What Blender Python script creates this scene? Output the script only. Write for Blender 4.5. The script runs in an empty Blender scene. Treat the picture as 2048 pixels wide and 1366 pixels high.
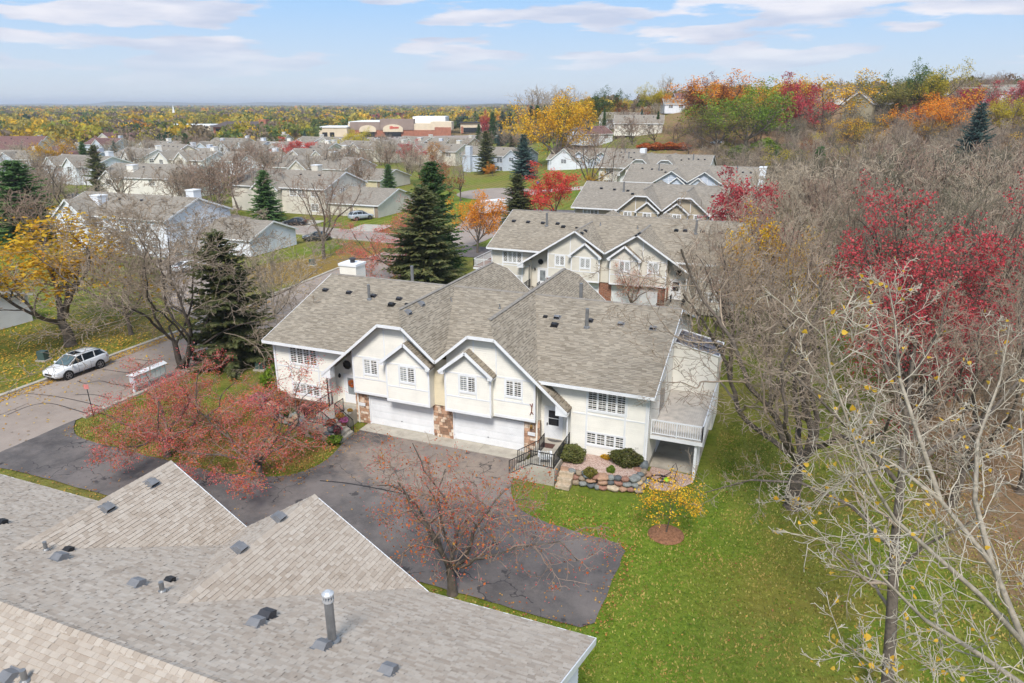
import bpy, bmesh, math, random
import numpy as np
from mathutils import Vector, Matrix
R = math.radians
SC = bpy.context.scene
COL = SC.collection
# ------------------------------------------------------------------ camera, sky, sun, exposure
FPX, YH, CAMH, YAW = 1400.0, 208.0, 21.5, R(21.7)
PITCH = math.atan((683 - YH) / FPX)
cd = bpy.data.cameras.new('camera'); cam = bpy.data.objects.new('camera', cd); COL.objects.link(cam)
cd.sensor_width = 36; cd.lens = 36 * FPX / 2048; cd.clip_start = 0.3; cd.clip_end = 60000
cam.location = (0, 0, CAMH); cam.rotation_euler = (math.pi / 2 - PITCH, 0, YAW)
SC.camera = cam
SUN_EL, SUN_AZ = R(50), R(165)          # azimuth measured clockwise from +Y: sun stands behind the camera, to its right
world = bpy.data.worlds.new('World'); SC.world = world; world.use_nodes = True
def build_world():
    nt = world.node_tree; N = nt.nodes; L = nt.links
    N.clear()
    out = N.new('ShaderNodeOutputWorld'); bg = N.new('ShaderNodeBackground')
    sky = N.new('ShaderNodeTexSky'); sky.sky_type = 'NISHITA'; sky.sun_disc = False
    sky.sun_elevation = SUN_EL; sky.sun_rotation = SUN_AZ; sky.altitude = 300
    sky.air_density = 1.0; sky.dust_density = 1.6; sky.ozone_density = 1.5
    tc = N.new('ShaderNodeTexCoord'); sep = N.new('ShaderNodeSeparateXYZ')
    L.new(tc.outputs['Generated'], sep.inputs[0])
    def mth(op, a, b=None, c=None):
        n = N.new('ShaderNodeMath'); n.operation = op
        for i, v in enumerate((a, b, c)):
            if v is None: continue
            if isinstance(v, (int, float)): n.inputs[i].default_value = v
            else: L.new(v, n.inputs[i])
        return n.outputs[0]
    zz = mth('ADD', mth('MAXIMUM', sep.outputs[2], 0.0), 0.035)
    # heaped clouds seen from the side: flat in height, long across, in banks
    mp = N.new('ShaderNodeMapping'); L.new(tc.outputs['Generated'], mp.inputs[0]); mp.inputs['Location'].default_value = (2.31, 0.77, 0.35); mp.inputs['Scale'].default_value = (1, 1, 6.2)
    n1 = N.new('ShaderNodeTexNoise'); n1.inputs['Scale'].default_value = 6.0; n1.inputs['Detail'].default_value = 7; n1.inputs['Roughness'].default_value = 0.5
    L.new(mp.outputs[0], n1.inputs[0])
    r1 = N.new('ShaderNodeMapRange'); r1.inputs[1].default_value = 0.488; r1.inputs[2].default_value = 0.55; L.new(n1.outputs[0], r1.inputs[0])
    r1.interpolation_type = 'SMOOTHSTEP'
    fade = N.new('ShaderNodeMapRange'); fade.inputs[1].default_value = 0.012; fade.inputs[2].default_value = 0.075; L.new(sep.outputs[2], fade.inputs[0])
    mask = mth('MULTIPLY', mth('MULTIPLY', r1.outputs[0], fade.outputs[0]), 0.85)
    # thin high veil over the whole sky: paler blue and brighter, as under broken cloud
    low = N.new('ShaderNodeMapRange'); low.inputs[1].default_value = 0.0; low.inputs[2].default_value = 0.13; L.new(sep.outputs[2], low.inputs[0])
    vc = N.new('ShaderNodeMixRGB'); L.new(low.outputs[0], vc.inputs[0]); vc.inputs[1].default_value = (3.4, 3.7, 4.0, 1); vc.inputs[2].default_value = (1.75, 2.95, 4.6, 1)
    veil = N.new('ShaderNodeMixRGB'); veil.inputs[0].default_value = 0.93; L.new(sky.outputs[0], veil.inputs[1]); L.new(vc.outputs[0], veil.inputs[2])
    # cloud body: lit top, greyer base
    n2 = N.new('ShaderNodeTexNoise'); n2.inputs['Scale'].default_value = 9; n2.inputs['Detail'].default_value = 5; L.new(mp.outputs[0], n2.inputs[0])
    cc = N.new('ShaderNodeValToRGB'); L.new(n2.outputs[0], cc.inputs[0])
    cc.color_ramp.elements[0].position = 0.35; cc.color_ramp.elements[0].color = (2.9, 3.1, 3.8, 1)
    cc.color_ramp.elements[1].position = 0.65; cc.color_ramp.elements[1].color = (4.5, 4.35, 4.55, 1)
    mix = N.new('ShaderNodeMixRGB'); L.new(mask, mix.inputs[0]); L.new(veil.outputs[0], mix.inputs[1]); L.new(cc.outputs[0], mix.inputs[2])
    L.new(mix.outputs[0], bg.inputs[0]); bg.inputs[1].default_value = 0.12
    L.new(bg.outputs[0], out.inputs[0])
build_world()
sd = bpy.data.lights.new('sun', 'SUN'); sd.energy = 2.3; sd.angle = R(15); sd.color = (1.0, 0.955, 0.895)
sun = bpy.data.objects.new('sun', sd); COL.objects.link(sun)
sun.rotation_euler = (math.pi / 2 - SUN_EL, 0, math.pi - SUN_AZ); sun.location = (0, 0, 80)
vs = SC.view_settings; vs.view_transform = 'Standard'; vs.look = 'None'; vs.gamma = 1; vs.use_curve_mapping = False
vs.exposure = 0.84
SC.cycles.use_adaptive_sampling = True; SC.cycles.adaptive_threshold = 0.02; SC.cycles.use_light_tree = False; SC.cycles.max_bounces = 3; SC.cycles.diffuse_bounces = 2; SC.cycles.glossy_bounces = 2; SC.cycles.transmission_bounces = 2
SC.cycles.volume_bounces = 0; SC.cycles.transparent_max_bounces = 4; SC.cycles.use_denoising = True
SC.cycles.caustics_reflective = False; SC.cycles.caustics_refractive = False
# ------------------------------------------------------------------ survey helpers
CP, SP, CY, SY = math.cos(PITCH), math.sin(PITCH), math.cos(YAW), math.sin(YAW)
def ray(px, py):
    u, v = px - 1024, py - 683
    Y, Z = FPX * CP - v * SP, -FPX * SP - v * CP
    return (CY * u - SY * Y, SY * u + CY * Y, Z)
def sstep(a, b, x):
    t = np.clip((np.asarray(x, float) - a) / (b - a), 0, 1); return t * t * (3 - 2 * t)
def ground(x, y):
    """height of the land: flat by the houses, rising to a hill behind on the right, gentle fall towards the town"""
    x = np.asarray(x, float); y = np.asarray(y, float)
    az = x * CY + y * SY; fw = -x * SY + y * CY          # camera-aligned plan axes
    ang = az / np.maximum(fw, 30.0)
    hill = 23.0 * sstep(165, 330, fw) * sstep(-0.10, 0.30, ang)
    hill = hill + 4.0 * sstep(60, 160, fw) * sstep(0.36, 0.75, ang)
    town = -1.0 * sstep(150, 420, fw) * (1 - sstep(-0.10, 0.25, ang))
    return hill + town
def gz(x, y): return float(ground(x, y))
def at(px, py, z=None):
    """a survey point of the photograph set down on the land (or on the level z)"""
    d = ray(px, py)
    if z is not None:
        t = (z - CAMH) / d[2]; return Vector((d[0] * t, d[1] * t, z))
    t, st = 0.01, 0.004
    while t < 3.0:
        p = (d[0] * t, d[1] * t, CAMH + d[2] * t)
        if p[2] <= gz(p[0], p[1]): break
        t += st; st *= 1.01
    lo, hi = max(t - st, 0), t
    for _ in range(24):
        m = (lo + hi) / 2
        if CAMH + d[2] * m <= gz(d[0] * m, d[1] * m): hi = m
        else: lo = m
    return Vector((d[0] * hi, d[1] * hi, CAMH + d[2] * hi))
def on_plane(px, py, p, n):
    d = Vector(ray(px, py)); o = Vector((0, 0, CAMH)); n = Vector(n)
    return o + d * ((Vector(p) - o).dot(n) / d.dot(n))
def pol(px, dist):
    """plan point at a column of the photograph and a forward distance"""
    u = (px - 1024) / FPX
    X, Y = u * dist * CP, dist
    x, y = CY * X - SY * Y, SY * X + CY * Y
    return Vector((x, y, gz(x, y)))
def height_for(p, pytop):
    fw = -p[0] * SY + p[1] * CY
    v = pytop - 683
    return CAMH + fw * (-FPX * SP - v * CP) / (FPX * CP - v * SP) - p[2]
def scale_px(p): return FPX / ((-p[0] * SY + p[1] * CY) * CP + (CAMH - p[2]) * SP)
# ------------------------------------------------------------------ mesh helpers
class MB:
    def __init__(s): s.v = []; s.f = []; s.uv = {}
    def face(s, pts, uv=None):
        i = len(s.v); s.v += [tuple(p) for p in pts]; s.f.append(tuple(range(i, i + len(pts))))
        if uv: s.uv[len(s.f) - 1] = uv
        return s
    def box(s, x0, x1, y0, y1, z0, z1):
        if x0 > x1: x0, x1 = x1, x0
        if y0 > y1: y0, y1 = y1, y0
        i = len(s.v)
        s.v += [(x0, y0, z0), (x1, y0, z0), (x1, y1, z0), (x0, y1, z0), (x0, y0, z1), (x1, y0, z1), (x1, y1, z1), (x0, y1, z1)]
        s.f += [tuple(i + k for k in q) for q in ((3, 2, 1, 0), (4, 5, 6, 7), (0, 1, 5, 4), (1, 2, 6, 5), (2, 3, 7, 6), (3, 0, 4, 7))]
        return s
    def prism(s, pts, e):
        i, n = len(s.v), len(pts); e = Vector(e)
        s.v += [tuple(p) for p in pts] + [tuple(Vector(p) + e) for p in pts]
        s.f.append(tuple(range(i, i + n))); s.f.append(tuple(range(i + 2 * n - 1, i + n - 1, -1)))
        for k in range(n):
            a, b = i + k, i + (k + 1) % n
            s.f.append((b, a, a + n, b + n))
        return s
    def bar(s, p, q, w, h, up=(0, 0, 1)):
        """a square-cut board from p to q, w across and h tall"""
        p, q = Vector(p), Vector(q); d = (q - p).normalized(); up = Vector(up)
        a = d.cross(up)
        if a.length < 1e-4: a = d.cross(Vector((1, 0, 0)))
        a.normalize(); b = a.cross(d).normalized()
        c = [p + a * sx * w / 2 + b * sy * h / 2 for sx, sy in ((-1, -1), (1, -1), (1, 1), (-1, 1))]
        return s.prism([c[0], c[1], c[2], c[3]], q - p)
    def tube(s, pts, rad, n=8, cap=True):
        pts = [Vector(p) for p in pts]
        if isinstance(rad, (int, float)): rad = [rad] * len(pts)
        i0 = len(s.v); prev = None
        for k, p in enumerate(pts):
            d = (pts[min(k + 1, len(pts) - 1)] - pts[max(k - 1, 0)]).normalized()
            a = prev - d * prev.dot(d) if prev else d.orthogonal()
            a.normalize(); prev = a; b = d.cross(a)
            for j in range(n):
                t = 2 * math.pi * j / n
                s.v.append(tuple(p + (a * math.cos(t) + b * math.sin(t)) * rad[k]))
        for k in range(len(pts) - 1):
            for j in range(n):
                a0 = i0 + k * n + j; a1 = i0 + k * n + (j + 1) % n
                s.f.append((a0, a1, a1 + n, a0 + n))
        if cap:
            s.f.append(tuple(i0 + n - 1 - j for j in range(n)))
            e = i0 + (len(pts) - 1) * n; s.f.append(tuple(e + j for j in range(n)))
        return s
    def lathe(s, prof, n=12, c=(0, 0, 0)):
        return s.tube([(c[0], c[1], c[2] + z + 1e-5 * k) for k, (r, z) in enumerate(prof)], [max(r, 1e-4) for r, z in prof], n)
    def mesh(s, name):
        m = bpy.data.meshes.new(name); m.from_pydata(s.v, [], s.f)
        if s.uv:
            u = m.uv_layers.new(name='UVMap')
            for fi, uv in s.uv.items():
                p = m.polygons[fi]
                for k, li in enumerate(p.loop_indices): u.data[li].uv = uv[k]
        m.update(); return m
def obj(name, mb, mat, parent=None, kind=None, smooth=False, loc=None, rot=None):
    m = mb.mesh(name) if isinstance(mb, MB) else mb
    o = bpy.data.objects.new(name, m); COL.objects.link(o)
    if mat is not None and not m.materials: m.materials.append(mat)
    if smooth:
        m.polygons.foreach_set('use_smooth', [True] * len(m.polygons))
    if parent: o.parent = parent
    if kind: o['kind'] = kind
    if loc is not None: o.location = loc
    if rot is not None: o.rotation_euler = rot
    return o
def empty(name, loc, rz=0):
    o = bpy.data.objects.new(name, None); COL.objects.link(o); o.location = loc; o.rotation_euler = (0, 0, rz); o.empty_display_size = 0.2
    return o
def tag(o, label, cat, group=None):
    o['label'] = label; o['category'] = cat
    if group: o['group'] = group
    return o
def copy_tree(o, parent=None):
    c = o.copy(); COL.objects.link(c)
    if parent: c.parent = parent
    for ch in list(o.children): copy_tree(ch, c)
    return c
def np_mesh(name, V, Q, mats=(), smooth=False, col=None):
    """mesh from numpy arrays; Q is (n,3) or (n,4)"""
    m = bpy.data.meshes.new(name); V = np.asarray(V, np.float32); Q = np.asarray(Q, np.int32); k = Q.shape[1]
    m.vertices.add(len(V)); m.vertices.foreach_set('co', V.ravel())
    m.loops.add(Q.size); m.loops.foreach_set('vertex_index', Q.ravel())
    m.polygons.add(len(Q)); m.polygons.foreach_set('loop_start', np.arange(0, Q.size, k, dtype=np.int32))
    m.polygons.foreach_set('loop_total', np.full(len(Q), k, np.int32))
    if smooth: m.polygons.foreach_set('use_smooth', np.ones(len(Q), bool))
    m.update(calc_edges=True)
    if col is not None:
        a = m.color_attributes.new('col', 'FLOAT_COLOR', 'POINT'); a.data.foreach_set('color', np.asarray(col, np.float32).ravel())
    for x in mats: m.materials.append(x)
    return m
# ------------------------------------------------------------------ materials
def srgb(r, g, b):
    f = lambda c: (c / 255 / 12.92) if c <= 10 else ((c / 255 + 0.055) / 1.055) ** 2.4
    return (f(r), f(g), f(b), 1)
class NT:
    def __init__(s, name):
        s.m = bpy.data.materials.new(name); s.m.use_nodes = True; s.t = s.m.node_tree; s.N = s.t.nodes; s.L = s.t.links
        s.b = s.N['Principled BSDF']
    def n(s, t, **kw):
        x = s.N.new(t)
        for k, v in kw.items(): setattr(x, k, v)
        return x
    def put(s, sock, v):
        if isinstance(v, bpy.types.NodeSocket): s.L.new(v, sock)
        else: sock.default_value = v
    def noise(s, vec, scale, detail=4, rough=0.55):
        x = s.n('ShaderNodeTexNoise'); x.inputs['Scale'].default_value = scale; x.inputs['Detail'].default_value = detail; x.inputs['Roughness'].default_value = rough
        if vec is not None: s.L.new(vec, x.inputs[0])
        return x.outputs[0]
    def ramp(s, fac, stops, interp='LINEAR'):
        x = s.n('ShaderNodeValToRGB'); cr = x.color_ramp; cr.interpolation = interp
        while len(cr.elements) < len(stops): cr.elements.new(0.5)
        for e, (p, c) in zip(cr.elements, stops): e.position = p; e.color = c if len(c) == 4 else (*c, 1)
        s.L.new(fac, x.inputs[0]); return x.outputs[0]
    def mix(s, f, a, b, mode='MIX'):
        x = s.n('ShaderNodeMixRGB', blend_type=mode); s.put(x.inputs[0], f); s.put(x.inputs[1], a); s.put(x.inputs[2], b); return x.outputs[0]
    def math(s, op, a, b=None):
        x = s.n('ShaderNodeMath', operation=op); s.put(x.inputs[0], a)
        if b is not None: s.put(x.inputs[1], b)
        return x.outputs[0]
    def bump(s, h, strength=0.4, dist=0.02):
        x = s.n('ShaderNodeBump'); x.inputs['Strength'].default_value = strength; x.inputs['Distance'].default_value = dist
        s.L.new(h, x.inputs['Height']); s.L.new(x.outputs[0], s.b.inputs['Normal'])
    def fin(s, color, rough=0.8, metal=0, spec=0.3):
        s.put(s.b.inputs['Base Color'], color); s.put(s.b.inputs['Roughness'], rough); s.b.inputs['Metallic'].default_value = metal
        s.b.inputs['Specular IOR Level'].default_value = spec
        return s.m
    def obj(s): return s.n('ShaderNodeTexCoord').outputs['Object']
    def pos(s): return s.n('ShaderNodeNewGeometry').outputs['Position']
MC = {}
def plain(name, c, var=0.12, scale=3.0, rough=0.75, bump=0.0, metal=0, spec=0.3):
    """a painted, cast or cut surface: base colour with soft weathering"""
    if name in MC: return MC[name]
    t = NT(name); v = t.obj(); n = t.noise(v, scale, 5)
    c2 = tuple(x * (1 - var * 1.6) for x in c[:3]) + (1,); c1 = tuple(min(1, x * (1 + var * 0.5)) for x in c[:3]) + (1,)
    colr = t.ramp(n, [(0.3, c2), (0.62, c1)])
    if bump: t.bump(t.noise(v, scale * 9, 4), bump, 0.01)
    MC[name] = t.fin(colr, rough, metal, spec); return MC[name]
def leafmat(name, stops, trans=0.35):
    """leaves: each leaf its own tone out of the tree's palette, light passing through"""
    if name in MC: return MC[name]
    t = NT(name); g = t.n('ShaderNodeNewGeometry'); c = t.ramp(g.outputs['Random Per Island'], [(i / max(1, len(stops) - 1), s) for i, s in enumerate(stops)])
    oi = t.n('ShaderNodeObjectInfo'); hs = t.n('ShaderNodeHueSaturation'); t.L.new(c, hs.inputs['Color'])
    r = t.n('ShaderNodeMapRange'); r.inputs[3].default_value = 0.8; r.inputs[4].default_value = 1.2; t.L.new(oi.outputs['Random'], r.inputs[0]); t.L.new(r.outputs[0], hs.inputs['Value'])
    t.fin(hs.outputs[0], 0.65, 0, 0.25)
    tr = t.n('ShaderNodeBsdfTranslucent'); t.L.new(hs.outputs[0], tr.inputs[0]); mx = t.n('ShaderNodeMixShader'); mx.inputs[0].default_value = trans
    t.L.new(t.b.outputs[0], mx.inputs[1]); t.L.new(tr.outputs[0], mx.inputs[2])
    t.L.new(mx.outputs[0], t.N['Material Output'].inputs[0]); MC[name] = t.m; return t.m
def siding(name, c):
    if name in MC: return MC[name]
    t = NT(name); v = t.obj(); n = t.noise(v, 0.7, 5); n2 = t.noise(v, 9, 3)
    mp = t.n('ShaderNodeMapping'); mp.inputs['Scale'].default_value = (0.25, 0.25, 8.7); t.L.new(v, mp.inputs[0])
    w = t.n('ShaderNodeTexWhiteNoise'); sn = t.n('ShaderNodeVectorMath', operation='FLOOR'); t.L.new(mp.outputs[0], sn.inputs[0]); t.L.new(sn.outputs[0], w.inputs[0])
    a = tuple(x * 0.88 for x in c[:3]) + (1,); b = tuple(min(1, x * 1.05) for x in c[:3]) + (1,)
    col = t.mix(0.22, t.ramp(n, [(0.3, a), (0.62, b)]), t.ramp(w.outputs[0], [(0, a), (1, b)]))
    col = t.mix(0.15, col, t.ramp(n2, [(0.35, a), (0.6, b)]))
    MC[name] = t.fin(col, 0.5, 0, 0.35); return MC[name]
def shingle(name, c1, c2, c3, dark, w=0.31, h=0.142):
    """asphalt shingles seen from afar: staggered tabs, each a tone of the blend; UV is metres along eave and up the slope"""
    if name in MC: return MC[name]
    t = NT(name); uv = t.n('ShaderNodeTexCoord').outputs['UV']
    sp = t.n('ShaderNodeSeparateXYZ'); t.L.new(uv, sp.inputs[0])
    vr = t.math('DIVIDE', sp.outputs[1], h); row = t.math('FLOOR', vr); fv = t.math('FRACT', vr)
    wn = t.n('ShaderNodeTexWhiteNoise', noise_dimensions='1D'); t.L.new(row, wn.inputs['W'])
    cu = t.math('ADD', t.math('DIVIDE', sp.outputs[0], w), wn.outputs['Value']); cell = t.math('FLOOR', cu)
    cv = t.n('ShaderNodeCombineXYZ'); t.L.new(cell, cv.inputs[0]); t.L.new(row, cv.inputs[1]); w2 = t.n('ShaderNodeTexWhiteNoise', noise_dimensions='2D'); t.L.new(cv.outputs[0], w2.inputs[0])
    s2 = t.n('ShaderNodeSeparateColor'); t.L.new(w2.outputs['Color'], s2.inputs[0])
    col = t.ramp(s2.outputs[0], [(0, c2), (.5, c3), (1, c1)])
    # some laminated tabs get a dark band along the lower part of their course
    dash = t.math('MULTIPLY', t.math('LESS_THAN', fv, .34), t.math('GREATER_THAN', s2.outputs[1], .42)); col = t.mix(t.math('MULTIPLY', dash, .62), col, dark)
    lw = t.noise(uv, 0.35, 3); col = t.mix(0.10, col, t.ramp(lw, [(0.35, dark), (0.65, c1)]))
    saw = fv
    hh = t.math('ADD', t.math('MULTIPLY', saw, -1.0), t.math('MULTIPLY', t.noise(uv, 14, 3), 0.5))
    t.bump(hh, 0.55, 0.012); MC[name] = t.fin(col, 0.92, 0, 0.15); return MC[name]
def shingle_piece(name, ramp, island):
    if name in MC: return MC[name]
    t = NT(name)
    r = t.n('ShaderNodeNewGeometry').outputs['Random Per Island'] if island else t.n('ShaderNodeObjectInfo').outputs['Random']
    c = t.ramp(r, ramp); p = t.pos(); c = t.mix(0.25, c, t.ramp(t.noise(p, 0.5, 4), [(0.35, ramp[0][1]), (0.65, ramp[-1][1])]))
    c = t.mix(0.3, c, t.ramp(t.noise(p, 90, 2), [(0.3, ramp[0][1]), (0.7, ramp[-1][1])]))
    t.bump(t.noise(p, 120, 2), 0.3, 0.004); MC[name] = t.fin(c, 0.93, 0, 0.12); return MC[name]
W_WHITE = plain('white_trim_paint', srgb(232, 232, 232), 0.05, 1.2, 0.45)
S_CREAM = siding('cream_lap_siding', srgb(237, 232, 220))
S_BEIGE = siding('beige_lap_siding', srgb(214, 207, 192))
S_TAN = siding('tan_lap_siding', srgb(178, 165, 141))
S_WHITE = siding('white_lap_siding', srgb(225, 227, 231))
S_GREY = siding('pale_grey_lap_siding', srgb(196, 204, 216))
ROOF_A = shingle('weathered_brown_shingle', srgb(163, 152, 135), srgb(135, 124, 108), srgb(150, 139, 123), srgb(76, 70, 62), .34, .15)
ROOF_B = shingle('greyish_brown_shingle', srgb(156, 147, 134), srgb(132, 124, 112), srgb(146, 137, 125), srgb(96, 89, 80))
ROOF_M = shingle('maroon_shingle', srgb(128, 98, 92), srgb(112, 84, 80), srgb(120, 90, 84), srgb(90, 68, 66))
CONC = plain('weathered_concrete', srgb(176, 168, 154), 0.14, 1.5, 0.9, 0.25)
BLACK = plain('black_iron', srgb(40, 40, 42), 0.1, 3, 0.5)
GREYM = plain('grey_galvanised_metal', srgb(138, 138, 138), 0.12, 4, 0.45, 0, 0.5)
VENT_D = plain('dark_vent_metal', srgb(62, 62, 66), 0.12, 4, 0.55)
VENT_L = plain('grey_vent_metal', srgb(120, 120, 122), 0.12, 4, 0.55)
def glassmat(name, c, rough=0.08):
    t = NT(name); v = t.pos(); col = t.ramp(t.noise(v, 1.7, 3), [(0.35, tuple(x * 0.5 for x in c[:3]) + (1,)), (0.65, c)])
    return t.fin(col, rough, 0, 0.6)
GLASS = glassmat('dark_window_glass', srgb(52, 54, 58)); CURT = glassmat('curtained_window_glass', srgb(150, 156, 158), 0.15)
BARK = plain('grey_brown_bark', srgb(104, 94, 84), 0.28, 6, 0.95, 0.5); BARK_D = plain('dark_bark', srgb(86, 76, 68), 0.28, 6, 0.95, 0.5)
BARK_P = plain('pale_bark', srgb(158, 148, 132), 0.24, 8, 0.9, 0.4); TWIG = plain('twig_brown', srgb(158, 141, 122), 0.2, 2, 0.95); TWIG_R = plain('reddish_twig', srgb(154, 130, 112), 0.2, 2, 0.95)
TWIG_P = plain('pale_twig', srgb(180, 164, 142), 0.2, 2, 0.95)
# ------------------------------------------------------------------ the land
def ground_material():
    t = NT('lawn_and_woodland_floor'); p = t.pos()
    big = t.noise(p, 0.07, 4); mid = t.noise(p, 0.45, 5, 0.6); fine = t.noise(p, 5.5, 5, 0.7); vf = t.noise(p, 28, 3, 0.7)
    mid = t.noise(p, 0.55, 9, 0.72)
    g = t.ramp(mid, [(0.30, srgb(158, 146, 70)), (0.42, srgb(138, 140, 54)), (0.52, srgb(118, 132, 42)), (0.62, srgb(98, 120, 34)), (0.72, srgb(146, 150, 64))])
    dry = t.ramp(fine, [(0.3, srgb(158, 134, 84)), (0.7, srgb(138, 122, 70))])
    g = t.mix(t.ramp(big, [(0.44, (0, 0, 0, 1)), (0.62, (0.8, 0.8, 0.8, 1))]), g, dry)
    g = t.mix(t.ramp(t.noise(p, 3.1, 8, 0.8), [(0.38, (0.65, 0.65, 0.65, 1)), (0.55, (0, 0, 0, 1))]), g, srgb(66, 80, 30))
    g = t.mix(t.ramp(vf, [(0.40, (0.55, 0.55, 0.55, 1)), (0.60, (0, 0, 0, 1))]), g, srgb(58, 72, 24))
    # the mower's stripes
    wv = t.n('ShaderNodeTexWave', wave_type='BANDS', bands_direction='X'); wv.inputs['Scale'].default_value = 0.17; wv.inputs['Distortion'].default_value = 1.2; wv.inputs['Detail'].default_value = 3; wv.inputs['Detail Scale'].default_value = 0.5; t.L.new(p, wv.inputs[0])
    g = t.mix(t.math('MULTIPLY', wv.outputs[0], 0.22), g, srgb(170, 164, 84))
    lit = t.n('ShaderNodeAttribute'); lit.attribute_name = 'col'
    sep = t.n('ShaderNodeSeparateColor'); t.L.new(lit.outputs['Color'], sep.inputs[0])
    lc = t.ramp(t.noise(p, 3.2, 6, 0.75), [(0.25, srgb(78, 66, 48)), (0.42, srgb(124, 102, 76)), (0.55, srgb(146, 118, 88)), (0.66, srgb(136, 98, 74)), (0.8, srgb(166, 136, 100))])
    lm = t.math('ADD', sep.outputs[0], t.math('MULTIPLY', t.math('SUBTRACT', t.noise(p, 0.5, 5, 0.65), 0.5), 1.5))
    col = t.mix(t.ramp(lm, [(0.38, (0, 0, 0, 1)), (0.66, (1, 1, 1, 1))]), g, lc)
    dm = t.math('ADD', sep.outputs[1], t.math('MULTIPLY', t.math('SUBTRACT', t.noise(p, 0.45, 8, 0.72), 0.5), 1.7))
    col = t.mix(t.ramp(dm, [(0.34, (0, 0, 0, 1)), (0.62, (0.9, 0.9, 0.9, 1))]), col, t.ramp(fine, [(0.3, srgb(150, 116, 66)), (0.7, srgb(132, 112, 60))]))
    # vivid fresh grass, third channel
    col = t.mix(t.math('MULTIPLY', sep.outputs[2], 0.8), col, t.ramp(t.noise(p, 4, 9, 0.8), [(0.34, srgb(68, 96, 22)), (0.5, srgb(104, 132, 36)), (0.66, srgb(142, 154, 62))]))
    t.bump(t.math('ADD', t.noise(p, 7, 4, 0.8), t.noise(p, 40, 2)), 0.9, 0.06)
    return t.fin(col, 0.95, 0, 0.1)
def build_ground():
    def axis(lo, hi, step, far):
        a = list(np.arange(lo, hi + 0.1, step)); s = step; x = hi
        while x < far: s *= 1.22; x += s; a.append(x)
        s = step; x = lo; b = []
        while x > -far: s *= 1.22; x -= s; b.append(x)
        return np.array(b[::-1] + a)
    xs, ys = axis(-130, 70, 2.5, 16000), axis(-10, 320, 2.5, 16000)
    X, Y = np.meshgrid(xs, ys); Z = ground(X, Y)
    Z = Z + 0.05 * np.sin(X * 0.31 + 1) * np.sin(Y * 0.27) * sstep(4, 14, X) - 0.05
    nx, ny = len(xs), len(ys); V = np.stack([X.ravel(), Y.ravel(), Z.ravel()], 1)
    i = np.arange(nx * ny).reshape(ny, nx); Q = np.stack([i[:-1, :-1].ravel(), i[:-1, 1:].ravel(), i[1:, 1:].ravel(), i[1:, :-1].ravel()], 1)
    fw = -X * SY + Y * CY; az = X * CY + Y * SY
    litter = np.clip(sstep(5, 12, X - 0.20 * np.maximum(0, 40 - Y)) * sstep(26, 44, Y + 0.8 * (X - 6)), 0, 1)
    litter = np.maximum(litter, 0.75 * sstep(165, 230, fw) * sstep(0.0, 0.3, az / np.maximum(fw, 1)))
    litter = np.maximum(litter, 0.6 * sstep(330, 420, fw))
    dry = np.zeros_like(X)
    def blob(cx, cy, rx, ry, v=1.0): return v * np.exp(-(((X - cx) / rx) ** 2 + ((Y - cy) / ry) ** 2))
    dry += blob(-61, 82, 6, 14) + blob(-59, 92, 4, 10) + blob(-70, 107, 6, 5) + blob(3, 31, 4, 3, .9) + blob(5, 24, 3, 3, .8) + blob(-1, 29, 2, 2, .8) + blob(-3, 27, 1.2, 1.2, .6) + blob(3, 36, 3, 3, .6) + blob(1, 50, 3, 6, .5) + blob(-30, 32, 7, 3, .7) + blob(-65, 75, 9, 6, .5)
    dry += blob(-83, 100, 6, 4, .6)
    fresh = blob(-3, 33, 7, 5, .9) + blob(0, 23, 8, 4, .8) + blob(-9, 32.5, 5, 2, 1) + blob(-3.5, 28, 2.5, 6, .7) + blob(6, 34, 3, 6, .6) + blob(-74, 168, 9, 6, 1) + blob(-73, 150, 8, 9, 1) + blob(-56, 170, 7, 9, 1) + blob(-67, 90, 5, 5, .8) + blob(-60, 38, 5, 8, .3) + blob(-66, 128, 7, 8, .9) + blob(-45, 108, 4, 8, .9) + blob(2, 45, 4, 5, .5)
    C = np.stack([litter.ravel(), np.clip(dry, 0, 1).ravel(), np.clip(fresh, 0, 1).ravel(), np.ones(X.size)], 1)
    m = np_mesh('ground', V, Q, [ground_material()], True, C)
    o = bpy.data.objects.new('ground', m); COL.objects.link(o); o['kind'] = 'structure'
build_ground()
def asphalt(name, c1, c2, c3, patch=0.25):
    t = NT(name); p = t.pos(); n = t.noise(p, patch, 6, 0.65); f = t.noise(p, 30, 3, 0.7); s = t.noise(p, 1.1, 6, 0.75)
    c = t.ramp(n, [(0.32, c1), (0.52, c2), (0.7, c3)]); c = t.mix(0.35, c, t.ramp(s, [(0.35, c1), (0.62, c3)])); c = t.mix(0.2, c, t.ramp(f, [(0.3, c1), (0.7, c3)]))
    t.bump(f, 0.35, 0.006); return t.fin(c, 0.9, 0, 0.2)
STREET = asphalt('worn_street_asphalt', srgb(138, 125, 115), srgb(154, 140, 129), srgb(164, 151, 140))
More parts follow.
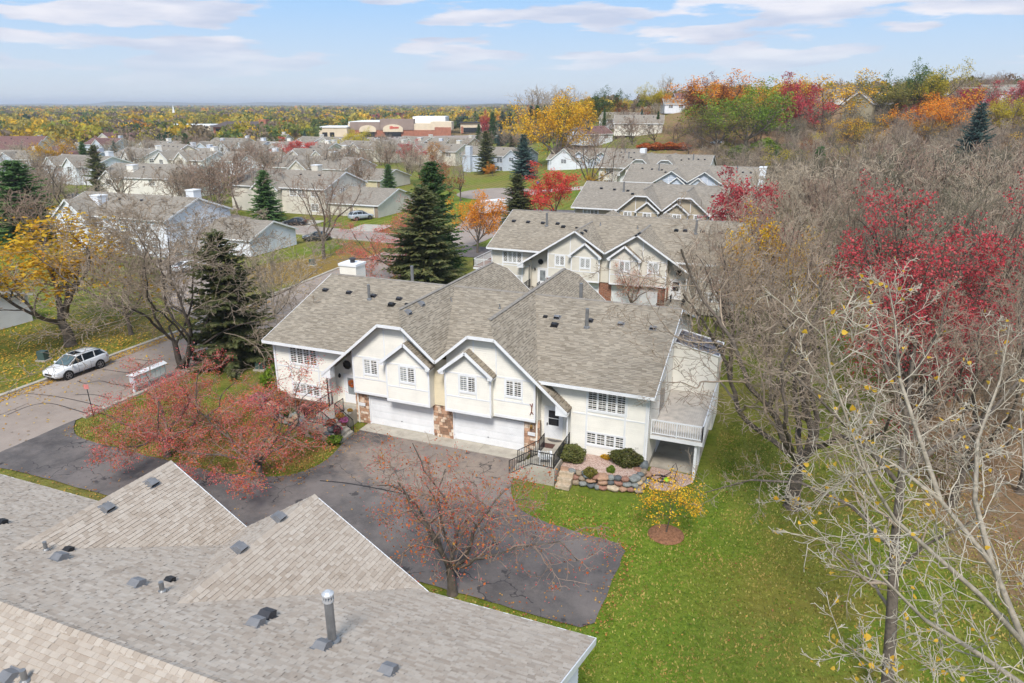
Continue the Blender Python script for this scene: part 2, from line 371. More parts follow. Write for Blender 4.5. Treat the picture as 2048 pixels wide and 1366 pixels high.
def drive_mat():
    t = NT('sealed_driveway_asphalt'); p = t.pos(); sp = t.n('ShaderNodeSeparateXYZ'); t.L.new(p, sp.inputs[0])
    n = t.noise(p, 0.35, 6, 0.65); f = t.noise(p, 30, 3, 0.7); s = t.noise(p, 1.4, 6, 0.75)
    seal = t.ramp(n, [(0.32, srgb(72, 68, 67)), (0.48, srgb(90, 85, 83)), (0.66, srgb(112, 105, 100))])
    worn = t.ramp(s, [(0.34, srgb(108, 98, 90)), (0.46, srgb(146, 130, 116)), (0.7, srgb(164, 148, 132))])
    # the sealer has worn off where cars turn in to the garages
    d = t.math('SUBTRACT', 1.0, t.math('DIVIDE', t.math('ABSOLUTE', t.math('SUBTRACT', sp.outputs[1], 34.5)), 5.0))
    d2 = t.math('SUBTRACT', 1.0, t.math('DIVIDE', t.math('ABSOLUTE', t.math('ADD', sp.outputs[0], 18.5)), 9.0))
    k = t.math('ADD', t.math('MULTIPLY', t.math('MAXIMUM', d, 0.0), t.math('MAXIMUM', d2, 0.0)), t.math('MULTIPLY', t.math('SUBTRACT', t.noise(p, 0.6, 5, 0.7), 0.5), 0.9))
    c = t.mix(t.ramp(k, [(0.12, (0, 0, 0, 1)), (0.36, (1, 1, 1, 1))]), seal, worn); c = t.mix(0.22, c, t.ramp(f, [(0.3, srgb(66, 62, 62)), (0.7, srgb(120, 113, 110))]))
    # damp stains
    wp = t.ramp(t.noise(p, 0.22, 8, 0.75), [(0.45, (0, 0, 0, 1)), (0.6, (0.6, 0.6, 0.6, 1))]); c = t.mix(wp, c, srgb(126, 117, 112))
    vo = t.n('ShaderNodeTexVoronoi', feature='DISTANCE_TO_EDGE'); vo.inputs['Scale'].default_value = 0.33; dv = t.n('ShaderNodeVectorMath', operation='ADD'); nz = t.n('ShaderNodeTexNoise'); nz.inputs['Scale'].default_value = 1.3; t.L.new(p, nz.inputs[0]); t.L.new(p, dv.inputs[0]); t.L.new(nz.outputs['Color'], dv.inputs[1]); t.L.new(dv.outputs[0], vo.inputs[0])
    ck = t.math('MULTIPLY', t.math('LESS_THAN', vo.outputs[0], 0.008), t.math('GREATER_THAN', t.noise(p, 0.16, 2), 0.52)); c = t.mix(t.math('MULTIPLY', ck, 0.7), c, srgb(46, 44, 46))
    st = t.ramp(t.noise(p, 0.8, 4, 0.6), [(0.63, (0, 0, 0, 1)), (0.67, (0.8, 0.8, 0.8, 1))]); c = t.mix(st, c, srgb(60, 57, 58))
    t.bump(f, 0.35, 0.006); return t.fin(c, 0.85, 0, 0.25)
DRIVE = drive_mat()
def spline(pts, n=10):
    P = [Vector((*p, 0)) for p in pts]; out = []
    for i in range(len(P) - 1):
        a, b, c, d = P[max(i - 1, 0)], P[i], P[i + 1], P[min(i + 2, len(P) - 1)]
        for k in range(n):
            t = k / n
            out.append(0.5 * ((2 * b) + (c - a) * t + (2 * a - 5 * b + 4 * c - d) * t * t + (3 * b - a - 3 * c + d) * t ** 3))
    out.append(P[-1]); return out
def ribbon(mb, pts, w, z, thick=0.0, n=10):
    c = spline(pts, n); L = []; Rr = []
    for i, p in enumerate(c):
        d = (c[min(i + 1, len(c) - 1)] - c[max(i - 1, 0)]).normalized(); s = Vector((-d.y, d.x, 0)) * w / 2
        L.append(p + s); Rr.append(p - s)
    for i in range(len(c) - 1):
        q = [Rr[i], Rr[i + 1], L[i + 1], L[i]]; q = [(v.x, v.y, gz(v.x, v.y) + z) for v in q]
        if thick: mb.prism([(a, b, h - thick) for a, b, h in q], (0, 0, thick))
        else: mb.face(q)
    return L, Rr
SP1 = [(-50.7, -30), (-50.7, 10), (-50.7, 48), (-51.8, 69), (-52.7, 82), (-52.2, 93), (-51.5, 108), (-54, 122), (-59, 136), (-66, 156), (-71, 168)]
mb = MB(); ribbon(mb, SP1, 9.2, 0.012); street = obj('street', mb, STREET, kind='structure')
mb = MB()
for k in range(28):
    a, b = 2 * math.pi * k / 28, 2 * math.pi * (k + 1) / 28
    mb.face([(-70, 166, gz(-70, 166) + .016), (-70 + 10 * math.cos(a), 166 + 12 * math.sin(a), gz(-70 + 10 * math.cos(a), 166 + 12 * math.sin(a)) + .016), (-70 + 10 * math.cos(b), 166 + 12 * math.sin(b), gz(-70 + 10 * math.cos(b), 166 + 12 * math.sin(b)) + .016)])
obj('cul_de_sac_road', mb, STREET, kind='structure')
mb = MB(); ribbon(mb, [(-55, 102), (-70, 102.5), (-95, 106), (-140, 120)], 7.5, 0.016); obj('side_street_road', mb, STREET, kind='structure')
mb = MB(); ribbon(mb, [(-54.6, 56), (-64, 60), (-76, 71), (-84, 76)], 6.5, 0.018); obj('side_driveway_road', mb, STREET, kind='structure')
mb = MB(); ribbon(mb, [(-72, 113), (-71, 106)], 6.0, 0.024); ribbon(mb, [(-87, 113), (-86, 106)], 6.0, 0.024); ribbon(mb, [(-62, 172), (-48, 186), (-40, 205)], 5.0, 0.03); obj('garage_driveway_road', mb, CONC, kind='structure')
mb = MB(); ribbon(mb, [(-48, 63.5), (-30, 64.5), (-8, 64.5)], 8.5, 0.014); obj('rear_driveway_road', mb, DRIVE, kind='structure')
mb = MB(); ribbon(mb, [(-52, 96.5), (-30, 97), (-6, 97)], 8, 0.014); obj('far_driveway_road', mb, DRIVE, kind='structure')
mb = MB(); ribbon(mb, [(-60, 138), (-30, 143), (-8, 145)], 8, 0.014); obj('farther_driveway_road', mb, DRIVE, kind='structure')
def fan_sheet(pts, z, name, mat):
    bm = bmesh.new(); vs_ = [bm.verts.new((x, y, z)) for x, y in pts]; bm.faces.new(vs_).normal_update(); bmesh.ops.triangulate(bm, faces=bm.faces[:], ngon_method='EAR_CLIP')
    m = bpy.data.meshes.new(name); bm.to_mesh(m); bm.free(); return obj(name, m, mat, kind='structure')
dr = [(p.x, p.y) for p in spline([(-46.1, 23.0), (-44.2, 24.2), (-40, 24.4)], 6)] + [(-20, 24.3), (-6.4, 24.1)] + [(-5.9, 24.6), (-5.83, 30.2), (-6.3, 30.7), (-8.85, 30.95)]
dr += [(p.x, p.y) for p in spline([(-10.2, 31.1), (-12.2, 31.9), (-13.6, 34.0), (-13.95, 37.1)], 6)] + [(-26.15, 37.1)]
dr += [(p.x, p.y) for p in spline([(-26.25, 35.6), (-25.75, 32.2), (-27.2, 29.8), (-31.1, 28.8)], 6)] + [(p.x, p.y) for p in spline([(-38.8, 28.85), (-43.6, 29.2), (-46.1, 31.0)], 5)]
_r = random.Random(7); dr2 = []
for i_, (x_, y_) in enumerate(dr):        # crumbling, slightly wavering edge
    nx_, ny_ = dr[(i_ + 1) % len(dr)]; L_ = math.hypot(nx_ - x_, ny_ - y_); k_ = max(1, int(L_ / .6))
    for q_ in range(k_): j_ = 0 if q_ == 0 else .05; dr2.append((x_ + (nx_ - x_) * q_ / k_ + _r.uniform(-j_, j_), y_ + (ny_ - y_) * q_ / k_ + _r.uniform(-j_, j_)))
fan_sheet(dr2, 0.02, 'driveway', DRIVE)
mb = MB(); x = -26.2
while x < -14.0:
    w = min(3.0, -14.0 - x); mb.box(x + .008, x + w - .008, 37.1, 38.33, -0.1, 0.045); x += 3.0
obj('garage_apron_pavement', mb, CONC, kind='structure')
# kerbs: real steps, in cast lengths
def kerb(pts, name):
    mb = MB(); c = spline(pts, 8)
    for i in range(len(c) - 1):
        d = (c[i + 1] - c[i]).normalized(); s = Vector((-d.y, d.x, 0)) * 0.2
        q = [c[i] - s, c[i + 1] - s - d * .01, c[i + 1] + s - d * .01, c[i] + s]
        mb.prism([(v.x, v.y, gz(v.x, v.y) - 0.1) for v in q], (0, 0, 0.22))
    return obj(name, mb, CONC, kind='structure')
kerb([(-55.5, -30), (-55.5, 10), (-55.5, 48), (-55.9, 53)], 'kerb')
kerb([(-56.3, 60.5), (-56.6, 69), (-57.5, 82), (-57.0, 92), (-58.6, 97.2), (-64, 98.2), (-75, 98.6), (-95, 102)], 'kerb')
kerb([(-45.9, 31.5), (-45.9, 40), (-46.3, 50), (-46.9, 59)], 'kerb')
kerb([(-45.9, -30), (-45.9, 10), (-45.9, 22.4)], 'kerb')
kerb([(-60.3, 158), (-64, 150), (-58.5, 140), (-54, 136)][::-1], 'kerb')
# seams sealed with tar on the street
SEAL = plain('tar_seam', srgb(70, 62, 58), 0.1, 5, 0.6)
def tar(pix, w=0.09):
    mb = MB(); P = [at(*p, 0.0) for p in pix]; ribbon(mb, [(p.x, p.y) for p in P], w, 0.02, 0, 6); obj('tar_seam', mb, SEAL, street)
tar([(52, 787), (110, 793), (170, 805), (205, 815)]); tar([(15, 830), (60, 812), (100, 807), (150, 820), (175, 828)]); tar([(155, 762), (170, 767), (200, 762), (225, 768), (262, 773)])
tar([(205, 739), (255, 746), (290, 753)]); tar([(255, 746), (280, 737), (300, 722), (330, 718)]); tar([(265, 718), (300, 722)]); tar([(150, 790), (190, 790), (215, 796)]); tar([(0, 830), (30, 818), (58, 806)], 0.05)
mb = MB(); P = [at(*p, 0.0) for p in [(640, 962), (700, 968), (790, 985), (900, 1010)]]; ribbon(mb, [(p.x, p.y) for p in P], 0.10, 0.028, 0, 6); obj('tar_seam', mb, plain('driveway_joint', srgb(48, 46, 48), 0.1, 5, 0.6), bpy.data.objects['driveway'])
# far hills along the horizon
def hills():
    rng = np.random.default_rng(5); V = []; Q = []
    for dist, hmin, hamp, a0, a1, sd_ in ((9000, 12, 42, -1.0, 0.35, 1), (12500, 12, 30, -1.0, 0.6, 2), (3300, 8, 26, -0.32, 0.25, 3)):
        n = 260; th_ = np.linspace(a0, a1, n); r = np.random.default_rng(sd_)
        h = np.zeros(n)
        for k in range(1, 34): h += np.sin(th_ * k * 5.1 + r.uniform(0, 6.28)) / k ** 0.9
        h = (h - h.min()) / (h.max() - h.min()); h = hmin + hamp * h ** 1.5 + r.uniform(0, dist * 2.4e-4, n)
        win = np.clip((th_ - a0) / 0.12, 0, 1) * np.clip((a1 - th_) / 0.12, 0, 1); h = h * win
        for j, (dd, hh) in enumerate(((0, 0), (0.03, 0.75), (0.08, 1.0), (0.16, 0.9), (0.3, 0.0))):
            d = dist * (1 + dd); X = d * np.sin(th_); Y = d * np.cos(th_)
            V.append(np.stack([CY * X - SY * Y, SY * X + CY * Y, h * hh - 4], 1))
        base = sum(len(v) for v in V) - 5 * n
        for j in range(4):
            i = base + j * n + np.arange(n - 1); Q.append(np.stack([i, i + 1, i + n + 1, i + n], 1))
    t = NT('wooded_far_hills'); c = t.ramp(t.noise(t.pos(), 0.012, 6, 0.7), [(0.3, srgb(66, 70, 58)), (0.5, srgb(96, 92, 66)), (0.7, srgb(112, 104, 84))])
    m = np_mesh('hills', np.concatenate(V), np.concatenate(Q), [t.fin(c, 1.0, 0, 0)], True)
    o = bpy.data.objects.new('hills', m); COL.objects.link(o); o['kind'] = 'structure'
hills()
# ------------------------------------------------------------------ house building kit
def span(poly, z):
    xs = []
    n = len(poly)
    for i in range(n):
        (a, za), (b, zb) = poly[i], poly[(i + 1) % n]
        if (za - z) * (zb - z) <= 0 and za != zb: xs.append(a + (b - a) * (z - za) / (zb - za))
        elif za == zb and abs(za - z) < 1e-9: xs += [a, b]
    return (min(xs), max(xs)) if xs else None
LAP = 0.03
def lap_wall(poly, fn, course=0.125):
    """a wall of lapped boards: every course tilts out over the one below"""
    mb = MB(); z0 = min(z for _, z in poly); z1 = max(z for _, z in poly); brk = sorted({z for _, z in poly})
    z = z0
    while z < z1 - 1e-4:
        zt = min(z + course, z1)
        cuts = [z] + [b for b in brk if z + 1e-4 < b < zt - 1e-4] + [zt]
        for k in range(len(cuts) - 1):
            e = 1e-5; a, b = span(poly, cuts[k] + e), span(poly, cuts[k + 1] - e)
            if not a or not b: continue
            o0 = LAP * (1 - (cuts[k] - z) / course); o1 = LAP * (1 - (cuts[k + 1] - z) / course)
            mb.face([fn(a[0], cuts[k], o0), fn(a[1], cuts[k], o0), fn(b[1], cuts[k + 1], o1), fn(b[0], cuts[k + 1], o1)])
            if k == 0 and z > z0: mb.face([fn(a[0], z, 0), fn(a[1], z, 0), fn(a[1], z, LAP), fn(a[0], z, LAP)])
        z = zt
    return mb
def slab(mb, fn, s0, s1, z0, z1, o0, o1):
    P = [fn(s0, z0, o1), fn(s1, z0, o1), fn(s1, z1, o1), fn(s0, z1, o1)]; Q = [fn(s0, z0, o0), fn(s1, z0, o0), fn(s1, z1, o0), fn(s0, z1, o0)]
    i = len(mb.v); mb.v += P + Q
    mb.f += [(i, i + 1, i + 2, i + 3)] + [(i + (k + 1) % 4, i + k, i + 4 + k, i + 4 + (k + 1) % 4) for k in range(4)]
def front(y): return lambda s, z, o: (s, y - o, z)
def back(y): return lambda s, z, o: (-s, y + o, z)
def sideR(x): return lambda s, z, o: (x + o, s, z)
def sideL(x): return lambda s, z, o: (x - o, -s, z)
def window(root, fn, s0, s1, z0, z1, sashes=2, cols=2, rows=4, glass=None, diamond=False, detail=2, trim=0.09):
    mb = MB(); t = trim
    slab(mb, fn, s0 - t, s0, z0 - t * 1.6, z1 + t, 0, 0.05); slab(mb, fn, s1, s1 + t, z0 - t * 1.6, z1 + t, 0, 0.05)
    slab(mb, fn, s0, s1, z1, z1 + t, 0, 0.048); slab(mb, fn, s0, s1, z0 - t * 1.6, z0, 0, 0.055)
    w = (s1 - s0) / sashes
    for k in range(1, sashes): slab(mb, fn, s0 + k * w - .035, s0 + k * w + .035, z0, z1, 0, 0.044)
    o = obj('window', mb, W_WHITE, root)
    gl = glass or [GLASS] * sashes
    for k in range(sashes):
        m = MB(); a, b = s0 + k * w + (.035 if k else 0), s0 + (k + 1) * w - (.035 if k < sashes - 1 else 0)
        slab(m, fn, a, b, z0, z1, 0, 0.022); obj('pane', m, gl[k % len(gl)], o)
        if detail >= 1:
            m = MB()
            slab(m, fn, a, a + .03, z0, z1, .022, .034); slab(m, fn, b - .03, b, z0, z1, .022, .034); slab(m, fn, a + .03, b - .03, z0, z0 + .03, .022, .034); slab(m, fn, a + .03, b - .03, z1 - .03, z1, .022, .034)
            if diamond:
                nd = rows; hh = (z1 - z0) / nd; ww = (b - a) / cols
                for i in range(nd):
                    for j in range(cols):
                        x0, x1_, y0, y1_ = a + j * ww, a + (j + 1) * ww, z0 + i * hh, z0 + (i + 1) * hh
                        for (p, q) in (((x0, y0), (x1_, y1_)), ((x0, y1_), (x1_, y0))):
                            m.bar(fn(p[0], p[1], .026), fn(q[0], q[1], .026), .018, .018)
            else:
                for c in range(1, cols): x = a + (b - a) * c / cols; slab(m, fn, x - .011, x + .011, z0 + .03, z1 - .03, .022, .031)
                for r_ in range(1, rows): z = z0 + (z1 - z0) * r_ / rows; slab(m, fn, a + .03, b - .03, z - .011, z + .011, .022, .030)
            obj('muntin', m, W_WHITE, o)
    return o
def fuv(pts):
    P = [Vector(p) for p in pts]; n = (P[1] - P[0]).cross(P[2] - P[1]).normalized()
    if n.z < 0: n = -n
    u = Vector((0, 0, 1)).cross(n)
    if u.length < 1e-5: u = Vector((1, 0, 0))
    u.normalize(); v = n.cross(u)
    return n, u, v
def roof_slab(mb, pts, t=0.13):
    n, u, v = fuv(pts); P = [Vector(p) for p in pts]
    if (P[1] - P[0]).cross(P[2] - P[1]).z < 0: P = P[::-1]
    mb.face(P, [(p.dot(u), p.dot(v)) for p in P])
    d = Vector((0, 0, -t)); mb.face([p + d for p in P[::-1]])
    for i in range(len(P)):
        a, b = P[i], P[(i + 1) % len(P)]; mb.face([b, a, a + d, b + d])
def vent_box(name, p, n, mat, s=0.36, parent=None):
    """a low roof ventilator: sloping hood, dark mouth downhill"""
    n, = (Vector(n).normalized(),); u = Vector((0, 0, 1)).cross(n).normalized(); v = n.cross(u)
    q = lambda a, b, c: Vector(p) + u * a * s + v * b * s + n * c * s
    mb = MB()
    mb.prism([q(-.62, -.62, 0), q(.62, -.62, 0), q(.62, .62, 0), q(-.62, .62, 0)], n * .02)
    P = [q(-.5, -.5, .05), q(.5, -.5, .05), q(.5, .5, .05), q(-.5, .5, .05), q(-.45, -.5, .5), q(.45, -.5, .5), q(.45, .15, .5), q(-.45, .15, .5)]
    i = len(mb.v); mb.v += [tuple(x) for x in P]; mb.f += [tuple(i + k for k in f) for f in ((4, 5, 6, 7), (1, 2, 6, 5), (2, 3, 7, 6), (3, 0, 4, 7))]
    o = obj(name, mb, mat, parent)
    m = MB(); m.face([q(-.47, -.47, .05), q(.47, -.47, .05), q(.43, -.47, .47), q(-.43, -.47, .47)]); obj('vent_mouth', m, BLACK, parent)
    return o
def pipe_vent(p, h, r, parent, cap=False):
    m = MB().lathe([(r * 1.9, -.05), (r * 1.7, .06), (r, .10), (r, h)], 12, p); obj('vent_pipe', m, GREYM, parent, smooth=False)
    if cap:
        m = MB().lathe([(r * 1.25, h - .02), (r * 1.25, h + .05)], 14, p)
        for k in range(12):
            a = k * math.pi / 6; m.box(p[0] + math.cos(a) * r * 1.15 - .012, p[0] + math.cos(a) * r * 1.15 + .012, p[1] + math.sin(a) * r * 1.15 - .012, p[1] + math.sin(a) * r * 1.15 + .012, p[2] + h + .05, p[2] + h + .17)
        m.lathe([(r * 1.35, h + .17), (r * 1.35, h + .22), (r * .6, h + .29)], 14, p); obj('pipe_cap', m, plain('bright_flue_cap', srgb(200, 200, 200), .08, 5, .35, 0, .4), parent)
def railing(root, pts, h=0.95, mat=None, step=0.13, name='railing', base=0.08, bal=0.012, post=0.026):
    """rails, posts and balusters along a run of floor points"""
    mat = mat or BLACK; m = MB()
    for a, b in zip(pts[:-1], pts[1:]):
        a, b = Vector(a), Vector(b); up = Vector((0, 0, 1))
        m.bar(a + up * h, b + up * h, post * 1.6, post * 1.6); m.bar(a + up * base, b + up * base, post * 1.2, post * 1.2)
    for p in pts: p = Vector(p); m.bar(p, p + Vector((0, 0, h + post)), post * 1.7, post * 1.7)
    o = obj(name, m, mat, root); m = MB()
    for a, b in zip(pts[:-1], pts[1:]):
        a, b = Vector(a), Vector(b); n = max(1, int((b - a).length / step))
        for k in range(1, n): p = a.lerp(b, k / n); m.bar(p + Vector((0, 0, base)), p + Vector((0, 0, h)), bal * 2, bal * 2)
    obj('balusters', m, mat, o, kind='stuff'); return o
def stone_mats(kind):
    if kind == 'brick': cs = [(150, 92, 70), (164, 106, 82), (138, 84, 66), (172, 120, 96)]
    else: cs = [(212, 178, 150), (224, 200, 176), (190, 150, 122), (176, 136, 110), (230, 212, 192), (204, 164, 136), (152, 120, 98)]
    return [plain('%s_face_%d' % (kind, i), srgb(*c), .2, 6, .9, .5) for i, c in enumerate(cs)]
def stone_pier(root, fn, s0, s1, z0, z1, seed, kind='stone', detail=2):
    rng = random.Random(seed); mats = stone_mats(kind); m = MB(); slab(m, fn, s0, s1, z0, z1, -.2, .03); w = obj('masonry_wall', m, plain('mortar', srgb(150, 134, 116), .15, 8, .95), root)
    if detail < 1: return w
    z = z0 + .01
    while z < z1 - .06:
        h = rng.uniform(.13, .26) if kind == 'stone' else .085
        h = min(h, z1 - z); s = s0 + .005
        while s < s1 - .05:
            ww = min(rng.uniform(.16, .42) if kind == 'stone' else .24, s1 - s); g = .014
            m = MB(); o = rng.uniform(.05, .085) if kind == 'stone' else .042; j = lambda: rng.uniform(-.02, .02) if kind == 'stone' else 0
            a = [(s + g + j(), z + g + j() * .5), (s + ww * .5 + j(), z + g + j() * .5), (s + ww - g + j(), z + g + j() * .5), (s + ww - g + j(), z + h - g + j() * .5), (s + ww * .45 + j(), z + h - g + j() * .5), (s + g + j(), z + h - g + j() * .5)]
            a = [(min(max(x, s0), s1), min(max(zz, z0), z1)) for x, zz in a]
            m.face([fn(x, zz, o) for x, zz in a]); 
            for k in range(6): x, zz = a[k]; x2, z2 = a[(k + 1) % 6]; m.face([fn(x2, z2, o), fn(x, zz, o), fn(x, zz, .03), fn(x2, z2, .03)])
            obj('stone' if kind == 'stone' else 'brick', m, rng.choice(mats), w); s += ww
        z += h
    return w
def garage_door(root, x0, x1, y, z1, mat=None):
    mat = mat or W_WHITE; n = 4; h = z1 / n; m = MB(); fn = front(y)
    m.box(x0 - .09, x0, y - .06, y + .1, 0.05, z1 + .09); m.box(x1, x1 + .09, y - .06, y + .1, 0.05, z1 + .09); m.box(x0, x1, y - .058, y + .1, z1, z1 + .09)
    d = obj('garage_door', m, W_WHITE, root)
    for k in range(n):
        m = MB(); slab(m, fn, x0, x1, k * h + .06, (k + 1) * h + .045, -.08, -.02); c = 8; w = (x1 - x0) / c
        for j in range(c): slab(m, fn, x0 + j * w + .07, x0 + (j + 1) * w - .07, k * h + .14, (k + 1) * h - .04, -.02, -.012)
        obj('door_panel', m, mat, d)
    m = MB().box(x0 + (x1 - x0) * .5 - .05, x0 + (x1 - x0) * .5 + .05, y - .03, y + .02, 0.6, .64); obj('door_handle', m, VENT_L, d)
def clip_poly(poly, conv):
    out = poly
    n = len(conv)
    for i in range(n):
        ax, ay = conv[i]; bx, by = conv[(i + 1) % n]; res = []; m = len(out)
        for k in range(m):
            p, q = out[k], out[(k + 1) % m]
            dp = (bx - ax) * (p[1] - ay) - (by - ay) * (p[0] - ax); dq = (bx - ax) * (q[1] - ay) - (by - ay) * (q[0] - ax)
            if dp >= 0: res.append(p)
            if (dp >= 0) != (dq >= 0): t = dp / (dp - dq); res.append((p[0] + (q[0] - p[0]) * t, p[1] + (q[1] - p[1]) * t))
        out = res
        if len(out) < 3: return None
    return out
def twin_house(name, loc, rz, label, c):
    """a pair of split-entry homes under one roof: two front gables with bays over the garages, an entry either side"""
    D = c.get('detail', 1); root = empty(name, loc, rz); tag(root, label, 'house', c.get('group'))
    hw, X, E, ye, yf, yw = 13.75, 14.1, 5.45, -0.7, -1.0, c.get('depth', 16.2)
    p, G, gp, gx, clip = c['pitch'], c['gz'], c['gp'], c['gx'], c['clip']
    yr = (yw + 0.0) / 2; zr = E + p * (yr - ye); S = c['siding']; RF = c['roof']; lapc = 0.14 if D >= 2 else (0.16 if D == 1 else 0.4)
    gab = lambda d: G - gp * d
    xo = gx + (G - E) / gp; zc = gab(gx); yv = ye + (zc - E) / p; zm = lambda y: E + p * (y - ye); xt = gx + (G - 3.75) / gp
    over = G > zr
    cl, ck = (0.9, 1.35) if clip else (0.0, 0.0)
    facets = []
    for s in (-1, 1):
        f = lambda *q: [(s * x, y, z) for x, y, z in q]
        if over:
            xa, xi = gx + (G - zr) / gp, gx - (G - zr) / gp
            facets.append(f((X, ye, E), (xo, ye, E), (xa, yr, zr), (X, yr, zr)))
            if s == 1: facets.append([(-xi, yr, zr), (0, yv, zc), (xi, yr, zr)])
            go = [(gx + cl, yf, gab(cl)), (xo, yf, E), (xo, ye, E), (xa, yr, zr), (gx, yr, G), (gx, yf + ck, G)] if clip else [(gx, yf, G), (xo, yf, E), (xo, ye, E), (xa, yr, zr), (gx, yr, G)]
            gi = [(gx - cl, yf, gab(cl)), (0, yf, zc), (0, yv, zc), (xi, yr, zr), (gx, yr, G)] + ([(gx, yf + ck, G)] if clip else [(gx, yf, G)])
            if not clip: gi[0:1] = []
        else:
            ya = ye + (G - E) / p
            facets.append(f((X, ye, E), (xo, ye, E), (gx, ya, G), (gx, yr, zr), (X, yr, zr)))
            if s == 1: facets.append([(-gx, ya, G), (0, yv, zc), (gx, ya, G), (gx, yr, zr), (-gx, yr, zr)])
            go = ([(gx + cl, yf, gab(cl))] if clip else [(gx, yf, G)]) + [(xo, yf, E), (xo, ye, E), (gx, ya, G)] + ([(gx, yf + ck, G)] if clip else [])
            gi = ([(gx - cl, yf, gab(cl))] if clip else [(gx, yf, G)]) + [(0, yf, zc), (0, yv, zc), (gx, ya, G)] + ([(gx, yf + ck, G)] if clip else [])
        facets.append(f(*go)); facets.append(f(*gi))
        facets.append(f((xo, yf, E), (xt, yf, 3.75), (xt, 0, 3.75), (xo, 0, E)))
        if clip: facets.append(f((gx - cl, yf, gab(cl)), (gx + cl, yf, gab(cl)), (gx, yf + ck, G)))
    nf = len(facets)
    tips = [i for i in range(nf) if abs(facets[i][1][2] - 3.75) < 1e-6]
    rear = [[(x, 2 * yr - y, z) for x, y, z in q] for i, q in enumerate(facets) if i not in tips]
    facets += rear
    bays = []
    for s in (-1, 1):   # small gable over each bay
        bx, bz, bs = 2.2 * s, 6.85, .8
        for t in (-1, 1):
            q = [(bx, -1.15, bz), (bx + t * 1.88, -1.15, bz - bs * 1.88), (bx + t * 1.88, -0.42, bz - bs * 1.88), (bx, -0.42, bz)]
            bays.append(q)
    mb = MB()
    for q in facets + bays: roof_slab(mb, q)
    roof = obj('roof', mb, RF, root)
    # ridge caps
    m = MB(); rc = lambda a, b: m.prism([Vector(a) + Vector(o_) for o_ in ((-.14, 0, -.03), (0, 0, .035), (.14, 0, -.03), (0, 0, .0))] if abs(a[0] - b[0]) < .01 else [Vector(a) + Vector(o_) for o_ in ((0, -.14, -.03), (0, 0, .035), (0, .14, -.03), (0, 0, 0))], Vector(b) - Vector(a))
    if D < 3:
        rc((-X, yr, zr), (X, yr, zr))
        for s in (-1, 1): rc((s * gx, yf + ck, G), (s * gx, (2 * yr - yf - ck) if over else ya, G))
        obj('ridge_cap', m, plain('ridge_cap_shingle', srgb(140, 133, 124), .15, 3, .95), roof)
    # fascia and rake boards
    m = MB(); th = .035
    for s in (-1, 1):
        m.bar((s * X, ye - .02, E - .10), (s * xo, ye - .02, E - .10), th, .2); m.bar((s * (X + .02), ye, E - .11), (s * (X + .02), yr, zr - .11), th, .22); m.bar((s * (X + .02), 2 * yr - ye, E - .11), (s * (X + .02), yr, zr - .11), th, .22)
        m.bar((s * X, 2 * yr - ye + .02, E - .10), (s * xo, 2 * yr - ye + .02, E - .10), th, .2)
        for yy in (yf - .02, 2 * yr - yf + .02):
            e = 3.75 if yy < 0 else E; xe = xt if yy < 0 else xo
            m.bar((s * (gx + cl), yy, gab(cl) - .09), (s * xe, yy, e - .09), th, .17); m.bar((s * (gx - cl), yy, gab(cl) - .092), (0, yy, zc - .092), th, .17)
            if clip: m.bar((s * (gx - cl), yy, gab(cl) - .10), (s * (gx + cl), yy, gab(cl) - .10), th, .2)
        m.prism([(s * xt, yf + .01, 3.45), (s * (xt - .75), yf + .01, 3.45), (s * (xt - .75), yf + .01, 3.75 + gp * .75 - .2), (s * xt, yf + .01, 3.75 - .15)], (0, .5, 0))
        bx = 2.2 * s
        for t in (-1, 1):
            m.bar((bx, -1.17, 6.85 - .1), (bx + t * 1.88, -1.17, 6.85 - .8 * 1.88 - .1), th, .2)
            m.prism([(bx + t * 1.86, -1.15, 5.12), (bx + t * 1.55, -1.15, 5.12), (bx + t * 1.55, -1.15, 5.5), (bx + t * 1.86, -1.15, 5.26)], (0, .7, 0))
    obj('fascia', m, W_WHITE, root)
    # walls
    wall = lambda poly, fn, mat=S: obj('wall', lap_wall(poly, fn, lapc), mat, root)
    tm = MB()
    zb = c.get('base', (.9, .5))
    for s in (-1, 1):
        b = zb[0] if s < 0 else zb[1]
        ff = front(0)
        wall([(min(s * hw, s * 9.0), b), (max(s * hw, s * 9.0), b), (max(s * hw, s * 9.0), 5.3), (min(s * hw, s * 9.0), 5.3)], ff)
        wall([(0, b), (yw, b), (yw, 5.4), (yr, zr - .12), (0, 5.4)] if s > 0 else [(-yw, b), (0, b), (0, 5.4), (-yr, zr - .12), (-yw, 5.4)], sideR(hw) if s > 0 else sideL(-hw))
        for x in (hw - .06, 12.32, 9.9 if s < 0 else 9.92):
            slab(tm, ff, s * x - .06, s * x + .06, b, 5.3, 0, .045)
        slab(tm, ff, min(s * 9.0, s * hw), max(s * 9.0, s * hw), 3.38, 3.47, 0, .042)
        tri = [(9.0, gab(9.0 - gx) - .05), (9.0, 5.3), (gx + (G - 5.3) / gp, 5.3)]
        wall(tri if s > 0 else [(-x, z) for x, z in tri][::-1], ff)
        # entry recess
        fe = front(.6); lo, hi = (6.75, 9.0) if s > 0 else (-9.0, -6.75)
        wall([(lo, 1.0), (hi, 1.0), (hi, gab(9.0 - gx) - .1 if s > 0 else gab(6.75 - gx) - .1), (lo, gab(6.75 - gx) - .1 if s > 0 else gab(9.0 - gx) - .1)], fe)
        m = MB(); m.box(s * 9.0, s * 8.9, 0, .6, 0, 4.2); m.box(s * 6.74, s * 6.64, -.1, .6, 0, 5.4); obj('entry_wall', m, S, root)
        # gable wall with overhanging storey
        fg = front(-.4); top = lambda x: gab(abs(x - gx)) - .14
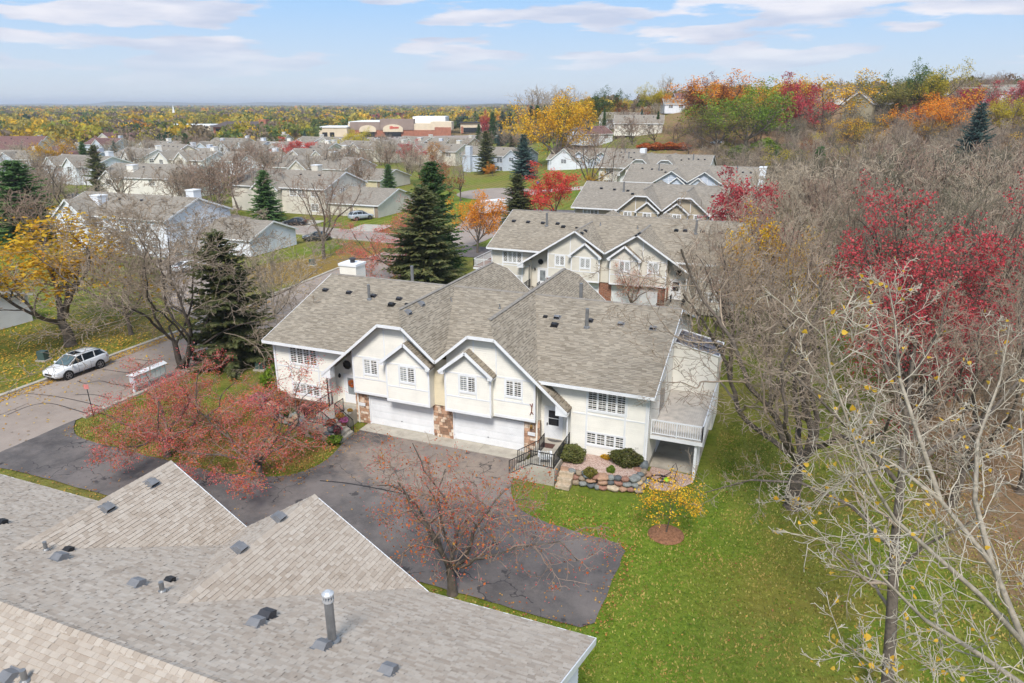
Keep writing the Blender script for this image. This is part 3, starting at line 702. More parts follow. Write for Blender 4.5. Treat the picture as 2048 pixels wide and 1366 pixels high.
        poly = [(.55, 2.45), (6.7, 2.45), (6.7, top(6.7)), (gx + max(cl, .02), gab(max(cl, .02)) - .14), (gx - max(cl, .02), gab(max(cl, .02)) - .14), (.55, top(.55))]
        if s < 0: poly = [(-x, z) for x, z in poly][::-1]
        wall(poly, fg)
        m = MB(); m.box(s * .55, s * 6.7, -.39, .3, 2.40, 2.46); m.box(s * 6.6, s * 6.7, -.388, .6, 2.46, top(6.7)); m.box(s * .55, s * .65, -.388, .1, 2.46, top(.55)); obj('overhang_wall', m, S, root)
        fb = front(-.75); bx = 2.2; bp = [(.55, 2.42), (3.85, 2.42), (3.85, 5.25), (bx, 6.62), (.55, 5.25)]
        if s < 0: bp = [(-x, z) for x, z in bp][::-1]
        wall(bp, fb)
        m = MB(); m.box(s * .551, s * .56, -.75, -.4, 2.42, 5.35); m.box(s * 3.84, s * 3.849, -.75, -.4, 2.42, 5.35); m.box(s * .56, s * 3.84, -.75, -.4, 2.40, 2.42); obj('bay_wall', m, S, root)
        # trim boards
        for fn, x0, x1, z0, z1 in ((fg, 6.58, 6.70, 2.45, top(6.64)), (fb, 3.73, 3.85, 2.42, 5.3), (fb, .55, .67, 2.42, 5.3), (fg, 5.78, 5.86, 3.66, 5.1), (fg, 4.6, 4.68, 3.66, 5.1), (fg, 4.02, 4.10, 5.1 if not clip else 5.2, top(4.06)), (fb, 2.78, 2.86, 3.6, 5.1), (fb, 1.54, 1.62, 3.6, 5.1)):
            slab(tm, fn, min(s * x0, s * x1), max(s * x0, s * x1), z0, z1, 0, .043)
        if clip: slab(tm, fg, min(s * 2.45, s * 2.55), max(s * 2.45, s * 2.55), 6.6, top(2.5), 0, .043)
        for fn, x0, x1, z0, z1 in ((fg, 3.9, 6.58, 3.58, 3.67), (fb, .67, 3.73, 3.52, 3.61), (fg, 3.9, 6.7, 2.45, 2.62), (fb, .55, 3.85, 2.42, 2.6), (fg, 4.1, 6.58, 5.16, 5.25), (fb, .67, 3.73, 5.14, 5.23)):
            slab(tm, fn, min(s * x0, s * x1), max(s * x0, s * x1), z0, z1, 0, .041)
        mixg = c.get('glass', [[GLASS] * 4] * 8); gi_ = 0 if s < 0 else 4; dm = c.get('diamond', False)
        window(root, ff, *((s * 12.25, s * 10.0) if s < 0 else (9.98, 12.34)), 3.78, 5.02, 4, 2, 4, mixg[gi_], dm, D)
        window(root, ff, *((s * 12.25, s * 10.0) if s < 0 else (9.98, 12.34)), 1.45, 2.22, 4, 2, 3, mixg[gi_ + 1], dm, D)
        window(root, fg, min(s * 4.73, s * 5.75), max(s * 4.73, s * 5.75), 4.03, 5.06, 2, 2, 4, mixg[gi_ + 2], dm, D)
        window(root, fb, min(s * 1.66, s * 2.74), max(s * 1.66, s * 2.74), 4.02, 5.05, 2, 2, 4, mixg[gi_ + 3], dm, D)
        # foundation, garage, piers
        m = MB(); m.box(s * 9.0, s * (hw - .02), .02, .3, -.2, b); m.box(s * (hw - .02), s * (hw - .3), .02, yw - .05, -.2, b); obj('foundation', m, CONC, root)
        g0, g1 = (.82, 5.72); garage_door(root, min(s * g0, s * g1), max(s * g0, s * g1), 0.0, 2.07, c.get('door'))
        m = MB(); m.box(s * .75, s * 5.9, .0, .1, 2.17, 2.45); obj('garage_header', m, S, root)
        stone_pier(root, front(0), *((s * 6.9, s * 5.82) if s < 0 else (5.82, 6.9)), 0, 2.4, 11 + s, c['stone'], D)
        # front door
        dx = 7.6 * s; m = MB(); slab(m, fe, dx - .62, dx - .5, 1.05, 3.28, 0, .06); slab(m, fe, dx + .5, dx + .62, 1.05, 3.28, 0, .06); slab(m, fe, dx - .5, dx + .5, 3.16, 3.28, 0, .058); d = obj('door', m, W_WHITE, root)
        m = MB(); slab(m, fe, dx - .5, dx + .5, 1.08, 3.16, 0, .03); obj('door_leaf', m, W_WHITE, d)
        if D >= 1:
            m = MB()
            if s > 0: slab(m, fe, dx - .34, dx + .34, 2.5, 3.0, .03, .037); slab(m, fe, dx - .34, dx + .34, 1.98, 2.45, .03, .037)
            else: slab(m, fe, dx - .32, dx + .34, 1.75, 3.0, .03, .037)
            obj('door_pane', m, GLASS if s > 0 else CURT, d)
            m = MB(); m.bar(fe(dx - .34, 1.2, .035), fe(dx + .34, 1.9, .035), .05, .012); m.bar(fe(dx - .34, 1.9, .034), fe(dx + .34, 1.2, .034), .05, .012)
            if s > 0: obj('cross_brace', m, W_WHITE, d)
            m = MB(); m.box(dx - s * .42 - .03, dx - s * .42 + .03, .6 - .09, .6 - .03, 1.95, 2.12); obj('handle', m, BLACK, d)
            m = MB(); cx, cz = s * 7.85, 3.98; pts = [fe(cx + .27 * math.cos(k * math.pi / 4 + .39), cz + .27 * math.sin(k * math.pi / 4 + .39), .03) for k in range(8)]; m.prism(pts, (0, -.03, 0)); ow = obj('octagon_window', m, GLASS, root)
            m = MB()
            for k in range(8): m.bar(pts[k] if False else fe(cx + .31 * math.cos(k * math.pi / 4 + .39), cz + .31 * math.sin(k * math.pi / 4 + .39), .05), fe(cx + .31 * math.cos((k + 1) * math.pi / 4 + .39), cz + .31 * math.sin((k + 1) * math.pi / 4 + .39), .05), .05, .06, (0, 1, 0))
            obj('octagon_frame', m, VENT_D if D >= 2 else W_WHITE, ow)
            m = MB(); lx = s * 8.5; m.lathe([(.03, 0), (.09, .06), (.1, .2), (.05, .3), (.02, .34)], 8, (lx, .45, 2.95)); m.box(lx - .03, lx + .03, .45, .6, 3.1, 3.16); obj('porch_lamp', m, BLACK, root)
            m = MB(); m.tube([(s * 8.85, -.55, 1.05), (s * 8.85, -.55, 3.75)], .05, 8); obj('porch_post', m, BLACK if s < 0 else W_WHITE, root)
    wall([(-.55, 2.42), (.55, 2.42), (.55, zc - .12), (-.55, zc - .12)], front(-.12), c.get('mid', S))
    stone_pier(root, front(0), -.75, .75, 0, 2.42, 77, c['stone'], D)
    wall([(-hw, .3), (hw, .3), (hw, 5.3), (-hw, 5.3)], back(yw))
    obj('trim_boards', tm, W_WHITE, root)
    return root, roof, dict(zr=zr, yr=yr, E=E, ye=ye, p=p, G=G, gx=gx, gp=gp, yf=yf, facets=facets, hw=hw, X=X, yw=yw, over=over)
def stoop(root, s, z=1.05, steps=5, railed=True, yb=.6):
    m = MB(); m.box(s * 7.42, s * 8.95, -3.3, yb - .01, -.15, z); m.box(s * 6.9, s * 7.419, -1.7, yb - .012, -.15, z - .003); o = obj('stoop', m, CONC, root)
    for k in range(steps):
        h = z * (steps - k) / (steps + 1); a, b = 7.41 - k * .27, 7.41 - (k + 1) * .27
        m = MB(); m.box(s * a, s * (b + .004), -3.28, -1.72, -.15, h); obj('step', m, CONC, o)
    if railed:
        e = 7.41 - steps * .27
        railing(root, [(s * e, -3.22, .1), (s * 7.45, -3.22, z), (s * 8.88, -3.22, z)]); railing(root, [(s * e, -1.78, .1), (s * 7.45, -1.78, z), (s * 7.45, -.8, z)]); railing(root, [(s * 8.88, -3.22, z), (s * 8.88, -1.4, z), (s * 8.88, -.1, z)])
    return o
def deck(root, x0, x1, y0, y1, z, sides, mat_floor, gap=.14):
    m = MB(); m.box(x0, x1, y0, y1, z - .3, z - .06); dk = obj('deck', m, W_WHITE, root)
    x = x0 + .01
    while x < x1 - .05:
        m = MB().box(x, min(x + gap - .012, x1), y0 + .01, y1, z - .058, z - .02); obj('plank', m, mat_floor, dk); x += gap
    for a, b in sides: railing(root, [a, tuple((Vector(a) + Vector(b)) / 2), b], .95, W_WHITE, .13, 'deck_railing', .1, .016, .045)
    return dk
# ------------------------------------------------------------------ the houses
HA, roofA, A = twin_house('twin_house', (-20.2, 38.3, 0), 0, 'cream sided twin house with two white garage doors facing the driveway, clipped gables', dict(detail=2, pitch=.333, gz=8.65, gp=.86, gx=3.25, clip=True, siding=S_CREAM, mid=siding('shaded_lap_siding', srgb(224, 210, 180)), roof=ROOF_A, stone='stone', depth=16.4, base=(1.0, .5),  # recessed strip between the bays: its yellowish shade is put into the siding colour
    glass=[[GLASS] * 4, [CURT, CURT, GLASS, GLASS], [CURT, GLASS], [CURT, GLASS], [GLASS] * 4, [GLASS] * 4, [GLASS, GLASS], [CURT, GLASS]]))
stoop(HA, 1); stoop(HA, -1)
DECKW = plain('weathered_deck_board', srgb(202, 192, 180), .15, 2, .85)
deck(HA, 13.8, 16.9, .35, 7.9, 2.62, [((13.85, .4, 2.6), (16.85, .4, 2.6)), ((16.85, .4, 2.6), (16.85, 7.9, 2.6))], DECKW)
for y in (.55, 2.4, 5.0): obj('deck_post', MB().box(16.45, 16.6, y, y + .15, -.1, 2.32), W_WHITE, HA)
m = MB().box(13.76, 16.6, 1.2, 7.8, -.1, .02); obj('patio_slab', m, CONC, HA)
obj('sunroom_wall', lap_wall([(13.78, 0), (16.75, 0), (16.75, 5.35), (13.78, 6.0)], front(7.9), .125), S_CREAM, HA)
obj('sunroom_wall', lap_wall([(7.9, 0), (10.9, 0), (10.9, 5.35), (7.9, 5.35)], sideR(16.75), .125), S_CREAM, HA)
SKYG = glassmat('tinted_skylight_glass', srgb(96, 92, 98), .06)
for i in range(3):
    for j in range(2):
        y0, y1, x0, x1 = 7.85 + j * 0 + i * 1.03, 7.85 + (i + 1) * 1.03, 13.8 + j * 1.5, 13.8 + (j + 1) * 1.5
        zz = lambda x: 6.05 - (x - 13.8) * .22
        m = MB().prism([(x0, y0, zz(x0)), (x1, y0, zz(x1)), (x1, y1, zz(x1)), (x0, y1, zz(x0))], (0, 0, .03)); sk = obj('skylight_pane', m, SKYG, HA)
        m = MB(); m.bar((x0, y0, zz(x0) + .05), (x1, y0, zz(x1) + .05), .06, .08); m.bar((x0, y1, zz(x0) + .05), (x1, y1, zz(x1) + .05), .06, .08); m.bar((x0, y0, zz(x0) + .052), (x0, y1, zz(x0) + .052), .06, .08); m.bar((x1, y0, zz(x1) + .052), (x1, y1, zz(x1) + .052), .06, .08); obj('skylight_frame', m, W_WHITE, sk)
m = MB(); slab(m, sideR(13.75), 3.2, 5.2, 2.65, 4.75, 0, .04); sd_ = obj('patio_door', m, W_WHITE, HA); m = MB(); slab(m, sideR(13.75), 3.3, 4.17, 2.72, 4.68, .04, .05); slab(m, sideR(13.75), 4.25, 5.1, 2.72, 4.68, .04, .05); obj('door_pane', m, GLASS, sd_)
m = MB(); slab(m, sideR(13.75), 3.0, 5.0, .1, 2.1, 0, .04); obj('lower_patio_door', m, W_WHITE, HA)
m = MB().box(-14.35, -12.75, 9.6, 11.0, 0, 8.75); ch = obj('chimney', m, S_CREAM, HA); m = MB().box(-14.42, -12.68, 9.53, 11.07, 8.75, 8.95); obj('chimney_cap', m, W_WHITE, ch)
m = MB().lathe([(.2, 8.95), (.2, 9.2), (.3, 9.22), (.3, 9.3), (.12, 9.36)], 12, (-13.5, 10.3, 0)); obj('flue', m, VENT_D, ch)
def roof_bits(root, roof, a, loc, pix, pipes, side=1, flip=False):
    """ventilators and pipes set on the slopes where the photograph shows them"""
    rot = Matrix.Rotation(root.rotation_euler[2], 4, 'Z'); inv = (Matrix.Translation(root.location) @ rot).inverted()
    def planes(kind):
        if kind == 'm': return Vector((0, a['ye'], a['E'])), Vector((0, -a['p'], 1))
        if kind == 'b': return Vector((0, 2 * a['yr'] - a['ye'], a['E'])), Vector((0, a['p'], 1))
        s, t = {'Li': (-1, 1), 'Lo': (-1, -1), 'Ri': (1, -1), 'Ro': (1, 1)}[kind]
        return Vector((s * a['gx'], 0, a['G'])), Vector((t * a['gp'], 0, 1))
    def hit(px, py, kind):
        q, n = planes(kind); M_ = Matrix.Translation(root.location) @ rot
        return inv @ on_plane(px, py, M_ @ q, rot @ n), n.normalized()
    for px, py, kind, mat, s in pix:
        p, n = hit(px, py, kind); vent_box('roof_vent', p, n, mat, s, roof)
    for px, py, kind, h, r_, cap in pipes:
        p, n = hit(px, py, kind); pipe_vent(p, h, r_, roof, cap)
z5 = lambda x, y: (600 + x / 2.56, 500 + y / 2.56)
for x_ in (-13.6, 13.58):
    m = MB(); m.box(x_ - .04, x_ + .04, -.1, -.02, .9, 5.0); m.bar((x_, -.06, 5.0), (x_, -.68, 5.32), .08, .08); m.box(x_ - .04, x_ + .04, -.3, -.1, .86, .94); obj('downspout', m, W_WHITE, HA)
roof_bits(HA, roofA, A, None, [(*z5(131, 206), 'm', VENT_D, .36), (*z5(252, 219), 'm', VENT_D, .36), (*z5(378, 236), 'm', VENT_D, .36), (*z5(508, 251), 'm', VENT_D, .36), (*z5(470, 281), 'm', BLACK, .42), (*z5(545, 277), 'm', BLACK, .2),
    (*z5(620, 275), 'Li', VENT_L, .36), (*z5(552, 318), 'Li', VENT_L, .36), (*z5(1256, 342), 'm', BLACK, .25), (*z5(1303, 385), 'm', BLACK, .42), (*z5(1317, 346), 'm', VENT_L, .4), (*z5(1485, 362), 'm', VENT_D, .36), (*z5(1643, 381), 'm', VENT_L, .38), (*z5(1807, 401), 'm', VENT_L, .38), (*z5(965, 370), 'Ri', VENT_D, .3), (*z5(1025, 330), 'Ri', VENT_D, .3)],
    [(*z5(355, 252), 'm', 1.15, .11, False), (*z5(1468, 396), 'm', 1.3, .12, False), (*z5(773, 266), 'm', .3, .05, False), (*z5(1023, 300), 'm', .35, .05, False)])
pipe_vent((-7.4, 9.5, A['zr'] - .6), 1.5, .13, roofA); pipe_vent((6.5, 9.8, A['zr'] - .7), 1.4, .13, roofA)
# house behind, beige, diamond panes
LOWG = dict(gz=8.08, gp=.64, gx=3.43, clip=False)
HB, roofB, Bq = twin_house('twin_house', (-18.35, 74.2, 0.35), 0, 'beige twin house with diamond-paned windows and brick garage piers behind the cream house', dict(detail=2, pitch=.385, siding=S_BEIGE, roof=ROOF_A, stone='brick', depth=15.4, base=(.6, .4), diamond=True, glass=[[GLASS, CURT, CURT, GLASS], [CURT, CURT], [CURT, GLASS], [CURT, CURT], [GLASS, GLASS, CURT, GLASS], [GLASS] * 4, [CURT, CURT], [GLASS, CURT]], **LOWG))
stoop(HB, 1); stoop(HB, -1)
deck(HB, -16.6, -13.8, 1.0, 7.0, 2.62, [((-16.55, 1.05, 2.6), (-13.85, 1.05, 2.6)), ((-16.55, 7.0, 2.6), (-16.55, 1.05, 2.6))], plain('brown_deck_board', srgb(140, 104, 88), .2, 2, .85))
for y in (1.2, 6.5): obj('deck_post', MB().box(-16.4, -16.25, y, y + .15, -.4, 2.3), W_WHITE, HB)
z7 = lambda x, y: (920 + x / 3.413, 400 + y / 3.413)
roof_bits(HB, roofB, Bq, None, [(*z7(x, y), k, mt, s) for x, y, k, mt, s in ((368, 145, 'm', VENT_D, .4), (465, 152, 'm', VENT_D, .4), (566, 158, 'm', VENT_D, .4), (667, 163, 'm', VENT_D, .4), (705, 184, 'm', BLACK, .42), (795, 190, 'm', BLACK, .25), (830, 228, 'Li', BLACK, .36), (855, 212, 'Li', BLACK, .36), (1208, 246, 'Ri', BLACK, .36), (1228, 232, 'Ri', BLACK, .36), (1476, 209, 'm', BLACK, .4), (1537, 211, 'm', VENT_D, .4), (1655, 216, 'm', VENT_D, .4), (1780, 224, 'm', VENT_D, .4))], [(*z7(592, 176), 'm', 1.5, .13, False), (*z7(1610, 230), 'm', 1.5, .13, False), (*z7(958, 172), 'm', .35, .06, False), (*z7(1213, 196), 'm', .35, .06, False)])
HC, roofC, Cq = twin_house('twin_house', (-18.0, 106.2, 0.9), 0, 'tan twin house with white trim and clipped gables, third in the row', dict(detail=1, pitch=.36, gz=8.45, gp=.86, gx=3.25, clip=True, siding=S_TAN, roof=ROOF_B, stone='brick', depth=16, glass=[[CURT, CURT, GLASS, GLASS], [GLASS] * 4, [GLASS, CURT], [GLASS, CURT]] * 2))
HD, roofD, Dq = twin_house('twin_house', (-21.4, 155.0, 0), 0, 'pale blue-grey twin house with a white corner chimney, fourth in the row', dict(detail=0, pitch=.37, siding=S_GREY, roof=ROOF_B, stone='brick', depth=16, **LOWG))
m = MB().box(13.8, 15.2, 6.5, 9.0, 0, 8.6); ch = obj('chimney', m, S_WHITE, HD); m = MB().box(13.72, 15.28, 6.42, 9.08, 8.6, 8.8); obj('chimney_cap', m, W_WHITE, ch)
HE, roofE, Eq = twin_house('twin_house', (-34.3, 182.0, .6), 0, 'cream twin house with clipped gables, fifth in the row', dict(detail=0, pitch=.36, gz=8.45, gp=.86, gx=3.25, clip=True, siding=S_CREAM, roof=ROOF_B, stone='brick', depth=16))
HG, roofG, Gq = twin_house('twin_house', (-59.0, 213.0, -.2), 0, 'grey-white twin house with a white corner chimney, last of the row', dict(detail=0, pitch=.37, siding=S_GREY, roof=ROOF_B, stone='brick', depth=16, **LOWG))
m = MB().box(13.8, 15.4, 5.5, 8.5, 0, 8.9); ch = obj('chimney', m, S_WHITE, HG)
for hh, rr, q in ((HC, roofC, Cq), (HD, roofD, Dq), (HE, roofE, Eq), (HG, roofG, Gq)):
    for x, y, mt in ((-11, 5.6, VENT_D), (-8.8, 5.4, VENT_D), (-6.6, 5.2, BLACK), (-5.6, 4.2, BLACK), (6.5, 4.6, BLACK), (8.2, 5.3, VENT_D), (10.6, 5.3, VENT_D), (12.2, 5.2, VENT_D)):
        vent_box('roof_vent', (x, y, q['E'] + q['p'] * (y - q['ye'])), (0, -q['p'], 1), mt, .4, rr)
    for x in (-7.2, 9.4): pipe_vent((x, 5.0, q['E'] + q['p'] * (5.0 - q['ye'])), 1.5, .13, rr)
# house the camera looks over, nearest
HF, roofF, Fq = twin_house('twin_house', (-18.3, 17.0, 0), math.pi, 'nearest twin house seen from above, pale taupe shingle roof with two gables', dict(detail=3, pitch=.44, siding=S_WHITE, roof=plain('roof_underlay', srgb(120, 112, 104), .1, 2, .95), stone='stone', depth=15.9, **LOWG))
def tabs_for(root, roof, a):
    ramp = [(0, srgb(146, 131, 116)), (.2, srgb(162, 147, 132)), (.5, srgb(174, 161, 147)), (.8, srgb(182, 170, 156)), (1, srgb(188, 177, 164))]
    mi, mo = shingle_piece('shingle_blend', ramp, True), shingle_piece('shingle_blend_single', ramp, False)
    rng = random.Random(4); M_ = Matrix.Translation(root.location) @ Matrix.Rotation(root.rotation_euler[2], 4, 'Z')
    o = Vector((0, 0, CAMH)); pieces = []
    for fc in a['facets']:
        P = [Vector(q) for q in fc]
        if (P[1] - P[0]).cross(P[2] - P[1]).z < 0: P = P[::-1]
        n, u, v = fuv(P); nw = M_.to_3x3() @ n; c0 = M_ @ P[0]
        uv = [(q.dot(u), q.dot(v)) for q in P]; k0 = P[0].dot(n)
        h = 0.142; r0 = math.floor(min(b for _, b in uv) / h); r1 = math.ceil(max(b for _, b in uv) / h); ulo, uhi = min(b for b, _ in uv), max(b for b, _ in uv)
        for r_ in range(r0, r1):
            x = ulo - rng.uniform(0, .3)
            while x < uhi:
                w = rng.choice((.14, .17, .2, .24, .3)); q = clip_poly([(x, r_ * h), (x + w - .004, r_ * h), (x + w - .004, (r_ + 1) * h + .01), (x, (r_ + 1) * h + .01)], uv); x += w
                if not q: continue
                lift = rng.choice((.008, .020, .020, .026))
                pts = [M_ @ (u * b + v * d + n * (k0 + .006 + lift * max(0, 1 - (d - r_ * h) / h))) for b, d in q]
                ce = sum(pts, Vector()) / len(pts); d = ce - o; fwd = (-d.x * SY + d.y * CY)
                if fwd < .5: continue
                px = 1024 + FPX * (d.x * CY + d.y * SY) / (fwd * CP - d.z * SP); py = 683 - FPX * (fwd * SP + d.z * CP) / (fwd * CP - d.z * SP)
                if not (-900 < px < 2900 and py < 2300): continue
                lows = [i for i, (b, dd) in enumerate(q) if abs(dd - r_ * h) < 1e-6]
                vis = nw.dot(o - ce) > 0 and 0 <= px < 2048 and py < 1366
                pieces.append((vis, d.length, pts, [pts[i] - nw * (lift + .004) for i in lows], lows, ce))
    inv = M_.inverted()
    order = sorted(range(len(pieces)), key=lambda i: (not pieces[i][0], pieces[i][1])); single = set(order[:300])
    V, Fc = [], []
    for i, (vis, d, pts, sk, lows, ce) in enumerate(pieces):
        f = [tuple(range(len(pts)))]; vv = list(pts) + sk
        if len(lows) == 2: f.append((lows[1], lows[0], len(pts), len(pts) + 1) if True else ())
        if i in single:
            m = bpy.data.meshes.new('shingle'); c = inv @ ce; m.from_pydata([tuple((inv @ p) - c) for p in vv], [], f); m.materials.append(mo)
            s_ = bpy.data.objects.new('shingle', m); COL.objects.link(s_); s_.parent = roof; s_.location = c
        else:
            b = len(V); V += [tuple(inv @ p) for p in vv]; Fc += [tuple(b + k for k in q) for q in f]
    m = bpy.data.meshes.new('shingles'); m.from_pydata(V, [], Fc); m.materials.append(mi)
    s_ = bpy.data.objects.new('shingles', m); COL.objects.link(s_); s_.parent = roof; s_['kind'] = 'stuff'
    # cap shingles bent over the ridges
    def caps(p, q, across, drop, name='ridge_cap'):
        p, q = Vector(p), Vector(q); L = (q - p).length; d = (q - p) / L; n = int(L / .2); ac = Vector(across)
        g = MB(); w = .16
        pr = [(-w, -drop * w + .012), (0, .03), (w, -drop * w + .012)]
        for t, lf in ((0, .0), (.23, .014)):
            for a_, b_ in pr: g.v.append(tuple(ac * a_ + d * t + Vector((0, 0, b_ + lf))))
        g.v += [tuple(Vector(g.v[3 + k]) - Vector((0, 0, .025))) for k in range(3)]
        g.f += [(0, 1, 4, 3), (1, 2, 5, 4), (3, 4, 7, 6), (4, 5, 8, 7)]
        m = g.mesh('ridge_cap'); m.materials.append(mo)
        for k in range(n):
            c = bpy.data.objects.new('ridge_cap', m); COL.objects.link(c); c.parent = roof; c.location = p + d * (k * L / n)
    ya = a['ye'] + (a['G'] - a['E']) / a['p']
    caps((a['X'], a['yr'], a['zr']), (-a['X'] + 2, a['yr'], a['zr']), (0, 1, 0), a['p'])
    for s in (-1, 1): caps((s * a['gx'], ya, a['G']), (s * a['gx'], a['yf'], a['G']), (1, 0, 0), a['gp'])
tabs_for(HF, roofF, Fq)
zf = lambda x, y: (x / 2.926, 900 + y / 2.926)
# in the rotated frame the gable at the photo's left is the house's own right-hand one
roof_bits(HF, roofF, Fq, None, [(*zf(885, 195), 'Ri', VENT_L, .36), (*zf(625, 340), 'Ri', VENT_L, .36), (*zf(1630, 395), 'Lo', VENT_L, .34), (*zf(1400, 575), 'Lo', VENT_L, .34), (*zf(345, 638), 'm', VENT_L, .38), (*zf(795, 792), 'm', VENT_L, .38), (*zf(1495, 1022), 'm', VENT_L, .38), (*zf(1880, 1160), 'm', VENT_L, .38), (775, 1345, 'm', VENT_L, .38), (*zf(397, 590), 'm', BLACK, .26), (*zf(990, 768), 'm', BLACK, .26), (*zf(1556, 978), 'm', VENT_D, .4), (*zf(60, 1330), 'b', VENT_L, .36), (2, 1047, 'm', BLACK, .3)],
    [(*zf(272, 590), 'm', .34, .06, False), (*zf(952, 832), 'm', .36, .07, False), (*zf(1946, 1122), 'm', 1.35, .12, True), (*zf(150, 1360), 'b', .36, .07, False)])
# ------------------------------------------------------------------ trees: branch skeletons
def grow(seed, H, r0, fork=0.25, limbs=(5, 7), spread=38, levels=4, kids=(7, 6, 5), ratio=(0.55, 0.5, 0.45), gnarl=0.12, up=0.05, seg=0.6, lean=(0, 0), leader=True, droop=0.0, multi=1, rmin=0.006, kang=45, stems=None):
    """tapered limbs that divide into branches and twigs; returns segment arrays and twig tips"""
    rng = random.Random(seed); S = []; tips = []
    gs, un = rng.gauss, rng.uniform
    def norm(d):
        l = math.sqrt(d[0] * d[0] + d[1] * d[1] + d[2] * d[2]) or 1; return (d[0] / l, d[1] / l, d[2] / l)
    def aside(d, ang, phi):
        ax = (d[1], -d[0], 0) if abs(d[2]) < 0.95 else (1, 0, 0); ax = norm(ax)
        b = (d[1] * ax[2] - d[2] * ax[1], d[2] * ax[0] - d[0] * ax[2], d[0] * ax[1] - d[1] * ax[0])
        c, s = math.cos(ang), math.sin(ang); cp, sp = math.cos(phi), math.sin(phi)
        return norm(tuple(d[i] * c + (ax[i] * cp + b[i] * sp) * s for i in range(3)))
    def run(p, d, L, r, lev, first=0.25, path=None):
        sl = max(seg * (0.75 ** lev), 0.16); n = max(2, int(L / sl)); pts = [(p, r, d)]
        if path:
            n = len(path) - 1; pts = []
            for i, q in enumerate(path):
                dd = norm(tuple(path[min(i + 1, n)][k] - path[max(i - 1, 0)][k] for k in range(3))); pts.append((q, r * (1 - 0.75 * i / n), dd))
            L = sum(math.dist(path[i], path[i + 1]) for i in range(n))
        else:
            for i in range(n):
                g = gnarl * (1 + 0.25 * lev); u = up if lev < 2 else up * 0.6 - droop
                d = norm((d[0] + gs(0, g), d[1] + gs(0, g), d[2] + gs(0, g) + u)); t = (i + 1) / n
                p = (p[0] + d[0] * L / n, p[1] + d[1] * L / n, p[2] + d[2] * L / n); pts.append((p, max(r * (1 - 0.72 * t), rmin), d))
        for i in range(len(pts) - 1): S.append((pts[i][0], pts[i + 1][0], pts[i][1], pts[i + 1][1], lev))
        if lev >= levels - 1: tips.append((pts[-1][0], pts[-1][2])); tips.append((pts[len(pts) // 2][0], pts[len(pts) // 2][2])); return
        kn = kids[min(lev, len(kids) - 1)]; k = max(2, int(kn * un(.8, 1.2))); ph = un(0, 6.28)
        for j in range(k):
            t = first + (1 - first) * (j + un(.2, .8)) / k; i = min(int(t * (len(pts) - 1)), len(pts) - 2); f = t * (len(pts) - 1) - i
            a, b = pts[i], pts[i + 1]; q = tuple(a[0][m] + (b[0][m] - a[0][m]) * f for m in range(3)); ph += 2.4 + un(-.5, .5)
            rr = a[1] + (b[1] - a[1]) * f; lr = ratio[min(lev, len(ratio) - 1)]
            run(q, aside(b[2], R(kang + gs(0, 10)), ph), L * lr * un(.7, 1.15) * (1.1 - 0.45 * t), max(rr * (un(.28, .42) if stems and lev == 0 else un(.45, .68)), rmin), lev + 1, 0.15)
    if stems:
        for path, r in stems: run(path[0], (0, 0, 1), 1, r, 0, 0.2, path)
        return finish(S, tips)
    for st in range(multi):
        base = (0, 0, -.15) if multi == 1 else (un(-.25, .25), un(-.25, .25), -.15)
        d = norm((lean[0] + (gs(0, .28) if multi > 1 else gs(0, .03)), lean[1] + (gs(0, .28) if multi > 1 else gs(0, .03)), 1))
        fh = H * fork; n = 5; p = base; r = r0 / (multi ** 0.5)
        S.append(((p[0], p[1], p[2]), (p[0] + d[0] * .35, p[1] + d[1] * .35, .2), r * 1.5, r * 1.08, 0)); p = (p[0] + d[0] * .35, p[1] + d[1] * .35, .2)
        for i in range(n):
            d = norm((d[0] + gs(0, .05), d[1] + gs(0, .05), d[2])); q = tuple(p[k] + d[k] * fh / n for k in range(3)); S.append((p, q, r * (1.08 - .3 * i / n), r * (1.08 - .3 * (i + 1) / n), 0)); p = q
        k = rng.randint(*limbs); ph = un(0, 6.28); rt = r * .78
        for j in range(k):
            ph += 2 * math.pi / k + un(-.35, .35); lead = leader and j == 0
            ang = R(8) if lead else R(spread * un(.65, 1.25)); L = (H - fh) * (un(.95, 1.05) if lead else un(.72, 1.0)) / max(math.cos(ang) ** .5, .6)
            run(p if j % 2 == 0 else tuple(p[m] - d[m] * un(0, fh * .25) for m in range(3)), aside(d, ang, ph), L * .92, rt * (.8 if lead else un(.5, .68)), 1 if levels > 3 else 0, 0.22)
    return finish(S, tips)
def finish(S, tips):
    a = np.array([(*s[0], *s[1], s[2], s[3], s[4]) for s in S], float)
    return a, np.array([(*t[0], *t[1]) for t in tips], float)
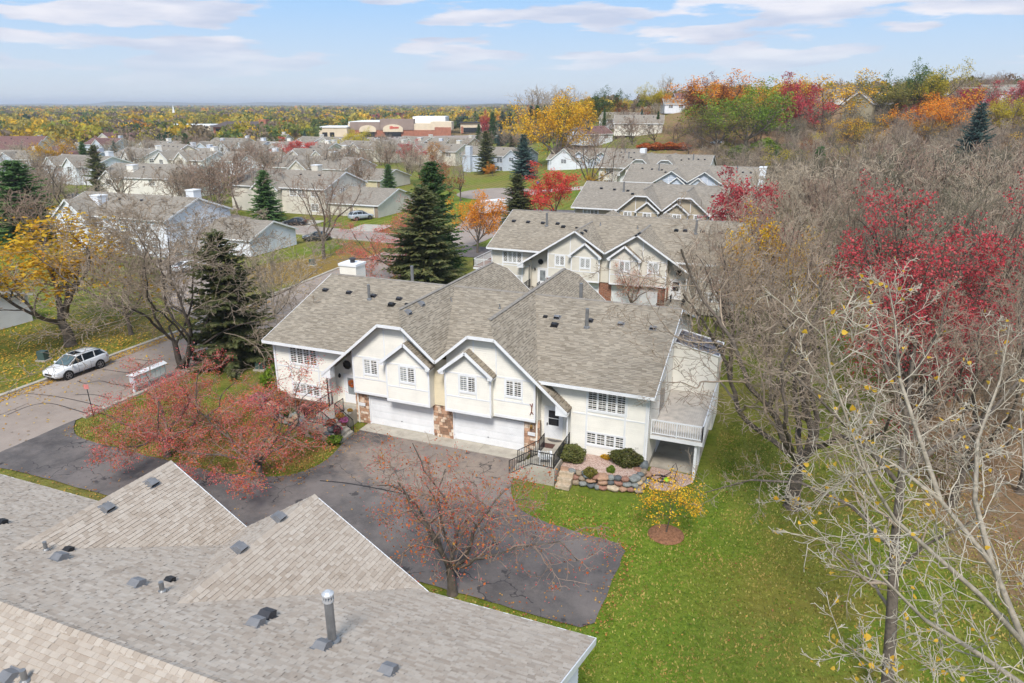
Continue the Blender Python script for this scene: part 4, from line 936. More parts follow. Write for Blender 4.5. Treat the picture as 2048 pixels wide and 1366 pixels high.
def limb_mesh(name, a, mat, lo=0, hi=99, thin=1.0):
    a = a[(a[:, 8] >= lo) & (a[:, 8] <= hi)]; V, Q, base = [], [], 0
    for k, sel in ((7, a[a[:, 6] > .12]), (5, a[(a[:, 6] <= .12) & (a[:, 6] > .04)]), (3, a[a[:, 6] <= .04])):
        if not len(sel): continue
        p, q = sel[:, :3], sel[:, 3:6]; d = q - p; L = np.linalg.norm(d, axis=1, keepdims=True) + 1e-9; d = d / L; q = q + d * np.minimum(sel[:, 7:8] * .5, .03)
        ref = np.where(np.abs(d[:, 2:3]) > .9, [[1., 0, 0]], [[0, 0, 1.]]); u = np.cross(d, ref); u /= np.linalg.norm(u, axis=1, keepdims=True); w = np.cross(d, u); n = len(sel)
        ang = np.arange(k) * 2 * np.pi / k
        ring = u[:, None, :] * np.cos(ang)[None, :, None] + w[:, None, :] * np.sin(ang)[None, :, None]
        A = p[:, None, :] + ring * sel[:, 6][:, None, None] * thin; B = q[:, None, :] + ring * sel[:, 7][:, None, None] * thin
        V.append(np.concatenate([A, B], 1).reshape(-1, 3)); i = base + np.arange(n)[:, None] * 2 * k + np.arange(k)[None, :]; j = base + np.arange(n)[:, None] * 2 * k + (np.arange(k)[None, :] + 1) % k
        Q.append(np.stack([i, j, j + k, i + k], 2).reshape(-1, 4)); base += n * 2 * k
    return np_mesh(name, np.concatenate(V), np.concatenate(Q), [mat], True)
def leaf_quads(C, size, rng, flat=0.0, asp=1.7):
    """one pointed, folded leaf per centre"""
    n = len(C); a = rng.normal(size=(n, 3)); a /= np.linalg.norm(a, axis=1, keepdims=True); b = rng.normal(size=(n, 3)); b[:, 2] *= (1 - flat); b -= a * (a * b).sum(1, keepdims=True); b /= np.linalg.norm(b, axis=1, keepdims=True) + 1e-9
    s = size * rng.uniform(.65, 1.3, (n, 1)); V = np.stack([C - a * s * asp / 2, C + b * s / 2, C + a * s * asp / 2, C - b * s / 2], 1).reshape(-1, 3)
    return V, np.arange(n * 4).reshape(n, 4)
def heart_leaves(C, size, rng):
    """broad six-cornered leaves with a drawn-out tip, for trees close by"""
    n = len(C); a = rng.normal(size=(n, 3)); a /= np.linalg.norm(a, axis=1, keepdims=True); b = rng.normal(size=(n, 3)); b -= a * (a * b).sum(1, keepdims=True); b /= np.linalg.norm(b, axis=1, keepdims=True)
    s = size * rng.uniform(.6, 1.2, (n, 1)); nn = np.cross(a, b); f = [(-.45, 0, 0), (-.35, .42, .12), (.12, .46, .10), (.75, 0, -.08), (.12, -.46, .10), (-.35, -.42, .12)]
    V = np.stack([C + (a * p + b * q + nn * r) * s for p, q, r in f], 1).reshape(-1, 3); i = np.arange(n)[:, None] * 6
    return V, np.concatenate([i + np.array([[0, 1, 2, 3]]), i + np.array([[0, 3, 4, 5]])])
def leaves_mesh(name, tips, per, spread, size, mat, seed, keep=1.0, zmin=-1, asp=1.5):
    rng = np.random.default_rng(seed); t = tips[tips[:, 2] > zmin]
    if keep < 1: t = t[rng.random(len(t)) < keep]
    C = np.repeat(t[:, :3], per, 0) + rng.normal(size=(len(t) * per, 3)) * spread
    V, Q = leaf_quads(C, size, rng, 0.3, asp); return np_mesh(name, V, Q, [mat])
PROTO = {}
def proto(key, name, parts, h):
    """a tree built once; later trees copy it with its parts"""
    PROTO[key] = (name, parts, h)
def plant(key, p, height, label, cat='tree', group=None, rz=None, wide=1.0, mats=None, name=None, seed=None):
    nm, parts, h = PROTO[key]; s = height / h
    r = random.Random(seed if seed is not None else hash((round(p[0], 2), round(p[1], 2))) & 0xffff)
    e = empty(name or nm, (p[0], p[1], p[2] - .05), r.uniform(0, 6.28) if rz is None else rz); e.scale = (s * wide, s * wide, s)
    tag(e, label, cat, group)
    for pn, me, mt in parts:
        o = bpy.data.objects.new(pn, me); COL.objects.link(o); o.parent = e
        mt = (mats or {}).get(pn)
        if mt: o.material_slots[0].link = 'OBJECT'; o.material_slots[0].material = mt
    return e
YEL = leafmat('golden_leaf', [srgb(204, 154, 28), srgb(228, 180, 42), srgb(240, 200, 60), srgb(210, 144, 32), srgb(166, 142, 44)])
YGR = leafmat('yellow_green_leaf', [srgb(176, 164, 40), srgb(206, 184, 48), srgb(226, 200, 62), srgb(136, 142, 42)])
ORA = leafmat('orange_leaf', [srgb(236, 146, 32), srgb(246, 164, 44), srgb(230, 124, 34), srgb(246, 184, 66), srgb(212, 130, 40)])
REDL = leafmat('scarlet_leaf', [srgb(206, 62, 58), srgb(230, 88, 76), srgb(186, 46, 52), srgb(236, 110, 84), srgb(216, 66, 68)])
CRIM = leafmat('crimson_leaf', [srgb(178, 52, 64), srgb(204, 74, 84), srgb(150, 44, 52), srgb(214, 104, 104), srgb(172, 66, 62)])
GRN = leafmat('green_leaf', [srgb(58, 84, 38), srgb(78, 104, 46), srgb(96, 120, 54), srgb(66, 90, 44)])
LGR = leafmat('bright_green_leaf', [srgb(108, 134, 40), srgb(136, 158, 52), srgb(90, 118, 36), srgb(150, 164, 66)])
OLV = leafmat('olive_leaf', [srgb(120, 116, 52), srgb(142, 132, 62), srgb(104, 106, 50), srgb(164, 146, 70)])
RUS = leafmat('rusty_leaf', [srgb(150, 96, 60), srgb(176, 116, 70), srgb(132, 84, 58), srgb(166, 92, 64)])
BRN = leafmat('dry_brown_leaf', [srgb(128, 100, 84), srgb(146, 114, 96), srgb(112, 88, 76)])
BERRY = leafmat('red_berry', [srgb(220, 92, 94), srgb(234, 124, 118), srgb(206, 72, 78), srgb(238, 150, 140)], .35)
CRABL = leafmat('rust_orange_leaf', [srgb(196, 96, 54), srgb(212, 120, 58), srgb(176, 78, 54), srgb(190, 140, 60), srgb(160, 84, 62)])
NEED = leafmat('spruce_needle', [srgb(74, 104, 60), srgb(98, 130, 74), srgb(120, 150, 86), srgb(84, 114, 68)], .4)
NEEDB = leafmat('blue_spruce_needle', [srgb(84, 112, 104), srgb(108, 136, 126), srgb(74, 100, 92), srgb(128, 152, 142)], .35)
NEEDO = leafmat('brownish_spruce_needle', [srgb(100, 110, 66), srgb(130, 132, 84), srgb(86, 98, 62), srgb(152, 144, 98)], .4)
# -- bare trees
def bare(key, name, seed, H, r0, bark, twig, **kw):
    a, t = grow(seed, H, r0, **kw); proto(key, name, [('trunk', limb_mesh('trunk', a, bark, 0, 1), None), ('crown', limb_mesh('crown', a, twig, 2, 9), None)], H); return a, t
bareS, bareST = bare('street', 'street_tree', 3, 14, .34, BARK_D, TWIG, fork=.14, limbs=(4, 4), spread=34, levels=6, kids=(6, 7, 7, 6, 5), ratio=(.62, .58, .54, .5, .5), gnarl=.11, up=.03, multi=3, leader=False, kang=42, rmin=.013)
bare('round0', 'bare_tree', 11, 11, .22, BARK, TWIG, fork=.2, limbs=(6, 7), spread=42, levels=5, kids=(6, 7, 6, 5), ratio=(.6, .52, .48, .45), gnarl=.10, up=.06, rmin=.017)
bare('round1', 'bare_tree', 12, 11, .24, BARK, TWIG_R, fork=.22, limbs=(6, 8), spread=50, levels=5, kids=(6, 7, 6, 5), ratio=(.58, .5, .48, .45), gnarl=.12, up=.07, rmin=.017)
bare('wood0', 'bare_tree', 21, 16, .22, BARK, TWIG, fork=.3, limbs=(5, 6), spread=26, levels=5, kids=(8, 7, 6, 5), ratio=(.5, .48, .45, .45), gnarl=.09, up=.08, rmin=.012)
bare('wood1', 'bare_tree', 22, 16, .20, BARK, TWIG, fork=.25, limbs=(5, 7), spread=30, levels=5, kids=(8, 7, 6, 5), ratio=(.5, .48, .45, .45), gnarl=.11, up=.09, rmin=.012, multi=2)
bare('wood2', 'bare_tree', 23, 15, .24, BARK_D, TWIG_P, fork=.35, limbs=(5, 6), spread=34, levels=5, kids=(7, 7, 6, 5), ratio=(.52, .5, .46, .45), gnarl=.12, up=.06, rmin=.016)
bare('far0', 'bare_tree', 15, 11, .24, BARK, TWIG, fork=.2, limbs=(6, 8), spread=44, levels=4, kids=(9, 8, 6), ratio=(.58, .5, .45), gnarl=.1, up=.06, rmin=.034)
bare('far1', 'bare_tree', 16, 11, .22, BARK, TWIG_R, fork=.18, limbs=(7, 8), spread=38, levels=4, kids=(9, 8, 6), ratio=(.55, .5, .45), gnarl=.12, up=.08, rmin=.034, multi=2)
bare('far2', 'bare_tree', 17, 14, .22, BARK, TWIG_P, fork=.25, limbs=(6, 7), spread=28, levels=4, kids=(10, 8, 6), ratio=(.5, .48, .45), gnarl=.1, up=.08, rmin=.032)
bare('vase', 'bare_shrub_tree', 31, 5, .10, BARK_P, TWIG_P, fork=.06, limbs=(6, 8), spread=24, levels=4, kids=(7, 6, 5), ratio=(.5, .5, .5), gnarl=.08, up=.03, multi=2, rmin=.011)
bigR, bigRT = bare('lawn_big', 'bare_tree', 41, 17, .36, BARK, TWIG, fork=.2, limbs=(7, 8), spread=50, levels=6, kids=(6, 7, 7, 6, 5), ratio=(.6, .55, .5, .5, .5), gnarl=.11, up=.06, rmin=.012, kang=48)
# -- crab apples: twisted, weeping twigs set with fruit
for k, sd_, kd, rm, nf, fs, lk in ((0, 51, (7, 7, 7, 4), .010, 7, .044, .3), (1, 52, (6, 7, 6, 4), .007, 2, .036, .22)):
    a, t = grow(sd_, 4.6, .14, fork=.16, limbs=(6, 8), spread=54, levels=5, kids=kd, ratio=(.62, .55, .5, .5), gnarl=.2, up=.06, droop=.04, rmin=rm, kang=52, seg=.45)
    fr = leaves_mesh('fruit', t, nf, .12, fs, BERRY, sd_, 1.0, asp=1.1); lv = leaves_mesh('leaf_cluster', t, 4, .10, .055, CRABL, sd_ + 7, lk)
    proto('crab%d' % k, 'crabapple_tree', [('trunk', limb_mesh('trunk', a, BARK, 0, 1), None), ('crown', limb_mesh('crown', a, TWIG_R, 2, 9), None), ('fruit', fr, None), ('leaves', lv, None)], 4.6)
# -- leafy trees
def leafy(key, name, seed, H, r0, mat, per, sprd, size, keep=1.0, **kw):
    k = dict(fork=.2, limbs=(6, 8), spread=40, levels=4, kids=(8, 7, 6), ratio=(.55, .5, .45), gnarl=.1, up=.06, rmin=.012); k.update(kw)
    a, t = grow(seed, H, r0, **k); proto(key, name, [('trunk', limb_mesh('trunk', a, BARK), None), ('crown', leaves_mesh('crown', t, per, sprd, size, mat, seed, keep, zmin=H * .2), None)], H)
leafy('leaf0', 'maple_tree', 61, 9, .2, YEL, 15, .27, .135)
leafy('leaf1', 'maple_tree', 62, 9, .2, YEL, 15, .29, .135, spread=48, kids=(8, 7, 6))
leafy('leaf2', 'maple_tree', 63, 9, .18, REDL, 17, .27, .15, spread=30, fork=.12)
leafy('sparse', 'maple_tree', 64, 9, .22, YEL, 7, .30, .15, .9, spread=50, kids=(8, 8, 6))
leafy('thin', 'maple_tree', 65, 12, .22, CRIM, 6, .22, .10, .9, spread=40, levels=5, kids=(6, 6, 6, 5), ratio=(.58, .52, .48, .45))
leafy('sapling', 'sapling', 66, 2.6, .03, YEL, 4, .10, .055, .8, fork=.35, limbs=(6, 7), spread=55, levels=3, kids=(8, 6), seg=.25, rmin=.004)
leafy('poplar', 'columnar_tree', 67, 9, .12, OLV, 6, .18, .18, spread=12, fork=.1, limbs=(7, 8))
# -- spruces
def spruce(key, seed, H, W, mat, taper=1.0, gap=.22, bare_low=.03, lumpy=.21):
    rng = np.random.default_rng(seed); C, D, L = [], [], []; S = [((0, 0, -.15), (0, 0, H * .5), .02 * H, .011 * H, 0), ((0, 0, H * .5), (0, 0, H * .99), .011 * H, .02, 0)]
    z = H * bare_low + .2; ph = 0
    while z < H * .985:
        t = z / H; rad = W * (1 - t) ** (.82 * taper) * (1 if t > .1 else .72 + 2.8 * t) + .08; nb = int(7 + 5 * (1 - t)); ph += 1.1
        for b in range(nb):
            th = ph + 2 * np.pi * b / nb + rng.normal() * .18; r = rad * rng.uniform(1 - 2.6 * lumpy, 1 + lumpy); tilt = -.22 + .75 * t + rng.normal() * .16
            dx = np.array([np.cos(th), np.sin(th), tilt]); sd = np.array([-np.sin(th), np.cos(th), 0]); p0 = np.array([0, 0, z + rng.normal() * gap * .3])
            S.append((tuple(p0), tuple(p0 + dx * r * .9), .012 * H * (1 - t) * .5 + .008, .006, 1))
            n = max(3, int(r / .15))
            for i in range(n):
                f = .12 + .9 * (i + rng.random() * .7) / n; q = p0 + dx * r * f + np.array([0, 0, .10 * r * f * f]); ln = (.18 + .34 * r * (1 - f) * .6 + .1) * rng.uniform(.7, 1.2)
                for s_ in (-1, 1):
                    dd = dx * .75 + sd * s_ * rng.uniform(.5, 1.0) + np.array([0, 0, rng.normal() * .18 - .12]); C.append(q); D.append(dd / np.linalg.norm(dd)); L.append(ln)
        z += gap * rng.uniform(.75, 1.25) * (1 if t < .8 else .75)
    C, D, L = np.array(C), np.array(D), np.array(L)[:, None]; n = len(C); w = np.cross(D, np.array([[0, 0, 1.]]) + rng.normal(size=(n, 3)) * .55); w /= np.linalg.norm(w, axis=1, keepdims=True); wd = np.minimum(L * .26, .10) * rng.uniform(.8, 1.3, (n, 1))
    dn = np.array([[0, 0, -.06]]) * L / .3
    V = np.stack([C - D * .02, C + D * L * .5 + w * wd, C + D * L + dn, C + D * L * .5 - w * wd], 1).reshape(-1, 3); Q = np.arange(4 * n).reshape(n, 4)
    w2 = np.cross(D, w); V2 = np.stack([C, C + D * L * .45 + w2 * wd * .8, C + D * L * .9 + dn, C + D * L * .45 - w2 * wd * .8], 1).reshape(-1, 3)
    V = np.concatenate([V, V2]); Q = np.concatenate([Q, Q + 4 * n])
    proto(key, 'spruce_tree', [('trunk', limb_mesh('trunk', np.array([(*s[0], *s[1], s[2], s[3], s[4]) for s in S], float), BARK_D), None), ('crown', np_mesh('crown', V, Q, [mat]), None)], H)
spruce('spruce0', 71, 11, 2.5, NEED, .72); spruce('spruce1', 72, 11, 2.7, NEEDB, .75, .28); spruce('spruce2', 73, 11, 2.2, NEEDO, .68, .25, .03, .27); spruce('ragged', 75, 11, 2.4, NEEDO, .7, .27, .03, .30); spruce('cedar', 74, 7, 1.1, NEED, .55, .2)
# -- rounded shrubs of small leaves
def shrub(key, seed, mat, n=2600, size=.06, flat=.75):
    rng = np.random.default_rng(seed); d = rng.normal(size=(n, 3)); d /= np.linalg.norm(d, axis=1, keepdims=True); lump = 1 + .10 * np.sin(d[:, 0] * 5 + seed) + .09 * np.sin(d[:, 1] * 6 + 1) + .08 * np.sin(d[:, 2] * 7)
    C = d * (rng.uniform(.72, 1.03, n) * lump)[:, None] * np.array([[.55, .55, .5 * flat]]) + np.array([[0, 0, .5 * flat]]); C = C[C[:, 2] > 0]
    V, Q = leaf_quads(C, size, rng, .2); a, t = grow(seed, .8 * flat, .03, fork=.1, limbs=(6, 8), spread=45, levels=3, kids=(5, 4), seg=.2, rmin=.004)
    proto(key, 'shrub', [('stems', limb_mesh('stems', a, BARK_D), None), ('foliage', np_mesh('foliage', V, Q, [mat]), None)], 1.0 * flat)
shrub('shrub0', 81, leafmat('box_leaf', [srgb(96, 104, 54), srgb(120, 122, 66), srgb(80, 88, 46), srgb(140, 132, 82)]), 4200, .055); shrub('shrub1', 82, LGR, 1500, .12, 1.15); shrub('shrub2', 83, OLV, 900, .1, .8)
shrub('thicket', 84, LGR, 3200, .10, .8)
def T(key, px, py, top, label, wide=1.0, cat='tree', group=None, mats=None, rz=None, name=None, d=None):
    p = at(px, py) if d is None else pol(px, d)
    return plant(key, p, height_for(p, top), label, cat, group, rz, wide, mats, name)
CR = lambda m, t=None: dict(crown=m, **({'trunk': t} if t else {}))
# ------------------------------------------------------------------ trees one can point at
T('street', 362, 737, 372, 'large bare street tree forking low beside the road, left of the cream house', 1.2, rz=4.4)
T('leaf1', 140, 690, 448, 'dense golden maple on the leaf covered lawn behind the white suv', 1.95, rz=2.0)
T('round0', 262, 668, 500, 'bare grey tree between the golden maple and the large street tree', 1.3, rz=1.0)
T('ragged', 468, 724, 462, 'scruffy dark spruce between the large street tree and the cream house', 1.6)
T('vase', 552, 642, 480, 'small pale bare tree with upswept twigs behind the cream house roof end', 1.1)
T('crab0', 335, 912, 762, 'red crabapple with spreading twigs on the lawn island by the white mailboxes', 1.3, rz=.5)
T('crab0', 520, 955, 800, 'rust and red crabapple in front of the cream house, behind the nearest gable', 1.35, rz=1.0)
T('crab1', 905, 1186, 918, 'thin crabapple with red fruit standing at the near driveway edge', 1.0, rz=4.0)
T('crab0', 800, 562, 440, 'dark red crabapple beyond the white chimney of the cream house', 1.0)
T('crab1', 1262, 624, 528, 'small red crabapple before the brick piers of the beige house', .8)
T('spruce0', 870, 548, 322, 'tallest dense dark green spruce in the middle, behind the brownish one', 1.3)
T('spruce2', 850, 582, 374, 'broad brownish spruce standing in front of the tallest dark spruce', 2.0)
T('spruce0', 536, 442, 340, 'single full green spruce by the grey roofed white garage', 1.6)
T('round1', 648, 517, 345, 'bare tree with a few brown leaves on the grass by the dark sedan', 1.0)
T('leaf0', 955, 506, 394, 'orange maple beside the tallest spruce and the white trailer', .95, mats=CR(ORA))
T('round0', 921, 402, 305, 'bare tree with a long low limb on the island of bright grass', .8)
T('spruce2', 1036, 448, 348, 'bushy olive spruce by the white cargo trailer', 1.9)
T('leaf2', 1112, 440, 334, 'scarlet maple left of the tan house', 1.15)
T('leaf1', 1186, 398, 343, 'golden maple under the large bare tree, beyond the tan house', .95)
T('round1', 1178, 398, 250, 'large round bare tree beyond the tan house', .95)
T('spruce1', 1047, 357, 268, 'blue-green spruce in front of the pale blue house', 1.4)
T('spruce2', 972, 347, 262, 'olive spruce left of the blue-green one by the pale house', 1.4)
T('leaf2', 1492, 0, 350, 'crimson maple in front of the right end of the tan house', .95, mats=CR(CRIM), d=93)
T('leaf0', 1562, 0, 452, 'yellow tree at the wood edge beside the beige house', .75, d=64)
T('lawn_big', 1585, 1012, 505, 'large spreading bare tree standing on the lawn by the deck', 1.35, rz=2.6)
T('wood2', 1445, 720, 470, 'thin dark bare tree beyond the sunroom roof', .8)
T('sapling', 1332, 1068, 968, 'young sapling with yellow leaves in a ring of mulch', 1.15, name='sapling')
T('spruce0', 58, 480, 320, 'dark green spruce at the left edge', 2.2)
T('round0', 140, 452, 322, 'bare brown tree between the edge spruce and the white house', 1.25)
T('leaf1', 108, 352, 283, 'round yellow tree by the maroon roofed houses', 1.25)
T('spruce2', 205, 395, 290, 'ragged dark spruce behind the white house', 1.3)
T('spruce0', 175, 352, 283, 'dark spruce right of the round yellow tree', 1.1)
T('spruce0', 378, 330, 266, 'pointed green spruce among the cream houses', 1.15)
T('spruce1', 232, 318, 281, 'small blue spruce by the maroon roof', 1.2)
T('leaf2', 600, 330, 278, 'wide red maple before the strip of shops', 1.7)
T('leaf2', 815, 335, 283, 'slim red maple between the grey roofs', 1.1, mats=CR(leafmat('soft_red_leaf', [srgb(206, 98, 92), srgb(190, 80, 80), srgb(216, 118, 104)])))
T('sparse', 866, 335, 284, 'half bare orange tree right of the slim red maple', 1.2, mats=CR(leafmat('amber_leaf', [srgb(186, 128, 62), srgb(202, 146, 72), srgb(160, 112, 62)])))
T('leaf0', 720, 312, 262, 'dark golden tree before the shop parking lot', 1.35, mats=CR(YGR))
T('spruce0', 958, 300, 248, 'spruce at the end of the parking lot, left of the grey-blue one', .9); T('spruce1', 1003, 292, 240, 'grey-blue spruce beyond the pale house roof', 1.1)
T('leaf2', 985, 352, 326, 'tiny orange tree by the path to the carport', 1.0, mats=CR(ORA))
T('cedar', 1628, 400, 292, 'narrow green cedar among the grey wood', 1.0)
T('spruce1', 612, 300, 262, 'dark spruce beside the wide red maple', 1.0); T('spruce1', 565, 285, 262, 'small blue spruce left of the red maple', 1.2)
T('round1', 880, 372, 305, 'reddish bare tree beside the grass island', .9)
T('leaf2', 868, 400, 318, 'dusty red maple behind the tallest spruce', 1.0, mats=CR(RUS))
# bare trees standing between the left-hand houses
LB = [('far0', 440, 410, 300, 1.2), ('far1', 478, 420, 292, 1.2), ('far1', 425, 440, 318, 1.15), ('far0', 560, 372, 285, 1.3), ('far1', 505, 352, 280, 1.2), ('far0', 660, 372, 280, 1.2), ('far1', 700, 352, 285, 1.3), ('far0', 735, 362, 290, 1.2), ('far1', 772, 345, 292, 1.1),
      ('far0', 245, 405, 325, 1.2), ('far1', 90, 420, 340, 1.3), ('far0', 300, 330, 272, 1.4), ('far1', 400, 318, 270, 1.4), ('far0', 455, 300, 262, 1.4), ('far1', 120, 318, 275, 1.4), ('far0', 60, 330, 285, 1.4), ('far1', 200, 300, 265, 1.5), ('far0', 250, 292, 262, 1.5), ('far1', 340, 300, 262, 1.4), ('far0', 20, 410, 345, 1.3)]
for k, (key, px, py, top, w) in enumerate(LB): T(key, px, py, top, 'bare grey-brown tree standing among the houses on the left', w, group='bare trees among the left-hand houses')
# bare trees along the path and the foot of the hill
MB_ = [('far0', 1000, 300, 250, 1.4), ('far1', 1060, 290, 235, 1.5), ('far0', 1100, 300, 240, 1.5), ('far1', 1265, 288, 232, 1.6), ('far0', 1310, 290, 240, 1.5), ('far1', 1350, 285, 240, 1.4), ('far0', 1395, 275, 235, 1.3), ('far1', 1130, 282, 245, 1.5), ('far1', 1220, 270, 235, 1.5)]
HOUSE_SPOTS = [(-84, 75), (-88, 119), (-110, 158), (-134, 127), (-196, 183), (-138, 196), (-172, 172), (-165, 225), (-205, 235), (-118, 240), (-146, 262), (-190, 285), (-182, 142), (-83, 217), (-62, 212), (-268, 186), (-305, 215), (-338, 292), (-300, 265), (-64, 46)]
rl = random.Random(33)
def left_fill():
    n = 0
    for _ in range(900):
        fw = rl.uniform(105, 330); u = rl.uniform(-.74, .02); X = u * fw; x, y = CY * X - SY * fw, SY * X + CY * fw
        if -62 < x or (96 < y < 109 and x > -140) or (x > -90 and 100 < y < 190): continue
        if any(hx - 26 < x < hx + 13 and hy - 3 < y < hy + 17 for hx, hy in HOUSE_SPOTS): continue
        if rl.random() < .12: plant(rl.choice(('spruce0', 'spruce1', 'spruce2')), Vector((x, y, gz(x, y))), rl.uniform(6, 9), 'conifer standing among the rows of houses on the left', 'tree', 'conifers among the left-hand houses', None, 1.4)
        else: plant(rl.choice(('far0', 'far1', 'far1', 'far2')), Vector((x, y, gz(x, y))), rl.uniform(7, 10.5), 'bare grey-brown tree standing among the houses on the left', 'tree', 'bare trees among the left-hand houses', None, rl.uniform(.9, 1.3), CR(rl.choice((TWIG, TWIG_R, TWIG_P))))
        n += 1
        if n >= 75: break
for key, px, py, top, w in MB_: T(key, px, py, top, 'bare rounded tree in the row at the foot of the hill', w, group='bare trees at the foot of the hill')

left_fill()
# ------------------------------------------------------------------ the wood on the right
rw = random.Random(9)
def wood():
    n = 0; spots = []
    for _ in range(4000):
        fw = rw.uniform(34, 250); u = rw.uniform(.14, .86); X = u * fw; x, y = CY * X - SY * fw, SY * X + CY * fw
        edge = 7.5 if y < 70 else (3 if y < 110 else (-1.5 if y < 175 else (-14 if y < 215 else -6)))
        if x < edge + 2 * math.sin(y * .15): continue
        if y < 47 and x < 10: continue
        if fw < 47 and .42 < u < .74: continue
        md = 3.3 + fw * .014
        if any((x - a) ** 2 + (y - b) ** 2 < md * md for a, b in spots): continue
        spots.append((x, y)); n += 1
        if n >= 285: break
    for k, (x, y) in enumerate(spots):
        p = Vector((x, y, gz(x, y))); key = rw.choice(('wood0', 'wood0', 'wood1', 'wood1', 'wood2')) if y < 85 else rw.choice(('far2', 'far2', 'far1')); h = (rw.uniform(11, 15) if y > 80 else rw.uniform(12.5, 16.5)) if y < 140 else rw.uniform(8, 11)
        tw = rw.choice((TWIG, TWIG, TWIG_P, TWIG_R, plain('olive_twig', srgb(118, 112, 92), .2, 2, .95)))
        plant(key, p, h, 'bare grey tree in the dense wood on the right', 'tree', 'bare trees of the wood', rw.uniform(0, 6.28), rw.uniform(.8, 1.1), CR(tw), seed=k, name='woodland_tree')
wood()
for px, d, h, key in ((1440, 56, 10, 'wood0'), (1480, 60, 11, 'wood1'), (1520, 54, 12, 'wood2'), (1420, 68, 9, 'wood0'), (1470, 74, 11, 'wood1'), (1545, 66, 12, 'wood0'), (1500, 84, 11, 'wood2'), (1555, 80, 12, 'wood1'), (1535, 98, 11, 'wood0'), (1560, 110, 11, 'wood1'), (1620, 48, 13, 'wood1'), (1660, 56, 13, 'wood0'), (1600, 60, 12, 'wood2'), (1700, 47, 13, 'wood0')):
    plant(key, pol(px, d), h, 'bare tree at the wood edge by the row houses', 'tree', 'bare trees at the wood edge', None, .95, CR(rw.choice((TWIG, TWIG_R, TWIG_P))))
T('thin', 1850, 830, 420, 'tall crimson maple glowing through the bare wood', .95, rz=1); T('thin', 2010, 640, 450, 'crimson maple near the right edge, behind grey branches', .7, rz=3)
T('thin', 1840, 905, 560, 'low deep crimson maple under the tall one', 1.0)
# trees close to the camera at the right
def lawn_tree():
    """the trunk at the bottom right with a long low limb over the lawn"""
    fwd = Vector((-SY * CP, CY * CP, -SP))
    def P(px, py, dist): d = Vector(ray(px, py)).normalized(); return Vector((0, 0, CAMH)) + d * (dist / d.dot(fwd))
    b = at(1772, 1420); d0 = (b - Vector((0, 0, CAMH))).dot(fwd); L = lambda *q: [tuple(P(x, y, d0 + k) - b) for x, y, k in q]
    st = [([(0, 0, -.2)] + L((1782, 1250, -.4), (1790, 1080, -.9), (1803, 950, -1.3), (1815, 800, -1.6), (1832, 680, -1.8)), .24), (L((1788, 1090, -.9), (1700, 1010, -.6), (1600, 965, -.3), (1500, 960, 0), (1410, 985, .2)), .085), (L((1800, 970, -1.2), (1720, 880, -1.6), (1640, 800, -2.0), (1570, 735, -2.2)), .09), (L((1803, 950, -1.3), (1880, 890, -.8), (1960, 850, -.2), (2040, 760, .4), (2100, 650, .8)), .12), (L((1812, 830, -1.6), (1770, 730, -1.4), (1755, 640, -1.3), (1730, 560, -1.2)), .08), (L((1822, 760, -1.7), (1880, 660, -2.2), (1900, 570, -2.4)), .07), (L((1786, 1150, -.6), (1850, 1090, -1.6), (1930, 1050, -2.4), (2000, 1010, -3)), .07)]
    a, t = grow(15, 12, .3, levels=4, kids=(13, 7, 5), ratio=(.30, .45, .5), gnarl=.13, up=.02, seg=.4, rmin=.007, kang=50, stems=st)
    e = empty('bare_tree', b); tag(e, 'bare tree at the bottom with a long low limb over the lawn', 'tree'); obj('trunk', limb_mesh('trunk', a, BARK, 0, 0), None, e); obj('crown', limb_mesh('crown', a, TWIG, 1, 9), None, e)
lawn_tree()
T('lawn_big', 1905, 1010, 600, 'bare tree with crooked grey limbs behind the pale branches', .9, rz=4.0)
